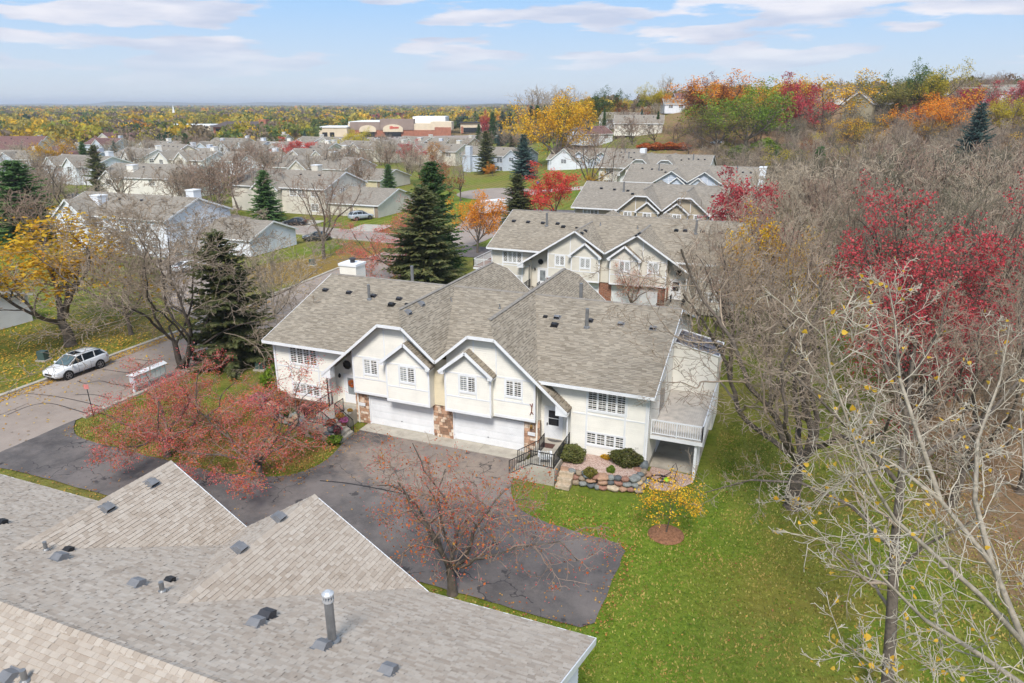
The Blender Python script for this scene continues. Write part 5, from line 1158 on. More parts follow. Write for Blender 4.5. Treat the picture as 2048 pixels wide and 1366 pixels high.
def pale_tree():
    """the pale, few-leaved tree whose top reaches up beside the camera"""
    def P(px, py, dist): d = Vector(ray(px, py)).normalized(); fwd = Vector((-SY * CP, CY * CP, -SP)); return Vector((0, 0, CAMH)) + d * (dist / d.dot(fwd))
    root = P(2230, 1760, 12.5); base = Vector((root.x + .6, root.y - .3, 0))
    L = lambda *pts: [tuple(P(*q) - base) for q in pts]
    trunk = [(0, 0, -.2), (0.1, .05, 4), tuple((root - base) * .62 + Vector((.1, 0, .3))), tuple(root - base)]
    stems = [(trunk, .2),
             (L((2230, 1760, 12.5), (2130, 1450, 12.6), (2050, 1290, 12.8), (1985, 1130, 13.0), (1880, 1000, 13.3), (1790, 930, 13.6), (1700, 880, 13.9)), .085),
             (L((2050, 1290, 12.8), (1960, 1190, 12.4), (1870, 1110, 12.2), (1790, 1040, 12.0), (1730, 940, 11.8), (1660, 740, 11.7), (1648, 640, 11.7)), .055),
             (L((1985, 1130, 13.0), (1950, 1000, 13.4), (1955, 880, 13.8), (2000, 760, 14.2), (2020, 650, 14.4)), .06),
             (L((1880, 1000, 13.3), (1840, 880, 13.5), (1800, 760, 13.9), (1790, 640, 14.2), (1775, 560, 14.4)), .055),
             (L((2130, 1450, 12.6), (2060, 1380, 12.0), (1960, 1310, 11.6), (1850, 1240, 11.2), (1760, 1150, 11.0), (1700, 1060, 10.9)), .06),
             (L((2140, 1470, 12.6), (2120, 1280, 13.4), (2100, 1120, 14.0), (2050, 960, 14.6), (2040, 820, 15)), .07),
             (L((2060, 1380, 12.0), (1960, 1380, 11.6), (1840, 1400, 11.2), (1760, 1340, 11), (1680, 1280, 10.8)), .05),
             (L((1790, 930, 13.6), (1700, 950, 13.8), (1620, 1010, 14.0), (1560, 1000, 14.2)), .04)]
    a, t = grow(5, 15, .3, levels=4, kids=(16, 6, 4), ratio=(.26, .42, .5), gnarl=.16, up=.05, seg=.3, rmin=.007, kang=46, stems=stems)
    rng = np.random.default_rng(3); tt = t[rng.random(len(t)) < .05]; C = tt[:, :3] + rng.normal(size=(len(tt), 3)) * .05; V, Q = heart_leaves(C, .085, rng)
    e = empty('cottonwood_tree', base); tag(e, 'pale branched tree nearly bare, with a few yellow leaves, close at the lower right', 'tree')
    obj('trunk', limb_mesh('trunk', a, BARK_P, 0, 0), None, e); obj('crown', limb_mesh('crown', a, plain('whitish_twig', srgb(186, 176, 158), .2, 3, .95), 1, 9), None, e); obj('leaves', np_mesh('leaves', V, Q, [leafmat('few_yellow_leaf', [srgb(214, 168, 50), srgb(226, 184, 70), srgb(198, 150, 44)])]), None, e)
pale_tree()
# ------------------------------------------------------------------ trees and houses on the hill
HT = [('leaf1', 1208, 232, 184, GRN, 1.2, 'round green tree at the crest beside the yellow one'), ('leaf0', 1168, 245, 197, YEL, 1.2, 'yellow tree left of the round green tree at the crest'), ('leaf0', 1113, 255, 200, YEL, 1.2, 'two lobed yellow tree left of the white gable house'), ('leaf1', 1305, 222, 176, YGR, 1.2, 'yellow-green tree before the tall bare crown'), ('leaf1', 1328, 225, 188, ORA, 1.0, 'orange tree beside the yellow-green one'),
      ('leaf1', 1440, 205, 162, ORA, 1.9, 'broad orange tree on the skyline'), ('leaf1', 1408, 215, 164, RUS, 1.2, 'rusty tree left of the broad orange one'), ('leaf0', 1500, 250, 180, LGR, 1.5, 'big bright green tree below the broad orange one'), ('leaf2', 1582, 212, 158, CRIM, 1.2, 'crimson tree on the skyline'), ('sparse', 1650, 212, 150, YEL, 1.5, 'half bare tan tree right of the crimson one'),
      ('leaf0', 1822, 215, 138, GRN, .9, 'tall green tree behind the big yellow-green one'), ('leaf1', 1868, 225, 142, YGR, 1.25, 'big yellow-green tree, highest on the hill'), ('leaf2', 1940, 215, 170, CRIM, 1.4, 'red tree right of the highest one'), ('leaf0', 1905, 255, 192, ORA, 1.5, 'golden orange tree below the highest one'), ('leaf2', 1855, 235, 188, REDL, 1.2, 'small red-orange tree under the highest one'), ('leaf1', 1775, 215, 163, OLV, 1.7, 'olive tree behind the tan gable'),
      ('leaf2', 2042, 205, 155, CRIM, 1.2, 'crimson tree at the right end of the skyline'), ('leaf0', 2035, 250, 200, YGR, 1.4, 'olive yellow tree at the right edge'), ('leaf0', 1540, 205, 165, YEL, 1.2, 'small yellow tree by the white house on the hill'), ('leaf2', 1240, 235, 200, RUS, .8, 'rust coloured tree on the crest left of the bare one'), ('sparse', 1440, 262, 215, OLV, 1.6, 'olive half bare tree over the white van'), ('leaf1', 1375, 240, 205, YGR, 1.0, 'yellowish tree below the brown house'),
      ('sparse', 1730, 300, 235, YEL, 1.6, 'sparse yellow tree above the wood'), ('sparse', 1850, 320, 240, YEL, 2.0, 'wide sparse golden tree above the wood, below the orange one'), ('poplar', 1065, 250, 214, CRIM, .55, 'small red tree among the blue spruces at the hill foot'), ('poplar', 970, 250, 224, CRIM, .5, 'tiny red tree left of the blue spruces')]
for key, px, py, top, m, w, lab in HT:
    dd = 300 if px < 1400 else 250
    T(key, px, py, top, lab, w, mats=CR(m), d=dd if py < 250 else (225 if px > 1100 else 380))
for px, top, d, w, key in ((1330, 155, 310, 1.3, 'far2'), (1060, 180, 420, 1.5, 'far2'), (1085, 178, 430, 1.4, 'far2'), (1110, 178, 440, 1.4, 'far2'), (1140, 178, 430, 1.5, 'far2'), (1480, 170, 330, 1.3, 'far0'), (1620, 170, 300, 1.5, 'far1'), (1690, 165, 290, 1.4, 'far2'), (1910, 160, 280, 1.4, 'far2'), (1985, 175, 290, 1.5, 'far1'), (1960, 172, 300, 1.3, 'far2')):
    T(key, px, 0, top, 'tall bare tree standing up against the sky on the hill', w, group='bare trees on the skyline', d=d)
for px, top, d, w, key in ((1138, 215, 270, .9, 'spruce0'), (1122, 230, 265, .9, 'spruce0'), (1158, 228, 262, .9, 'spruce0'), (1175, 232, 258, .8, 'spruce1'), (1210, 215, 275, .5, 'spruce0'), (1062, 212, 330, 1.0, 'spruce1'), (1075, 210, 330, 1.0, 'spruce0'), (1090, 212, 320, .9, 'spruce1'), (1005, 222, 380, 1.1, 'spruce1'), (1020, 220, 380, 1.0, 'spruce1'), (985, 224, 390, 1.1, 'spruce0'), (1285, 218, 270, .7, 'spruce1'), (1348, 180, 310, 1.0, 'spruce0'), (1362, 182, 315, 1.0, 'spruce0'), (1318, 222, 262, .7, 'spruce0')):
    T(key, px, 0, top, 'dark conifer on the near slope of the hill', w, group='conifers on the hill', d=d)
T('spruce1', 1965, 0, 205, 'grey-blue spruce leaning out of the wood below the hill houses', 1.1, d=170)
# low green scrub beneath the hill
for k, (px, py, w) in enumerate(((1480, 318, 5), (1510, 330, 6), (1545, 335, 6), (1575, 320, 6), (1450, 312, 5), (1600, 330, 5), (1530, 310, 6), (1560, 345, 5), (1490, 345, 5), (1585, 350, 4), (1445, 335, 4))):
    p = at(px, py); plant('thicket', p, w * .75, 'rounded green bush in the scrub behind the row houses', 'bush', 'green scrub', rw.uniform(0, 6), 1.3, {'foliage': (LGR, OLV, GRN)[k % 3]}, name='bush')
for k, (px, py) in enumerate(((1290, 300), (1315, 299), (1340, 298), (1365, 299))):
    plant('thicket', at(px, py), 2.0, 'orange-red bush in the hedge behind the last row house', 'bush', 'orange hedge', rw.uniform(0, 6), 1.8, {'foliage': CRABL}, name='bush')
# fill of bare brush on the hill slope between the houses
def brush():
    k = 0
    for _ in range(3000):
        fw = 330 - 150 * rw.random() ** 1.3; u = rw.uniform(.10, .80); X = u * fw; x, y = CY * X - SY * fw, SY * X + CY * fw
        if rw.random() > .2 + .8 * sstep(.15, .35, u): continue
        p = Vector((x, y, gz(x, y))); key = rw.choice(('far0', 'far1', 'far1', 'far2', 'sparse')); h = rw.uniform(5, 8.5)
        mt = CR(rw.choice((OLV, YEL, RUS, BRN, YGR))) if key == 'sparse' else CR(rw.choice((TWIG, TWIG_P, TWIG_R)))
        plant(key, p, h, 'bare or thinly leaved tree on the wooded slope of the hill', 'tree', 'thin trees on the hill slope', rw.uniform(0, 6.28), rw.uniform(.9, 1.3), mt, seed=k, name='slope_tree'); k += 1
        if k >= 270: break
brush()
# ------------------------------------------------------------------ the treed town out to the horizon: one mass
def far_woods():
    rng = np.random.default_rng(12); pal = np.array([srgb(176, 148, 46), srgb(196, 160, 50), srgb(150, 140, 52), srgb(118, 122, 56), srgb(92, 106, 54), srgb(186, 128, 50), srgb(128, 112, 90), srgb(134, 118, 100), srgb(110, 100, 84), srgb(62, 82, 58), srgb(150, 84, 72), srgb(168, 152, 70), srgb(138, 126, 66)])[:, :3]
    wt = np.array([.14, .11, .13, .13, .11, .035, .11, .09, .07, .05, .015, .08, .09]); wt = wt / wt.sum(); V, Cc = [], []
    def batch(n, d0, d1, u0, u1, per, size, hr, skip=None):
        fw = np.sqrt(rng.uniform(d0 ** 2, d1 ** 2, n)); u = rng.uniform(u0, u1, n); X = u * fw; x, y = CY * X - SY * fw, SY * X + CY * fw
        keep = np.ones(n, bool)
        if skip is not None: keep = ~skip(fw, u)
        fw, u, x, y = fw[keep], u[keep], x[keep], y[keep]; n = len(fw); z = ground(x, y)
        h = rng.uniform(*hr, n); r = h * rng.uniform(.42, .6, n); ci = rng.choice(len(pal), n, p=wt); base = pal[ci] * rng.uniform(.95, 1.4, (n, 1))
        d = rng.normal(size=(n, per, 3)); d[..., 2] = np.abs(d[..., 2]) * 1.0 - .25; d /= np.linalg.norm(d, axis=2, keepdims=True); rad = rng.uniform(.72, 1.05, (n, per, 1))
        lump = 1 + .22 * np.sin(d[..., :1] * 6 + rng.uniform(0, 6, (n, 1, 1))) * np.cos(d[..., 1:2] * 5 + rng.uniform(0, 6, (n, 1, 1)))
        C = d * rad * lump * np.stack([r, r, h * .46], 1)[:, None, :] + np.stack([x, y, z + h * .56], 1)[:, None, :]; C = C.reshape(-1, 3)
        nn = len(C); a = rng.normal(size=(nn, 3)); a /= np.linalg.norm(a, axis=1, keepdims=True); b = np.cross(a, rng.normal(size=(nn, 3))); b /= np.linalg.norm(b, axis=1, keepdims=True)
        s = np.repeat(r, per)[:, None] * size * rng.uniform(.6, 1.3, (nn, 1))
        V.append(np.stack([C - a * s, C + b * s * .8, C + a * s, C - b * s * .8], 1).reshape(-1, 3)); c = np.repeat(base, per, 0) * rng.uniform(.85, 1.13, (nn, 1)); Cc.append(np.repeat(np.concatenate([c, np.ones((nn, 1))], 1), 4, 0))
    lot = lambda fw, u: ((fw > 395) & (fw < 560) & (u > -.27) & (u < .02)) | ((fw > 455) & (fw < 600) & (u > -.47) & (u < -.33)) | ((fw < 420) & (u > -.32) & (u < .0) & (fw > 330))
    batch(900, 340, 640, -.80, .12, 170, .14, (7, 13), lot); batch(1900, 560, 1100, -.80, .14, 80, .21, (8, 14), lot); batch(2600, 1100, 2200, -.80, .3, 30, .36, (9, 15)); batch(3200, 2200, 5200, -.80, .5, 14, .55, (10, 15))
    batch(420, 310, 560, .06, .80, 170, .14, (4.5, 8))
    V = np.concatenate(V); Q = np.arange(len(V)).reshape(-1, 4)
    t = NT('autumn_canopy'); at_ = t.n('ShaderNodeAttribute'); at_.attribute_name = 'col'; t.fin(at_.outputs['Color'], .8, 0, .15)
    tr = t.n('ShaderNodeBsdfTranslucent'); t.L.new(at_.outputs['Color'], tr.inputs[0]); mx = t.n('ShaderNodeMixShader'); mx.inputs[0].default_value = .3; t.L.new(t.b.outputs[0], mx.inputs[1]); t.L.new(tr.outputs[0], mx.inputs[2]); t.L.new(mx.outputs[0], t.N['Material Output'].inputs[0])
    m = np_mesh('distant_woods', V, Q, [t.m], False, np.concatenate(Cc)); o = bpy.data.objects.new('distant_woods', m); COL.objects.link(o); o['kind'] = 'stuff'; tag(o, 'mass of autumn trees stretching over the town to the horizon', 'woods')
far_woods()
# ------------------------------------------------------------------ two-storey row houses with garage wings
def gable_roof(mb, x0, x1, y0, y1, ze, pitch, ov=.35, axis='x'):
    """two slopes over a rectangle; returns ridge height"""
    if axis == 'x':
        ym = (y0 + y1) / 2; h = pitch * (ym - y0); zo = ze - pitch * ov
        roof_slab(mb, [(x0 - ov, y0 - ov, zo), (x1 + ov, y0 - ov, zo), (x1 + ov, ym, ze + h), (x0 - ov, ym, ze + h)]); roof_slab(mb, [(x1 + ov, y1 + ov, zo), (x0 - ov, y1 + ov, zo), (x0 - ov, ym, ze + h), (x1 + ov, ym, ze + h)])
    else:
        xm = (x0 + x1) / 2; h = pitch * (xm - x0); zo = ze - pitch * ov
        roof_slab(mb, [(x0 - ov, y0 - ov, zo), (xm, y0 - ov, ze + h), (xm, y1 + ov, ze + h), (x0 - ov, y1 + ov, zo)]); roof_slab(mb, [(xm, y0 - ov, ze + h), (x1 + ov, y0 - ov, zo), (x1 + ov, y1 + ov, zo), (xm, y1 + ov, ze + h)])
    return ze + h
def row_house(loc, rz, label, w, d, S, RF, wallh=5.4, pitch=.36, garage=None, chim=(), cross=(), win_front=(), win_side=(), lapc=.2, detail=1, name='row_house', group=None, stone='brick'):
    root = empty(name, loc, rz); tag(root, label, 'house', group)
    wall = lambda poly, fn, nm='wall': obj(nm, lap_wall(poly, fn, lapc), S, root)
    zr = wallh + pitch * d / 2; mb = MB(); gable_roof(mb, -w, 0, 0, d, wallh, pitch)
    wall([(-w, 0), (0, 0), (0, wallh), (-w, wallh)], front(0)); wall([(0, 0), (w, 0), (w, wallh), (0, wallh)], back(d))
    wall([(0, 0), (d, 0), (d, wallh), (d / 2, zr - .1), (0, wallh)], sideR(0)); wall([(-d, 0), (0, 0), (0, wallh), (-d / 2, zr - .1), (-d, wallh)], sideL(-w))
    fm = MB(); ov = .37
    def rake(x, y0, y1, ze, p, xo):
        ym = (y0 + y1) / 2; zo = ze - p * .35 - .1; h = ze + p * (ym - y0) - .1
        fm.bar((x + xo, y0 - .35, zo), (x + xo, ym, h), .04, .24); fm.bar((x + xo, y1 + .35, zo), (x + xo, ym, h), .04, .24)
    rake(0, 0, d, wallh, pitch, ov); rake(-w, 0, d, wallh, pitch, -ov)
    fm.bar((-w - .35, -.37, wallh - pitch * .35 - .1), (.35, -.37, wallh - pitch * .35 - .1), .04, .2)
    for cx, cw, cy, czl in cross:                       # cross gables on the front: centre, width, how far forward, eave height
        zz = gable_roof(mb, cx - cw / 2, cx + cw / 2, -cy, d * .45, czl, .8, .3, 'y')
        wall([(cx - cw / 2, 0), (cx + cw / 2, 0), (cx + cw / 2, czl), (cx, zz - .15), (cx - cw / 2, czl)], front(-cy))
        obj('wall', MB().box(cx - cw / 2, cx - cw / 2 + .1, -cy + .01, 0, 0, czl), S, root); obj('wall', MB().box(cx + cw / 2 - .1, cx + cw / 2, -cy + .01, 0, 0, czl), S, root)
        for t in (-1, 1): fm.bar((cx, -cy - .32, zz - .1), (cx + t * (cw / 2 + .3), -cy - .32, czl - .8 * .3 - .1), .04, .22)
        window(root, front(-cy), cx - .8, cx + .8, czl - 1.3, czl - .1, 2, 2, 3, None, False, detail - 1)
    roof = obj('roof', mb, RF, root)
    for x0, x1, z0, z1 in win_front: window(root, front(0), x0, x1, z0, z1, 2, 2, 3, None, False, detail - 1)
    for y0, y1, z0, z1 in win_side: window(root, sideR(0), y0, y1, z0, z1, 2, 2, 3, None, False, detail - 1)
    if garage:
        x0, x1, y0, y1, gh, gpit, door = garage; zz = gh + gpit * (y1 - y0) / 2; m = MB(); gable_roof(m, x0 - .3, x1, y0, y1, gh, gpit); obj('garage_roof', m, RF, root)
        wall([(y0, 0), (y1, 0), (y1, gh), ((y0 + y1) / 2, zz - .1), (y0, gh)], sideR(x1), 'garage_wall'); rake(x1, y0, y1, gh, gpit, ov); fm.bar((x0, y0 - .37, gh - gpit * .35 - .1), (x1 + .35, y0 - .37, gh - gpit * .35 - .1), .04, .2)
        if door:
            gx1 = x1 - .9; gx0 = gx1 - 4.8; garage_door(root, gx0, gx1, y0, 2.1, plain('cream_garage_door', srgb(226, 212, 178), .05, 1, .5)); m = MB().box(x0, gx0 - .8, y0, y0 + .1, 0, gh); m.box(gx0 - .1, gx1 + .1, y0, y0 + .1, 2.2, gh); obj('garage_wall', m, S, root)
            stone_pier(root, front(y0), gx0 - .8, gx0 - .1, 0, gh - .15, 5, stone, 0); stone_pier(root, front(y0), gx1 + .1, x1, 0, gh - .15, 6, stone, 0)
        else: wall([(x0, 0), (x1, 0), (x1, gh), (x0, gh)], front(y0), 'garage_wall')
    for cx, cy, s, zt in chim:
        m = MB().box(cx - s / 2, cx + s / 2, cy - s / 2, cy + s / 2, 0, zt); c = obj('chimney', m, S, root); m = MB().box(cx - s / 2 - .08, cx + s / 2 + .08, cy - s / 2 - .08, cy + s / 2 + .08, zt, zt + .15); obj('chimney_cap', m, W_WHITE, c)
    obj('fascia', fm, W_WHITE, root)
    for k in range(4):
        x = -w * (.2 + .2 * k); vent_box('roof_vent', (x, d * .36, wallh + pitch * d * .36), (0, -pitch, 1), VENT_D, .4, roof)
    return root
SC_ = S_CREAM
row_house((-84, 75.5, 0), 0, 'white two-storey row house with a long white garage wing, behind the street trees', 23, 13, S_WHITE, ROOF_B, 5.7, .37, garage=(0, 10.1, 5.5, 16, 2.65, .37, False), chim=((-1.5, 7.5, 1.5, 9.0), (-16.5, 3.2, 1.7, 8.0)), cross=((-17.5, 7.0, 1.5, 5.2),), win_front=((-4, -2, .9, 2.3), (-8, -6.2, .9, 2.3), (-9, -7.2, 3.6, 4.8), (-4.5, -2.8, 3.6, 4.8)), win_side=((2, 3.2, 3.6, 4.9), (5.2, 6.4, 3.9, 5.0), (8.6, 9.8, 3.9, 5.0), (1.0, 3.0, .7, 2.3)), lapc=.16, detail=2)
row_house((-88, 119, 0), 0, 'beige two-storey row house with a cream garage door and brick corners', 24, 15, S_BEIGE, ROOF_B, 5.4, .36, garage=(0, 11.5, 1.2, 17, 2.6, .30, True), chim=((-7.5, 8.2, 1.6, 9.1),), cross=((-14, 6.5, 1.2, 5.0),), win_front=((-3.2, -1.6, 3.7, 4.9), (-6.5, -4.8, 3.7, 4.9), (-3.4, -1.8, .8, 2.2), (-8.5, -7, 3.7, 4.9)), win_side=((2.2, 3.5, 3.7, 4.9), (5.6, 6.9, 3.7, 4.9), (10, 11, 3.8, 4.9)), lapc=.16, detail=2)
row_house((-110, 158, 0), 0, 'beige row house with a pale garage wing, behind the one with the cream garage door', 24, 15, S_BEIGE, ROOF_B, 5.4, .34, garage=(0, 8, 4, 20, 2.5, .28, True), chim=((-9, 8.2, 1.6, 9.0),), cross=((-14, 6, 1.2, 5.0),), win_side=((3, 4.2, 3.6, 4.8), (7, 8.2, 3.7, 4.8), (11, 12, 3.7, 4.8)))
row_house((-134, 127, 0), R(8), 'cream row house with a white ridge flashing and a narrow front gable', 24, 15, SC_, ROOF_B, 5.0, .34, chim=((-16, 3.5, 1.8, 7.4),), cross=((-19, 5, 1.5, 4.6),), win_front=((-4, -2.4, 3.2, 4.4), (-9, -7.4, 3.2, 4.4)), win_side=((3, 4.4, 3.2, 4.4), (8, 9.4, 3.2, 4.4)))
row_house((-196, 183, 0), R(-20), 'cream gabled house with three windows, second row on the left', 18, 12, siding('buttery_lap_siding', srgb(226, 214, 186)), ROOF_B, 5.2, .55, cross=((-13, 6, 1.2, 4.8),), win_front=((-6, -3, 3.4, 4.8), (-3, -1.5, 3.4, 4.6)), win_side=((3, 4, 3.2, 4.5), (6, 7, 3.2, 4.5)))
more = [((-138, 196), 0, 'beige house behind the bare trees with a low front gable', S_BEIGE), ((-172, 172), -5, 'cream house half hidden by bare trees, left of the pointed spruce', S_CREAM), ((-165, 225), 4, 'cream gabled house below the brick office building', S_CREAM), ((-205, 235), 0, 'pale house with a white chimney below the long flat roof', S_WHITE), ((-118, 240), -5, 'grey-roofed beige house behind the slim red maple', S_BEIGE), ((-146, 262), 0, 'beige house with a front gable below the shop parking lot', S_BEIGE), ((-190, 285), 3, 'cream house left of the shop parking lot', S_CREAM), ((-182, 142), -5, 'pale house deep behind the white row house', S_WHITE)]
for (xy, a, lab, s) in more:
    row_house((*xy, gz(*xy)), R(a), lab, 22, 13, s, ROOF_B, 5.2, .36, chim=((-3, 8, 1.6, 8.6),), cross=((-8, 6, 1.2, 5.0), (-17, 6, 1.2, 5.0)), win_front=((-4, -2, 3.4, 4.6), (-13, -11, 3.4, 4.6)), win_side=((3, 4.4, 3.4, 4.6), (8, 9.4, 3.4, 4.6)), lapc=.4)
rf_ = random.Random(17); far_n = 0
kinds_ = [('pale', S_WHITE), ('cream', S_CREAM), ('beige', S_BEIGE), ('grey', S_GREY)]
for px_, d_ in ((40, 235), (95, 262), (150, 225), (210, 330), (262, 240), (300, 300), (345, 262), (392, 245), (430, 300), (470, 330), (505, 262), (540, 225), (575, 300), (615, 345), (640, 285), (690, 330), (735, 300), (790, 285), (840, 345), (880, 300), (930, 320), (160, 380), (250, 390), (60, 340), (330, 370), (560, 380)):
    p_ = pol(px_, d_); k_, s_ = rf_.choice(kinds_); rr_ = ROOF_M if px_ < 260 and rf_.random() < .6 else ROOF_B
    row_house((p_.x, p_.y, p_.z), R(rf_.uniform(-25, 25)), 'far %s house with a %s roof in the town' % (k_, 'maroon' if rr_ is ROOF_M else 'grey'), rf_.uniform(16, 24), 12, s_, rr_, 4.8, .42, chim=((-3, 8, 1.5, 8.2),), cross=((-8, 6, 1.2, 4.6),), win_front=((-4, -2, 3.0, 4.2), (-13, -11, 3.0, 4.2)), win_side=((3, 4.4, 3.0, 4.2),), lapc=.6, name='far_house', group='far houses of the town')
row_house((-83, 217, 0), R(-4), 'pale blue house with two white chimneys behind the olive spruce', 22, 13, S_GREY, ROOF_B, 5.6, .36, chim=((-19, -.6, 1.8, 8.2), (-12.5, -.6, 1.8, 8.2)), cross=((-3, 6, 1.5, 5.2),), win_front=((-9, -7, 3.4, 4.8), (-9, -7, .8, 2.0)), lapc=.3)
row_house((-62, 212, 0), R(0), 'blue-white gable end house over a carport by the large bare tree', 10, 9, S_WHITE, ROOF_B, 5.6, .55, cross=((-5, 8, .8, 5.5),), lapc=.3)
for (xy, a, lab, ww) in (((-268, 186), 25, 'maroon roofed apartment house with a white garage at the left edge', 30), ((-305, 215), 25, 'maroon roofed house with a cream gable at the left edge', 34), ((-338, 292), 20, 'long maroon roof beyond the bare trees', 40), ((-300, 265), 20, 'shorter maroon roof right of the round yellow tree', 26)):
    row_house((*xy, gz(*xy)), R(a), lab, ww, 14, S_BEIGE, ROOF_M, 5.4, .5, cross=((-ww * .75, 9, 1.0, 5.2),), win_front=((-5, -3, 3.4, 4.6), (-10, -8, 3.4, 4.6)), win_side=((3, 4.4, 3.4, 4.6), (8, 9.4, 3.4, 4.6)), lapc=.6)
# houses on the hill
HH = [(1195, 262, 250, 'white gable house at the foot of the crest', S_WHITE, 50, 12, ROOF_M), (1245, 285, 235, 'low white house with a dark roof on the slope', S_WHITE, 0, 18, ROOF_B), (1280, 262, 228, 'grey roofed white house above the bare hedge', S_CREAM, 10, 17, ROOF_B), (1390, 300, 195, 'brown two-storey house near the skyline', S_TAN, 20, 15, ROOF_M), (1350, 295, 200, 'small white garage house beside the brown one', S_WHITE, 20, 8, ROOF_B), (1548, 285, 190, 'white house between green and crimson trees', S_WHITE, 30, 9, ROOF_B), (1748, 262, 182, 'tan gable house rising over the wood', siding('khaki_lap_siding', srgb(190, 180, 152)), 55, 12, ROOF_B), (1968, 285, 195, 'white trimmed house under the red trees at the right', S_WHITE, 10, 14, ROOF_B), (2005, 290, 190, 'grey roofed house at the right end of the hill', S_GREY, 0, 14, ROOF_B), (1690, 300, 190, 'beige house showing between bare crowns', S_CREAM, 30, 12, ROOF_B)]
for px, d, top, lab, s, a, w in [(h[0], h[1], h[2], h[3], h[4], h[5], h[6]) for h in HH]:
    p = pol(px, d); hgt = max(6.0, height_for(p, top)); base = p.z if hgt < 10 else p.z + hgt - 10; hgt = min(hgt, 10)
    rf = [h[7] for h in HH if h[3] == lab][0]
    row_house((p.x + w * .5, p.y, base - .3), R(a), lab, w, 11, s, rf, hgt * .62, hgt * .38 / 5.5, win_front=((-w * .3, -w * .3 + 1.6, hgt * .35, hgt * .55), (-w * .8, -w * .8 + 1.6, hgt * .35, hgt * .55)), win_side=((3, 4.4, hgt * .35, hgt * .55), (6.5, 7.9, hgt * .35, hgt * .55)), lapc=.4, name='hill_house')
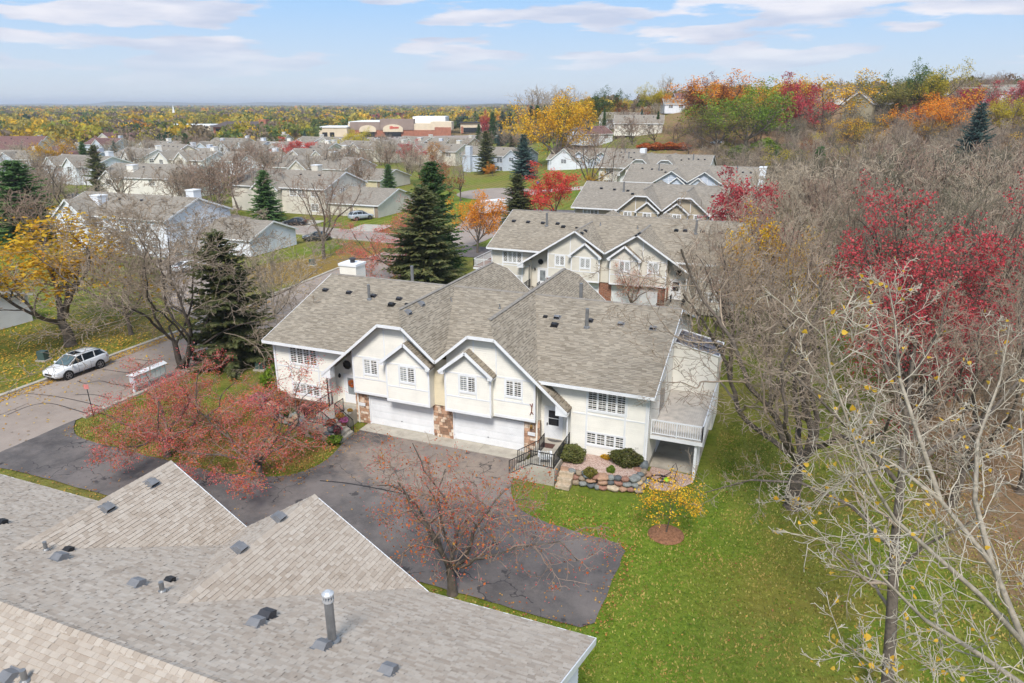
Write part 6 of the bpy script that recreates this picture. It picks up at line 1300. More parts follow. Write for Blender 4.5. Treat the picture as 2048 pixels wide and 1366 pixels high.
# ------------------------------------------------------------------ shops and offices on the flat
def far_root(name, px, fw, label, cat='building', turn=0):
    p = pol(px, fw); e = empty(name, (p.x, p.y, p.z), YAW + turn); tag(e, label, cat); return e
def u2x(px0, px1, fw): return (px0 - 1024) * fw * CP / FPX, (px1 - 1024) * fw * CP / FPX
BRICK = plain('red_brick_wall', srgb(168, 112, 90), .12, .6, .9); STUC = plain('cream_stucco', srgb(222, 206, 180), .06, .3, .8); TAUPE = plain('taupe_block', srgb(150, 132, 122), .08, .3, .85); FLATR = plain('white_membrane_roof', srgb(232, 232, 230), .05, .1, .7)
def store():
    fw = 530; pc = 800; e = far_root('supermarket', pc, fw, 'long supermarket with taupe parapet, cream arch entrance and brick base', 'store'); cx = u2x(pc, pc, fw)[0]
    def blk(nm, a, b, y0, y1, z0, z1, mat): x0, x1 = u2x(a, b, fw); return obj(nm, MB().box(x0 - cx, x1 - cx, y0, y1, z0, z1), mat, e)
    blk('wall', 693, 888, 0, 60, 0, 9, STUC); blk('brick_base', 690, 890, -.6, -.02, 0, 4.6, BRICK); blk('parapet', 758, 826, -1.0, 8, 4.7, 12.2, TAUPE); blk('parapet', 697, 757.5, -.8, 6, 4.7, 10.2, TAUPE); blk('roof', 694, 815, .5, 59, 9.02, 10.4, FLATR); blk('rear_block', 816, 884, 22, 58, 9.03, 13.5, FLATR); blk('corner_block', 860, 902, -.9, 20, 4.65, 10.4, STUC)
    blk('brick_pier', 868, 901, -1.2, -.62, 0, 6.6, BRICK)
    for a, b, zt in ((764, 804, 7.2), (716, 750, 6.6)):
        x0, x1 = u2x(a, b, fw); xm = (x0 + x1) / 2 - cx; r_ = (x1 - x0) / 2; pts = [(xm + r_ * math.cos(t), -2.2, zt - 1.8 + 3.2 * math.sin(t)) for t in [k * math.pi / 14 for k in range(15)]]; m = MB().prism([(xm + r_, -2.2, 3.4)] + pts + [(xm - r_, -2.2, 3.4)], (0, 2.1, 0)); ar = obj('arch_sign_wall', m, STUC, e)
        m = MB().box(xm - r_ * .8, xm + r_ * .8, -1.9, -1.3, 0, 3.3); obj('entrance_glass', m, GLASS, e)
    x0, x1 = u2x(778, 796, fw); m = MB(); rr = random.Random(2); x = x0 - cx
    while x < x1 - cx: w = rr.uniform(.5, .9); m.box(x, x + w * .75, -2.4, -2.22, 5.7 if x > x0 - cx + 2 else 5.5, 6.9 if x > x0 - cx + 2 else 7.4); x += w
    obj('sign_lettering', m, plain('red_sign', srgb(205, 60, 48), .05, 1, .5), e)
    e2 = far_root('shop', 955, 560, 'low shop with dark windows under a cream band, right of the supermarket', 'store'); c2 = u2x(955, 955, 560)[0]
    for nm, a, b, y0, y1, z0, z1, mat in (('wall', 920, 992, 0, 25, 0, 7.5, STUC), ('shop_window', 926, 988, -.4, -.02, .5, 4.2, GLASS), ('roof', 918, 994, -1.2, 26, 7.51, 8.4, VENT_D), ('brick_pier', 921, 925.5, -.8, -.03, 0, 5, BRICK), ('brick_pier', 988.5, 993, -.8, -.03, 0, 5, BRICK)):
        x0, x1 = u2x(a, b, 560); obj(nm, MB().box(x0 - c2, x1 - c2, y0, y1, z0, z1), mat, e2)
    e3 = far_root('shop', 655, 520, 'pale low shop left of the supermarket', 'store'); c3 = u2x(655, 655, 520)[0]
    for nm, a, b, y0, y1, z0, z1, mat in (('wall', 632, 690, 0, 30, 0, 6.5, STUC), ('shop_window', 640, 650, -.3, -.02, .3, 3.4, GLASS), ('roof', 631, 691, -.5, 31, 6.51, 7.2, FLATR), ('shop_window', 655, 664, -.3, -.02, .3, 3.4, GLASS)):
        x0, x1 = u2x(a, b, 520); obj(nm, MB().box(x0 - c3, x1 - c3, y0, y1, z0, z1), mat, e3)
    e4 = far_root('office_building', 483, 505, 'brick office building with a dark hipped roof and a brick tower', 'building'); c4 = u2x(483, 483, 505)[0]
    for nm, a, b, y0, y1, z0, z1, mat in (('wall', 420, 548, 0, 22, 0, 8.0, BRICK), ('window_band', 425, 512, -.2, -.02, 4.4, 6.4, GLASS), ('window_band', 430, 512, -.2, -.02, 1.2, 2.6, GLASS), ('window_band', 532, 547, -.2, -.02, 3.4, 6.4, GLASS), ('brick_tower', 516, 530, -2.5, 6, 0, 12.4, BRICK)):
        x0, x1 = u2x(a, b, 505); obj(nm, MB().box(x0 - c4, x1 - c4, y0, y1, z0, z1), mat, e4)
    x0, x1 = u2x(418, 550, 505); m = MB(); x0 -= c4; x1 -= c4; roof_slab(m, [(x0 - 1, -2, 7.6), (x1 + 1, -2, 7.6), (x1 - 6, 11, 11), (x0 + 6, 11, 11)]); roof_slab(m, [(x1 + 1, 24, 7.6), (x0 - 1, 24, 7.6), (x0 + 6, 11, 11), (x1 - 6, 11, 11)]); roof_slab(m, [(x0 - 1, 24, 7.6), (x0 - 1, -2, 7.6), (x0 + 6, 11, 11)]); roof_slab(m, [(x1 + 1, -2, 7.6), (x1 + 1, 24, 7.6), (x1 - 6, 11, 11)]); obj('roof', m, plain('dark_brown_roof', srgb(92, 80, 76), .1, .5, .9), e4)
    for px, a, b, fw, z1, lab, mat in ((330, 255, 414, 560, 6.5, 'long low building with a flat white roof', STUC), (45, -20, 102, 560, 6.5, 'strip of low shops with blue and red fronts at the far left', plain('slate_blue_front', srgb(110, 122, 138), .1, .3, .8))):
        e5 = far_root('warehouse' if px > 100 else 'shop_row', px, fw, lab); c5 = u2x(px, px, fw)[0]; x0, x1 = u2x(a, b, fw)
        obj('wall', MB().box(x0 - c5, x1 - c5, 0, 30, 0, z1), mat, e5); obj('roof', MB().box(x0 - c5 - .3, x1 - c5 + .3, -.3, 30.3, z1 + .01, z1 + .9), FLATR, e5)
        for k in range(6): xx = x0 - c5 + (x1 - x0) * (k + .3) / 6; obj('shop_front', MB().box(xx, xx + (x1 - x0) / 12, -.3, -.02, .3, 3.6), (GLASS, BRICK, plain('red_front', srgb(176, 66, 60), .1, .5, .7))[k % 3], e5)
    e6 = far_root('church', 345, 800, 'small white church spire among the yellow trees', 'church'); m = MB().box(-2, 2, -2, 2, 0, 10); obj('tower', m, FLATR, e6); m = MB().lathe([(2.6, 10), (1.2, 15), (.05, 22)], 8); obj('spire', m, FLATR, e6)
    x0, x1 = -95, 20; m = MB(); P = [pol(640, 505), pol(990, 505), pol(1000, 425), pol(600, 425)]; m.face([(p.x, p.y, gz(p.x, p.y) + .05) for p in P]); obj('parking_lot_road', m, STREET, kind='structure')
store()
# ------------------------------------------------------------------ vehicles
TYRE = plain('black_tyre', srgb(34, 34, 36), .1, 8, .85); RIM = plain('alloy_rim', srgb(150, 152, 156), .08, 6, .3, 0, .8); DARKP = plain('black_plastic', srgb(40, 40, 42), .08, 6, .6)
CARG = glassmat('car_glass', srgb(46, 54, 60), .05); WIND = glassmat('windscreen_glass', srgb(96, 116, 122), .05); LAMP = plain('headlamp', srgb(210, 214, 218), .05, 8, .15); TAIL = plain('tail_lamp', srgb(150, 30, 34), .08, 8, .25)
def paint(name, c):
    if name in MC: return MC[name]
    t = NT(name); t.fin(c, .28, .0, .5); t.b.inputs['Coat Weight'].default_value = .6; t.b.inputs['Coat Roughness'].default_value = .08; MC[name] = t.m; return t.m
def loft(mb, rings, close_ends=True):
    n = len(rings[0]); i0 = len(mb.v)
    for r_ in rings: mb.v += [tuple(p) for p in r_]
    for k in range(len(rings) - 1):
        for j in range(n): a = i0 + k * n + j; b = i0 + k * n + (j + 1) % n; mb.f.append((a, b, b + n, a + n))
    if close_ends: mb.f.append(tuple(i0 + n - 1 - j for j in range(n))); mb.f.append(tuple(i0 + (len(rings) - 1) * n + j for j in range(n)))
def car(loc, heading, label, color, kind='suv', name='parked_car', group=None, wheels=True):
    """x forward; body lofted from sections, glasshouse, roof, pillars, wheels in their arches, lamps, mirrors"""
    root = empty(name, loc, heading); tag(root, label, 'car', group)
    L, W, H = dict(suv=(4.9, 1.94, 1.70), sedan=(4.6, 1.8, 1.43), van=(5.6, 2.0, 2.3))[kind]; hx, w = L / 2, W / 2
    if kind == 'suv': prof = [(-hx, .42, .86, .80), (-hx + .06, .33, 1.06, .90), (-hx + .5, .28, 1.18, .985), (-1.2, .26, 1.15, 1.0), (0, .26, 1.12, 1.0), (.85, .26, 1.09, 1.0), (1.05, .26, 1.08, .99), (1.7, .28, 1.0, .96), (2.15, .30, .92, .9), (hx - .06, .36, .78, .80), (hx, .46, .66, .70)]; gh = [(-hx + .12, 1.1, .80, .80), (-hx + .55, H - .12, .86, .70), (-1.3, H - .02, .9, .73), (-.2, H, .92, .74), (.35, H - .06, .92, .73), (1.25, 1.08, .92, .84)]
    elif kind == 'van': prof = [(-hx, .4, 1.1, .96), (-hx + .1, .32, 1.15, .99), (-1, .3, 1.15, 1), (1.2, .3, 1.15, 1), (1.7, .3, 1.12, .98), (2.4, .32, .98, .92), (hx, .42, .8, .8)]; gh = [(-hx + .02, 1.1, .96, .95), (-hx + .1, H - .06, .96, .86), (0, H, .97, .88), (1.0, H - .05, .96, .86), (2.0, 1.1, .94, .9)]
    else: prof = [(-hx, .40, .84, .78), (-hx + .08, .3, .95, .88), (-1.5, .26, .96, .98), (-.8, .24, .94, 1.0), (.6, .24, .92, 1.0), (1.0, .24, .92, .98), (1.7, .26, .84, .95), (hx - .1, .32, .68, .84), (hx, .42, .58, .72)]; gh = [(-1.75, .95, .84, .82), (-1.0, H - .06, .88, .68), (-.3, H, .9, .70), (.25, H - .06, .9, .69), (1.15, .92, .9, .84)]
    mb = MB(); rings = []
    for x, zb, zt, k in prof:
        hw = w * k; zm = zb + (zt - zb) * .55
        half = [(hw * .86, zb), (hw * .98, zb + .1), (hw, zm), (hw * .985, zt - .10), (hw * .93, zt - .02), (hw * .6, zt + .012)]
        rings.append([(x, y, z) for y, z in half] + [(x, -y, z) for y, z in half[::-1]])
    loft(mb, rings); body = obj('body', mb, color, root, smooth=True)
    try: body.data.use_auto_smooth = True
    except Exception: pass
    mb = MB(); rings = []
    for i, (x, zt, kb, kt) in enumerate(gh):
        belt = np.interp(x, [p[0] for p in prof], [p[2] for p in prof]) - .03; t = max(zt, belt + .02)
        rings.append([(x, w * kb * .97, belt), (x, w * kt, t - .05), (x, w * kt * .9, t - .008), (x, -w * kt * .9, t - .008), (x, -w * kt, t - .05), (x, -w * kb * .97, belt)])
    loft(mb, rings); obj('windows', mb, CARG, root)
    a, b = gh[-2], gh[-1]; m = MB(); m.face([(a[0] + .03, -w * a[3] * .86, a[1]), (a[0] + .03, w * a[3] * .86, a[1]), (b[0] - .02, w * b[3] * .93, b[1] + .035), (b[0] - .02, -w * b[3] * .93, b[1] + .035)][::-1]); obj('windscreen', m, WIND, root)
    mb = MB(); tops = [g for g in gh[1:-1]]; rr = []
    for x, zt, kb, kt in tops: rr.append([(x, w * kt * 1.005, zt - .055), (x, w * kt * .9, zt + .006), (x, 0, zt + .03), (x, -w * kt * .9, zt + .006), (x, -w * kt * 1.005, zt - .055), (x, 0, zt - .07)])
    loft(mb, rr); obj('roof', mb, color, root, smooth=True)
    m = MB()
    for s in (-1, 1):
        for (x0, z0, k0), (x1, z1, k1), ww in (((gh[-1][0], gh[-1][1] - .02, gh[-1][3] * 1.02), (gh[-2][0], gh[-2][1] - .04, gh[-2][3]), .07), ((gh[0][0], gh[0][1] - .02, gh[0][2]), (gh[1][0], gh[1][1] - .05, gh[1][3]), .13), ((-.1, 1.0 if kind != 'sedan' else .92, .965), (-.12, H - .05, tops[1][3] * 1.0), .07), ((-1.15 if kind == 'suv' else -1.0, 1.02 if kind != 'sedan' else .94, .955), (-1.2 if kind == 'suv' else -1.0, H - .07, tops[0][3] * 1.0 + .015), .07)):
            m.bar((x0, s * w * k0, z0), (x1, s * w * k1, z1), ww, .035, (0, s, .3))
    obj('pillars', m, color, root)
    for s in (-1, 1):
        m = MB(); x = gh[-1][0] - .22; m.lathe([(.02, -.06), (.09, -.03), (.1, .05), (.04, .1)], 8, (x, s * (w + .10), (1.1 if kind != 'sedan' else 1.0))); obj('mirror', m, color, root)
        z = prof[-2][2] - .08
        m = MB(); m.prism([(hx - .42, s * w * .86, z + .10), (hx - .10, s * w * .80, z + .05), (hx - .02, s * w * .60, z), (hx - .05, s * w * .60, z - .10), (hx - .2, s * w * .86, z - .06)], (.03, s * .035, .05)); obj('headlight', m, LAMP, root)
        m = MB(); m.prism([(-hx + .02, s * w * .6, .95), (-hx + .3, s * w * .93, 1.0), (-hx + .25, s * w * .93, .84), (-hx + .02, s * w * .6, .82)], (-.035, s * .03, 0)); obj('tail_light', m, TAIL, root)
        for x in (.35, -.75): m = MB(); m.box(x - .1, x + .1, s * (w + .005), s * (w + .03), .88, .915); obj('door_handle', m, color, root)
        m = MB(); m.box(-1.0, 1.0, s * (w * .97), s * (w + .012), .26, .34); obj('sill', m, DARKP, root)
        for x in (.47, -.62): m = MB(); m.box(x - .006, x + .006, s * (w * .98), s * (w + .004), .38, .96); obj('door_seam', m, DARKP, root)
    m = MB(); z = prof[-1][2]; m.box(hx - .03, hx + .02, -w * .42, w * .42, z - .12, z + .04); obj('grille', m, DARKP, root)
    m = MB(); m.box(hx - .1, hx + .01, -w * .6, w * .6, .36, .44); obj('bumper_intake', m, DARKP, root)
    if kind == 'suv':
        m = MB(); zt = tops[2][1]; m.box(-.35, .3, -w * .42, w * .42, H + .015, H + .04); obj('sunroof', m, CARG, root)
        m = MB()
        for s in (-1, 1): m.tube([(-1.7, s * w * .66, H - .06), (-1.5, s * w * .66, H + .05), (0, s * w * .67, H + .07), (.2, s * w * .67, H - .01)], .02, 6)
        obj('roof_rail', m, RIM, root)
    wb = {'suv': 1.42, 'sedan': 1.35, 'van': 1.7}[kind]; r_ = {'suv': .37, 'sedan': .32, 'van': .36}[kind]
    for x in (wb, -wb):
        for s in (-1, 1):
            y = s * (w - .1); m = MB()
            m.tube([(x, s * (w - .16), r_), (x, s * (w + .008), r_)], r_ + .07, 22); obj('wheel_arch', m, DARKP, root)
            wh = bpy.data.objects.new('wheel', MB().tube([(x, y - .11 * s, r_), (x, y + .122 * s, r_)], [r_, r_], 24).mesh('wheel')); COL.objects.link(wh); wh.parent = root; wh.data.materials.append(TYRE)
            m = MB(); m.tube([(x, y + .123 * s, r_), (x, y + .13 * s, r_)], r_ * .30, 12)
            for k in range(5):
                t = k * 2 * math.pi / 5 + .3; m.bar((x + math.cos(t) * .05, y + .127 * s, r_ + math.sin(t) * .05), (x + math.cos(t) * r_ * .72, y + .127 * s, r_ + math.sin(t) * r_ * .72), .07, .02, (0, 1, 0))
            for k in range(20):
                t0, t1 = k * math.pi / 10, (k + 1) * math.pi / 10; m.bar((x + math.cos(t0) * r_ * .7, y + .127 * s, r_ + math.sin(t0) * r_ * .7), (x + math.cos(t1) * r_ * .7, y + .127 * s, r_ + math.sin(t1) * r_ * .7), .03, .035, (0, 1, 0))
            obj('rim', m, RIM, wh)
    return root
WP = paint('white_car_paint', srgb(226, 228, 230)); SILV = paint('silver_car_paint', srgb(176, 182, 190)); DKG = paint('dark_car_paint', srgb(52, 58, 64)); BLK = paint('black_car_paint', srgb(30, 32, 36)); REDP = paint('red_car_paint', srgb(150, 36, 34)); BLUEP = paint('blue_car_paint', srgb(56, 76, 118))
def park(pf, pr, *a, **k):
    f, r_ = at(*pf), at(*pr); d = f - r_; c = (f + r_) / 2; return car((c.x, c.y, c.z + .02), math.atan2(d.y, d.x), *a, **k)
f, r_ = at(130, 761), at(191, 739); d = (f - r_); dn = d.normalized(); side = Vector((dn.y, -dn.x, 0)); c = (f + r_) / 2
car((c.x + (-side.x) * .0 - .75, c.y + .35, .02), math.atan2(d.y, d.x), 'white suv with roof rails parked at the kerb beside the yellow leaves', WP, 'suv')
park((612, 481), (655, 479), 'dark green-grey sedan by the bare tree on the grass', DKG, 'sedan'); car((-78.6, 117.3, .04), R(62), 'silver suv standing before the cream garage door', SILV, 'suv'); car((-86.2, 107, .03), R(200), 'dark car on the side street behind the bare tree', BLK, 'sedan'); car((-75.2, 70.6, .03), R(70), 'white car half hidden behind the dark spruce, by the white garage', WP, 'sedan')
p = pol(1413, 212); car((p.x, p.y, p.z), R(10), 'white van on the hill road behind the row houses', WP, 'van', 'parked_van'); p = pol(1442, 236); car((p.x, p.y, p.z), R(160), 'silver car above the white van on the hill road', SILV, 'sedan')
p = pol(262, 190); car((-150, 118, .02), R(0), 'white car beside the cream row house far left', WP, 'suv'); car((-155.5, 116, .02), R(0), 'dark car left of the white one by the cream row house', BLK, 'suv')
mb = MB()
for q in ((1395, 209), (1470, 212), (1560, 216), (1320, 208), (1250, 212)): pass
P = [pol(px, d) for px, d in ((1240, 222), (1320, 216), (1400, 212), (1480, 214), (1600, 222))]; ribbon(mb, [(p.x, p.y) for p in P], 7, .06); obj('hill_road', mb, STREET, kind='structure')
def small_car(mat):
    m = MB(); rings = []
    for x, z, k in ((-2.2, .8, .8), (-2.1, .95, .95), (-.9, .98, 1), (.9, .95, 1), (2.0, .78, .92), (2.2, .6, .75)): rings.append([(x, .9 * k, .25), (x, .92 * k, z - .1), (x, .75 * k, z), (x, -.75 * k, z), (x, -.92 * k, z - .1), (x, -.9 * k, .25)])
    loft(m, rings); return m.mesh('car_body')
def lot_cars():
    body = small_car(None); body.materials.append(WP); g = MB(); rings = [[(x, y * .8, .93), (x, y * .62 if z > 1 else y * .78, z), (x, -y * .62 if z > 1 else -y * .78, z), (x, -y * .8, .93)] for x, y, z in ((-1.8, 1, .95), (-1.2, 1, 1.45), (.2, 1, 1.5), (1.1, 1, .97))]; loft(g, rings); cab = g.mesh('car_cabin'); cab.materials.append(CARG)
    rr = random.Random(6); cols = [WP, WP, SILV, SILV, DKG, BLK, REDP, BLUEP, SILV, WP]
    n = 0
    for row, fw in enumerate((437, 446, 459, 468, 481, 490)):
        px = 700 if row > 3 else 842
        while px < 985:
            px += 3.0 * 1400 / fw * rr.uniform(.9, 1.3) * (1.0)
            if rr.random() < .25 or (row < 4 and 860 > px > 842 and rr.random() < .3): continue
            p = pol(px, fw); e = empty('parked_car', (p.x, p.y, p.z + .06), YAW + R(90) + rr.choice((0, math.pi)) + rr.uniform(-.1, .1)); ci = rr.choice(cols); cn = {WP: 'white', SILV: 'silver', DKG: 'dark grey', BLK: 'black', REDP: 'red', BLUEP: 'blue'}[ci]
            tag(e, 'tiny %s car in the shop parking lot' % cn, 'car', '%s cars in the shop parking lot' % cn); n += 1
            o = bpy.data.objects.new('body', body); COL.objects.link(o); o.parent = e; o.material_slots[0].link = 'OBJECT'; o.material_slots[0].material = ci; o = bpy.data.objects.new('windows', cab); COL.objects.link(o); o.parent = e
lot_cars()
def trailer():
    p = at(985, 428); e = empty('cargo_trailer', (p.x, p.y, p.z), R(60)); tag(e, 'white enclosed cargo trailer parked on the street by the orange maple', 'trailer')
    m = MB().box(-2.6, 2.6, -1.1, 1.1, .55, 2.75); b = obj('body', m, WP, e); m = MB().box(-2.62, 2.62, -1.12, 1.12, 2.75, 2.85); obj('roof', m, W_WHITE, e)
    for k in range(5): m = MB(); m.box(-2.5 + k * 1.2, -2.42 + k * 1.2, -1.13, -1.1, .6, 2.7); obj('rib', m, W_WHITE, e)
    m = MB().box(-2.64, -2.6, -.95, .95, .65, 2.6); obj('rear_door', m, plain('pale_grey_panel', srgb(196, 202, 208), .06, 2, .5), e)
    for x in (-.5, .5):
        for s in (-1, 1): m = MB().tube([(x, s * .95, .33), (x, s * 1.15, .33)], .33, 18); obj('wheel', m, TYRE, e)
    m = MB(); m.bar((2.6, .6, .5), (3.7, 0, .5), .1, .1); m.bar((2.6, -.6, .5), (3.7, 0, .5), .1, .1); obj('tow_bar', m, BLACK, e)
trailer()
# ------------------------------------------------------------------ things around the cream house
def blob_rock(seed, n=2):
    bm = bmesh.new(); bmesh.ops.create_icosphere(bm, subdivisions=n, radius=.5); r = random.Random(seed); ph = [r.uniform(0, 6) for _ in range(6)]
    for v in bm.verts:
        c = v.co.normalized(); k = 1 + .10 * math.sin(3 * c.x + ph[0]) + .10 * math.sin(4 * c.y + ph[1]) + .07 * math.sin(5 * c.z + ph[2]) + .03 * math.sin(11 * c.x + 9 * c.y + ph[3]); v.co = Vector((max(-.43, min(.43, c.x * .5 * k)), max(-.42, min(.42, c.y * .5 * k)), max(-.40, min(.40, c.z * .5 * k))))
    m = bpy.data.meshes.new('boulder'); bm.to_mesh(m); bm.free(); m.polygons.foreach_set('use_smooth', [True] * len(m.polygons)); return m
ROCKM = [blob_rock(k) for k in range(6)]
RCOL = [plain('boulder_%d' % i, srgb(*c), .2, 5, .85, .5) for i, c in enumerate(((148, 132, 112), (112, 118, 120), (168, 134, 110), (92, 96, 98), (186, 168, 144), (150, 112, 96), (134, 136, 132), (160, 142, 118)))]
def rock(parent, p, s, rr, name='boulder'):
    m = rr.choice(ROCKM)
    if not m.materials: m.materials.append(RCOL[0])
    o = bpy.data.objects.new(name, m); COL.objects.link(o); o.parent = parent; o.location = p; o.scale = s; o.rotation_euler = (rr.uniform(-.2, .2), rr.uniform(-.2, .2), rr.uniform(0, 6.28))
    o.material_slots[0].link = 'OBJECT'; o.material_slots[0].material = rr.choice(RCOL); return o
def stone_wall(pts, rows, label, seed, size=.5, top=.85, name='boulder_wall'):
    rr = random.Random(seed); e = empty(name, (pts[0][0], pts[0][1], 0)); tag(e, label, 'stone wall'); o = Vector((pts[0][0], pts[0][1], 0))
    P = [Vector((*p, 0)) for p in pts]
    for r_ in range(rows):
        z = top * (r_ + .45) / rows
        for a, b in zip(P[:-1], P[1:]):
            L = (b - a).length; t = rr.uniform(0, .2); d = (b - a) / L; nrm = Vector((-d.y, d.x, 0))
            while t < L: s = size * rr.uniform(.75, 1.3); rock(e, a + d * (t + s / 2) + nrm * (.10 * r_ + rr.uniform(-.04, .04)) + Vector((0, 0, z)) - o, (s * 1.25, s * 1.15, top / rows * rr.uniform(1.15, 1.5)), rr); t += s * .98
    return e
GRAV = NT('pink_river_gravel'); _p = GRAV.pos(); _v = GRAV.n('ShaderNodeTexVoronoi'); _v.inputs['Scale'].default_value = 18; GRAV.L.new(_p, _v.inputs[0])
_c = GRAV.ramp(_v.outputs['Color'], [(0.1, srgb(150, 116, 104)), (.4, srgb(186, 156, 142)), (.7, srgb(206, 184, 170)), (1, srgb(132, 104, 92))]); GRAV.bump(_v.outputs['Distance'], .8, .03); GRAV = GRAV.fin(_c, .9)
# right-hand bed
w0, w1, w2, w3 = at(1112, 955, .1), at(1190, 972, .1), at(1270, 980, .1), at(1293, 958, .1)
stone_wall([(w0.x, w0.y), (w1.x, w1.y), (w2.x, w2.y), (w3.x, w3.y - .2), (-6.55, 37.6)], 3, 'rounded boulder wall holding the gravel bed beside the concrete stoop', 3, .52, .80)
mb = MB(); mb.prism([(-11.2, 38.28, 0), (-11.2, w0.y + .35, 0), (w1.x, w1.y + .4, 0), (w2.x - .2, w2.y + .5, 0), (-6.6, w3.y + .4, 0), (-6.6, 38.28, 0)], (0, 0, .72)); obj('gravel_bed_ground', mb, GRAV, kind='structure')
mb = MB(); mb.prism([(-6.3, 38.6, 0), (-5.9, 36.7, 0), (-4.6, 36.9, 0), (-3.6, 38.4, 0), (-3.7, 39.2, 0), (-6.3, 39.4, 0)], (0, 0, .035)); obj('patio_gravel_ground', mb, GRAV, kind='structure')
m = empty('stone_steps', (-11.0, 35.5, 0)); tag(m, 'three flat cut stone steps between stoop and boulder wall', 'steps'); rr = random.Random(1)
for k in range(3): obj('step', MB().box(-.1, .75, -.75 + k * .38, -.35 + k * .38, 0, .22 + k * .24), RCOL[4], m)
for px, py, h, w, lab in ((1142, 918, .95, 1.25, 'round clipped bush beside the concrete stoop'), (1254, 925, 1.0, 1.35, 'round clipped bush above the boulder wall, right')):
    p = at(px, py, .75); plant('shrub0', p, h * .95, lab, 'bush', 'clipped bushes', None, w, name='clipped_bush')
p = at(1222, 944, .7); plant('shrub1', p, .45, 'low bright green plant before the right-hand clipped bush', 'plant', None, None, 1.1, name='green_plant'); p = at(1180, 950, .7); plant('shrub2', p, .5, 'grassy plant drooping over the middle of the boulder wall', 'plant', None, None, 1.2, name='grassy_plant'); p = at(1212, 915, .74); plant('shrub2', p, .25, 'yellow creeping plant on the gravel', 'plant', None, None, 1.9, {'foliage': YEL}, name='creeping_plant')
p = at(1285, 935, .6); rock(None, (p.x, p.y, .75), (.8, .6, .7), rr).name = 'corner_boulder'; tag(bpy.data.objects['corner_boulder'], 'single pale boulder at the house corner', 'boulder')
# left-hand bed behind the crabapples
a0, a1, a2, a3 = at(520, 815, .1), at(560, 838, .1), at(610, 862, .1), at(655, 878, .1)
stone_wall([(a0.x, a0.y), (a1.x, a1.y), (a2.x, a2.y), (a3.x, a3.y)], 3, 'boulder wall under the plants left of the flowered steps', 5, .55, .95)
mb = MB(); mb.prism([(-33.6, 38.28, 0), (a0.x - .2, a0.y + .6, 0), (a1.x, a1.y + .5, 0), (a2.x, a2.y + .5, 0), (a3.x, a3.y + .4, 0), (-29.2, 38.28, 0)], (0, 0, .95)); obj('planting_bed_ground', mb, plain('mulch', srgb(112, 84, 70), .3, 6, .95, .6), kind='structure')
p = at(548, 782, .6); plant('shrub1', p, 1.9, 'bright green leafy shrub at the left corner of the cream house', 'bush', None, None, .95, name='green_shrub')
for k, (px, py, h, w, mt, lab) in enumerate(((520, 805, .8, 1.3, leafmat('pink_bloom', [srgb(206, 120, 150), srgb(222, 160, 170), srgb(120, 130, 70)]), 'pink flowering plant at the foot of the green shrub'), (560, 800, .7, 1.4, OLV, 'olive shrub below the lower left window'), (590, 812, .5, 1.5, RUS, 'rusty low plant in the left bed'), (575, 828, .5, 1.4, GRN, 'dark green low plant in the left bed'), (610, 822, .5, 1.4, leafmat('pinkish_heath', [srgb(190, 118, 110), srgb(206, 142, 130), srgb(150, 100, 84)]), 'pinkish plant by the left railing'), (640, 868, .45, 2.0, OLV, 'leafy edging along the flowered steps'), (668, 882, .4, 2.0, LGR, 'green edging plant at the lowest step'), (1050, 588, 1.6, 1.2, YGR, 'yellow shrub at the corner of the beige house'), (1545, 640, 1.0, 1.6, LGR, 'green plant at the wood edge by the beige house'))):
    p = at(px, py, .8 if py > 700 and px < 640 else (.2 if py > 700 else 0)); plant('shrub1' if h > 1 else 'shrub2', p, h, lab, 'plant', None, None, w, {'foliage': mt}, name='garden_plant')
def mum_pot(x, y, z, mt, lab, s=.5, pot=None):
    e = empty('flower_pot', (x, y, z)); tag(e, lab, 'flower pot'); obj('pot', MB().lathe([(s * .26, 0), (s * .36, s * .5), (s * .4, s * .52)], 14), pot or plain('terracotta_pot', srgb(120, 80, 62), .1, 6, .8), e)
    rng = np.random.default_rng(int(abs(x * 100))); d = rng.normal(size=(420, 3)); d /= np.linalg.norm(d, axis=1, keepdims=True); d[:, 2] = np.abs(d[:, 2]) - .15; C = d * s * .55 * np.array([[1, 1, .8]]) + np.array([[0, 0, s * .62]]); V, Q = leaf_quads(C, .06, rng, .2, 1.1); obj('blooms', np_mesh('blooms', V, Q, [mt]), None, e)
PUR = leafmat('magenta_bloom', [srgb(150, 50, 110), srgb(190, 84, 150), srgb(206, 130, 180), srgb(70, 92, 46)], .2); ORB = leafmat('orange_bloom', [srgb(206, 84, 40), srgb(222, 120, 54), srgb(190, 66, 44), srgb(80, 92, 44)], .2); GOL = leafmat('gold_bloom', [srgb(196, 140, 44), srgb(214, 166, 60), srgb(150, 110, 40), srgb(88, 98, 48)], .2); PNK = leafmat('crimson_bloom', [srgb(170, 44, 74), srgb(204, 80, 110), srgb(214, 130, 150), srgb(66, 86, 44)], .2)
WPOT = plain('white_urn', srgb(220, 218, 212), .05, 5, .6)
mum_pot(-26.95, 37.0 - .55, .53, PUR, 'magenta chrysanthemums on the steps by the stone pier', .62); mum_pot(-27.35, 35.55, .7, ORB, 'orange chrysanthemums on the upper steps, left', .6); mum_pot(-26.75, 35.4, .36, PNK, 'crimson and pink chrysanthemums at the foot of the steps', .6); mum_pot(-27.2, 36.4, .88, GOL, 'golden chrysanthemums on the landing edge', .55); mum_pot(-28.75, 35.4, 1.06, GOL, 'white urn of yellow and green plants on the landing', .5, WPOT); mum_pot(-27.0, 37.3, 1.06, GOL, 'small white hanging pot by the stone pier', .35, WPOT); mum_pot(-29.4, 35.9, .95, PNK, 'pink flowers in the bed beside the landing', .4)
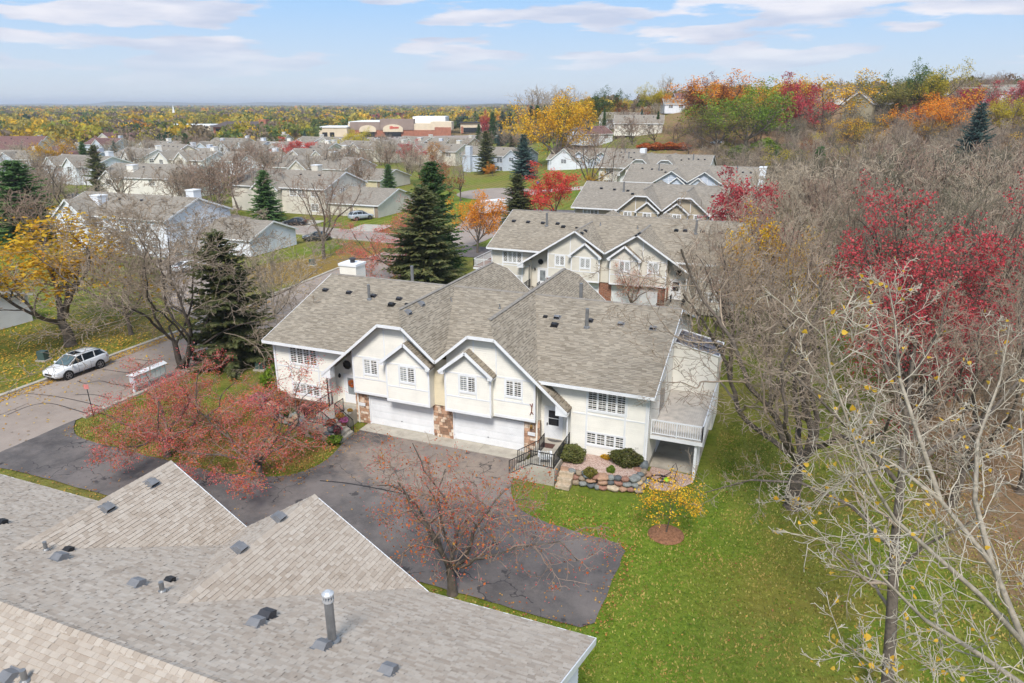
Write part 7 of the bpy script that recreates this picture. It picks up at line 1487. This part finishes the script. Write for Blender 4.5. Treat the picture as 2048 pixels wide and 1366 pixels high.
def wreath(x, y, z, lab):
    rng = np.random.default_rng(4); t = rng.uniform(0, 6.28, 500); r = .20 + rng.normal(size=500) * .045; C = np.stack([x + r * np.cos(t), np.full(500, y) + rng.normal(size=500) * .02, z + r * np.sin(t)], 1); V, Q = leaf_quads(C, .06, rng); o = obj('wreath', np_mesh('wreath', V, Q, [CRABL]), None); tag(o, lab, 'wreath')
wreath(-27.75, 38.82, 2.62, 'round orange autumn wreath on the left white door')
def chair():
    e = empty('garden_chair', (-12.05, 35.65, 1.05), R(200)); tag(e, 'white wooden garden chair on the right stoop', 'chair'); m = lambda *b: MB().box(*b)
    for k in range(5): obj('back_slat', MB().bar((-.26 + k * .13, .22, .3), (-.26 + k * .13, .45, 1.0), .09, .02, (0, 1, 0)), W_WHITE, e)
    for k in range(4): obj('seat_slat', m(-.3, .3, -.35 + k * .15, -.24 + k * .15, .34, .36), W_WHITE, e)
    for s in (-1, 1): obj('armrest', m(s * .30, s * .42, -.42, .35, .56, .58), W_WHITE, e); obj('leg', m(s * .30, s * .34, -.4, -.33, 0, .56), W_WHITE, e); obj('leg', m(s * .30, s * .34, .28, .35, 0, .56), W_WHITE, e)
chair()
m = MB().box(-13.05, -12.2, 37.5, 38.1, 1.052, 1.068); o = obj('doormat', m, plain('brown_mat', srgb(92, 66, 58), .2, 9, .95)); tag(o, 'brown doormat before the right front door', 'doormat')
m = MB(); m.prism([(-12.95 + .5 + .5 * math.cos(t), 38.75 - .35 * math.sin(t), 1.052) for t in [k * math.pi / 10 for k in range(11)]], (0, 0, .012)); o = obj('half_round_mat', m, plain('grey_mat', srgb(96, 92, 88), .2, 9, .95)); tag(o, 'grey half-round mat at the sill of the right front door', 'doormat')
def hose():
    rr = random.Random(8); pts = []; t = 0
    for k in range(90): t += .32; r_ = .35 + .35 * math.sin(k * .21) + rr.uniform(-.05, .05); pts.append((-5.3 + r_ * math.cos(t) * 1.1, 38.0 + r_ * math.sin(t) * .7, .07 + .03 * (k % 3)))
    pts += [(-5.0, 38.6, .3), (-4.9, 38.7, .7), (-4.75, 38.75, .9), (-4.6, 38.6, .6), (-4.7, 38.3, .1)]; o = obj('garden_hose', MB().tube(pts, .022, 6), plain('dark_hose', srgb(52, 44, 48), .1, 5, .6), smooth=True); tag(o, 'tangled dark garden hose on the gravel by the deck post', 'hose')
hose()
o = obj('hose_reel', MB().lathe([(.14, 0), (.2, .1), (.12, .22)], 10, (-5.1, 37.9, .04)), plain('lime_plastic', srgb(150, 196, 40), .1, 5, .5)); tag(o, 'small lime green sprinkler among the hose loops', 'sprinkler')
o = obj('meter_box', MB().box(-10.75, -10.35, 37.55, 37.9, .72, 1.15).box(-10.68, -10.42, 37.53, 37.56, .82, 1.05), GREYM); tag(o, 'grey metal box on the gravel below the wall', 'box')
def deer():
    e = obj('wall_ornament', MB().tube([(-13.75, 37.85, 3.1), (-13.72, 37.84, 3.5), (-13.68, 37.84, 3.75)], .035, 6).tube([(-13.72, 37.84, 3.5), (-13.85, 37.84, 3.7)], .025, 6).tube([(-13.74, 37.84, 3.2), (-13.62, 37.84, 3.0)], .025, 6).tube([(-13.74, 37.84, 3.2), (-13.84, 37.84, 2.95)], .025, 6), plain('rust_metal', srgb(130, 70, 52), .2, 6, .8)); tag(e, 'rusty branching ornament on the right gable wall corner', 'ornament')
deer()
for s, lab in ((-1, 'white house number plaque on the left stone pier'), (1, 'white house number plaque on the right stone pier')):
    o = obj('number_plaque', MB().box(-20.2 + s * 6.35 - .25, -20.2 + s * 6.35 + .25, 38.16, 38.2, 1.35, 1.58), W_WHITE); tag(o, lab, 'plaque')
for s, lab in ((0, 'brass lamp on the middle stone pier'), (6.35, 'black lamp on the right stone pier')):
    if s: o = obj('wall_lamp', MB().lathe([(.03, 0), (.09, .06), (.1, .22), (.05, .32)], 8, (-20.2 + s, 38.1, 1.85)), plain('brass', srgb(150, 116, 60), .1, 6, .4, 0, .6)); tag(o, lab, 'lamp')
# mulch ring
p = at(1332, 1068); e = obj('mulch_ring', MB().lathe([(.95, 0), (.85, .07), (.5, .13), (.05, .16)], 20, (p.x, p.y, -.02)), plain('bark_mulch', srgb(138, 98, 72), .3, 9, .95, .8)); e['kind'] = 'stuff'; tag(e, 'round bed of bark mulch under the sapling', 'mulch')
# ------------------------------------------------------------------ street furniture
p = at(300, 772); e = empty('mailbox_cluster', (p.x, p.y, 0), R(90)); tag(e, 'white cluster of mailboxes at the near kerb', 'mailbox')
obj('box', MB().box(-1.5, 1.5, -.28, .28, .55, 1.45), plain('grey_mailbox_metal', srgb(196, 198, 202), .06, 3, .5), e); obj('roof', MB().prism([(-1.65, -.4, 1.45), (-1.65, .4, 1.45), (-1.65, 0, 1.62)], (3.3, 0, 0)), W_WHITE, e)
for x in (-1.45, 0, 1.45): obj('post', MB().box(x - .06, x + .06, -.06, .06, -.1, .55), W_WHITE, e)
for k in range(6): obj('mail_door', MB().box(-1.4 + k * .475, -1.4 + k * .475 + .42, -.3, -.281, .62, 1.38), W_WHITE, e)
p = at(188, 834); e = empty('sign_post', (p.x, p.y, 0), R(20)); tag(e, 'thin dark sign pole with a small red and white sign at the near kerb', 'sign'); obj('pole', MB().tube([(0, 0, -.1), (-.1, 0, 2.55)], .03, 6), BLACK, e); obj('sign', MB().box(-.28, .08, -.03, -.01, 2.2, 2.55), plain('faded_sign', srgb(206, 130, 124), .2, 8, .6), e)
for px, py, lab in ((88, 720, 'dark green utility box on the leafy lawn by the white suv'), (625, 530, 'small utility box on the grass corner'), (522, 738, 'grey utility box on the shaded lawn by the cream house')):
    p = at(px, py); e = empty('utility_box', (p.x, p.y, 0), R(12)); tag(e, lab, 'utility box'); obj('cabinet', MB().box(-.35, .35, -.3, .3, .08, .85), plain('green_cabinet', srgb(72, 92, 88), .1, 4, .6), e); obj('pad', MB().box(-.5, .5, -.45, .45, -.05, .08), CONC, e)
p = at(1043, 408); e = empty('street_lamp', (p.x, p.y, p.z)); tag(e, 'tall dark street lamp between the orange maple and the grass island', 'street lamp'); obj('pole', MB().tube([(0, 0, -.1), (0, 0, 5.6)], [.09, .05], 8), BLACK, e); obj('lamp_head', MB().lathe([(.05, 5.6), (.26, 5.75), (.3, 5.95), (.08, 6.1)], 10), VENT_D, e)
p = at(1075, 370); e = empty('yard_sign', (p.x, p.y, p.z)); tag(e, 'small blue and white yard sign on the bright grass', 'sign'); obj('panel', MB().box(-.4, .4, -.02, .02, .3, .9), plain('blue_yard_sign', srgb(60, 84, 150), .1, 3, .6), e); obj('stake', MB().box(-.02, .02, -.015, .015, -.1, .3), GREYM, e)
# garage end wall at the left edge, seen past the maple
gp_ = at(66, 641)
row_house((gp_.x, gp_.y - 11, 0), 0, 'white garage end with lapped siding at the left edge', 20, 11, S_WHITE, ROOF_B, 3.0, .3, lapc=.16)
# ------------------------------------------------------------------ fallen leaves
def fallen():
    rng = np.random.default_rng(21); P = []
    def area(n, x0, x1, y0, y1, f=None):
        x, y = rng.uniform(x0, x1, n), rng.uniform(y0, y1, n)
        if f is not None: k = rng.random(n) < f(x, y); x, y = x[k], y[k]
        P.append(np.stack([x, y], 1))
    area(15000, -78, -55.8, 30, 62, lambda x, y: np.clip(1.15 * np.exp(-(((x + 61) / 9) ** 2 + ((y - 41) / 11) ** 2)) + .12, 0, 1)); area(2600, -55.3, -54.2, 18, 62); area(1000, -54.2, -51, 20, 60, lambda x, y: .3 * np.ones_like(x)); area(500, -55, -46, 5, 60)
    area(3800, -45.5, -26, 28.9, 37.5, lambda x, y: .6 * np.ones_like(x)); area(700, -40, -6, 23, 37); area(1300, -8, 12, 22, 60, lambda x, y: .25 + .6 * sstep(2, 9, x)); area(7000, 5, 26, 38, 80, lambda x, y: .8 * np.ones_like(x)); area(1500, -66, -50, 66, 100); area(400, -45, -6, 23.7, 24.7); area(160, -6.4, -5.2, 24, 31); area(200, -14, -6, 30.3, 31.8); area(300, -27, -25.2, 29.5, 37)
    P = np.concatenate(P); Z = ground(P[:, 0], P[:, 1]); C = np.concatenate([P, Z[:, None] + .05], 1)
    n = len(C); a = rng.uniform(0, 6.28, n); d1 = np.stack([np.cos(a), np.sin(a), rng.normal(size=n) * .25], 1); d2 = np.stack([-np.sin(a), np.cos(a), rng.normal(size=n) * .25], 1); s = np.where(C[:, :1] < -45.6, rng.uniform(.05, .10, (n, 1)), rng.uniform(.025, .065, (n, 1)))
    V = np.stack([C - d1 * s, C + d2 * s * .8, C + d1 * s, C - d2 * s * .8], 1).reshape(-1, 3); rx = C[:, 0]
    for nm, sel, mt, lab in (('fallen_leaves', rx < -45.6, leafmat('fallen_gold_leaf', [srgb(206, 160, 44), srgb(222, 184, 70), srgb(178, 128, 44), srgb(160, 116, 60)], .1), 'yellow fallen leaves over the lawn and kerb by the white suv'), ('fallen_leaves', rx >= -45.6, leafmat('fallen_brown_leaf', [srgb(186, 130, 60), srgb(206, 160, 76), srgb(150, 96, 62), srgb(166, 90, 60)], .1), 'tan fallen leaves over the lawns and the wood floor')):
        idx = np.where(sel)[0]; v = V.reshape(-1, 4, 3)[idx].reshape(-1, 3); o = obj(nm, np_mesh(nm, v, np.arange(len(v)).reshape(-1, 4), [mt]), None, kind='stuff'); tag(o, lab, 'leaves')
fallen()

# ------------------------------------------------------------------ grass on the near lawns: tufts of blades
def grass():
    rng = np.random.default_rng(31); P = []
    def area(n, x0, x1, y0, y1, f): x, y = rng.uniform(x0, x1, n), rng.uniform(y0, y1, n); k = f(x, y); P.append(np.stack([x[k], y[k]], 1))
    area(52000, -14, 13, 16, 48, lambda x, y: ~((x < -5.7) & (y > 24) & (y < 31.3)) & ~((x < -10.5 - (y - 31) * .5) & (y > 31)) & ~((x < -2.9) & (y > 34.6 + .0 * x)) & ~((x < -4.3) & (y < 17.8)) & (rng.random(len(x)) < np.clip(1.5 - (y - 20) / 40, .3, 1)))
    area(12000, -45.5, -25.8, 28.9, 37.6, lambda x, y: ~((y < 30.2) & (x > -31)) & ~((x > -33) & (y > 34.5)))
    P = np.concatenate(P); n = len(P); C = np.concatenate([P, ground(P[:, 0], P[:, 1])[:, None] - .05], 1); a = rng.uniform(0, 6.28, n); u = np.stack([np.cos(a), np.sin(a), 0 * a], 1); h = rng.uniform(.05, .11, (n, 1)); w = rng.uniform(.02, .05, (n, 1)); ln = np.concatenate([rng.normal(size=(n, 2)) * .04, np.zeros((n, 1))], 1)
    V = np.stack([C - u * w, C + u * w, C + u * w * .5 + ln + [0, 0, 1] * h, C - u * w * .6 + ln * .6 + [0, 0, 1] * h * .8], 1).reshape(-1, 3)
    t = NT('grass_blade'); p = t.pos(); g = t.n('ShaderNodeNewGeometry').outputs['Random Per Island']; c = t.ramp(g, [(0, srgb(70, 96, 26)), (.35, srgb(100, 126, 38)), (.65, srgb(130, 146, 56)), (.85, srgb(160, 154, 78)), (1, srgb(178, 160, 98))]); c = t.mix(t.ramp(t.noise(p, .3, 5, .7), [(.42, (0, 0, 0, 1)), (.58, (.85, .85, .85, 1))]), c, srgb(168, 142, 80)); m = t.fin(c, .8, 0, .2)
    o = obj('grass', np_mesh('grass', V, np.arange(4 * n).reshape(n, 4), [m]), None, kind='stuff'); tag(o, 'short autumn grass of the lawns beside the driveway', 'grass')
grass()
# ------------------------------------------------------------------ the air: one closed box of thin haze round everything
def haze():
    m = MB().box(-26000, 26000, -26000, 26000, -7, 75); t = bpy.data.materials.new('thin_haze'); t.use_nodes = True; N = t.node_tree.nodes; N.clear()
    o_ = N.new('ShaderNodeOutputMaterial'); v = N.new('ShaderNodeVolumePrincipled'); v.inputs['Color'].default_value = (.86, .91, 1, 1); v.inputs['Density'].default_value = 1.5e-4; v.inputs['Anisotropy'].default_value = .1; v.inputs['Density Attribute'].default_value = ''
    t.node_tree.links.new(v.outputs[0], o_.inputs['Volume']); t.cycles.homogeneous_volume = True; o = obj('haze', m, t); o['kind'] = 'stuff'; tag(o, 'thin pale haze in the air towards the horizon', 'haze')
haze()

# ------------------------------------------------------------------ rows and groups one can count off get their place in the label
ORD = 'first second third fourth fifth sixth seventh eighth ninth tenth eleventh twelfth thirteenth fourteenth fifteenth sixteenth seventeenth eighteenth nineteenth twentieth'.split(); ORD += ['twenty-' + w for w in ORD[:9]]
for g in ('bare trees at the wood edge', 'bare trees at the foot of the hill', 'bare trees on the skyline', 'conifers on the hill', 'green scrub', 'orange hedge', 'conifers among the left-hand houses', 'far houses of the town'):
    os_ = [o for o in COL.objects if o.parent is None and o.get('group') == g]
    os_.sort(key=lambda o: (o.location.x * CY + o.location.y * SY) / (-o.location.x * SY + o.location.y * CY))
    for k, o in enumerate(os_):
        if k < len(ORD): o['label'] = '%s, %s from the left' % (o['label'], ORD[k])
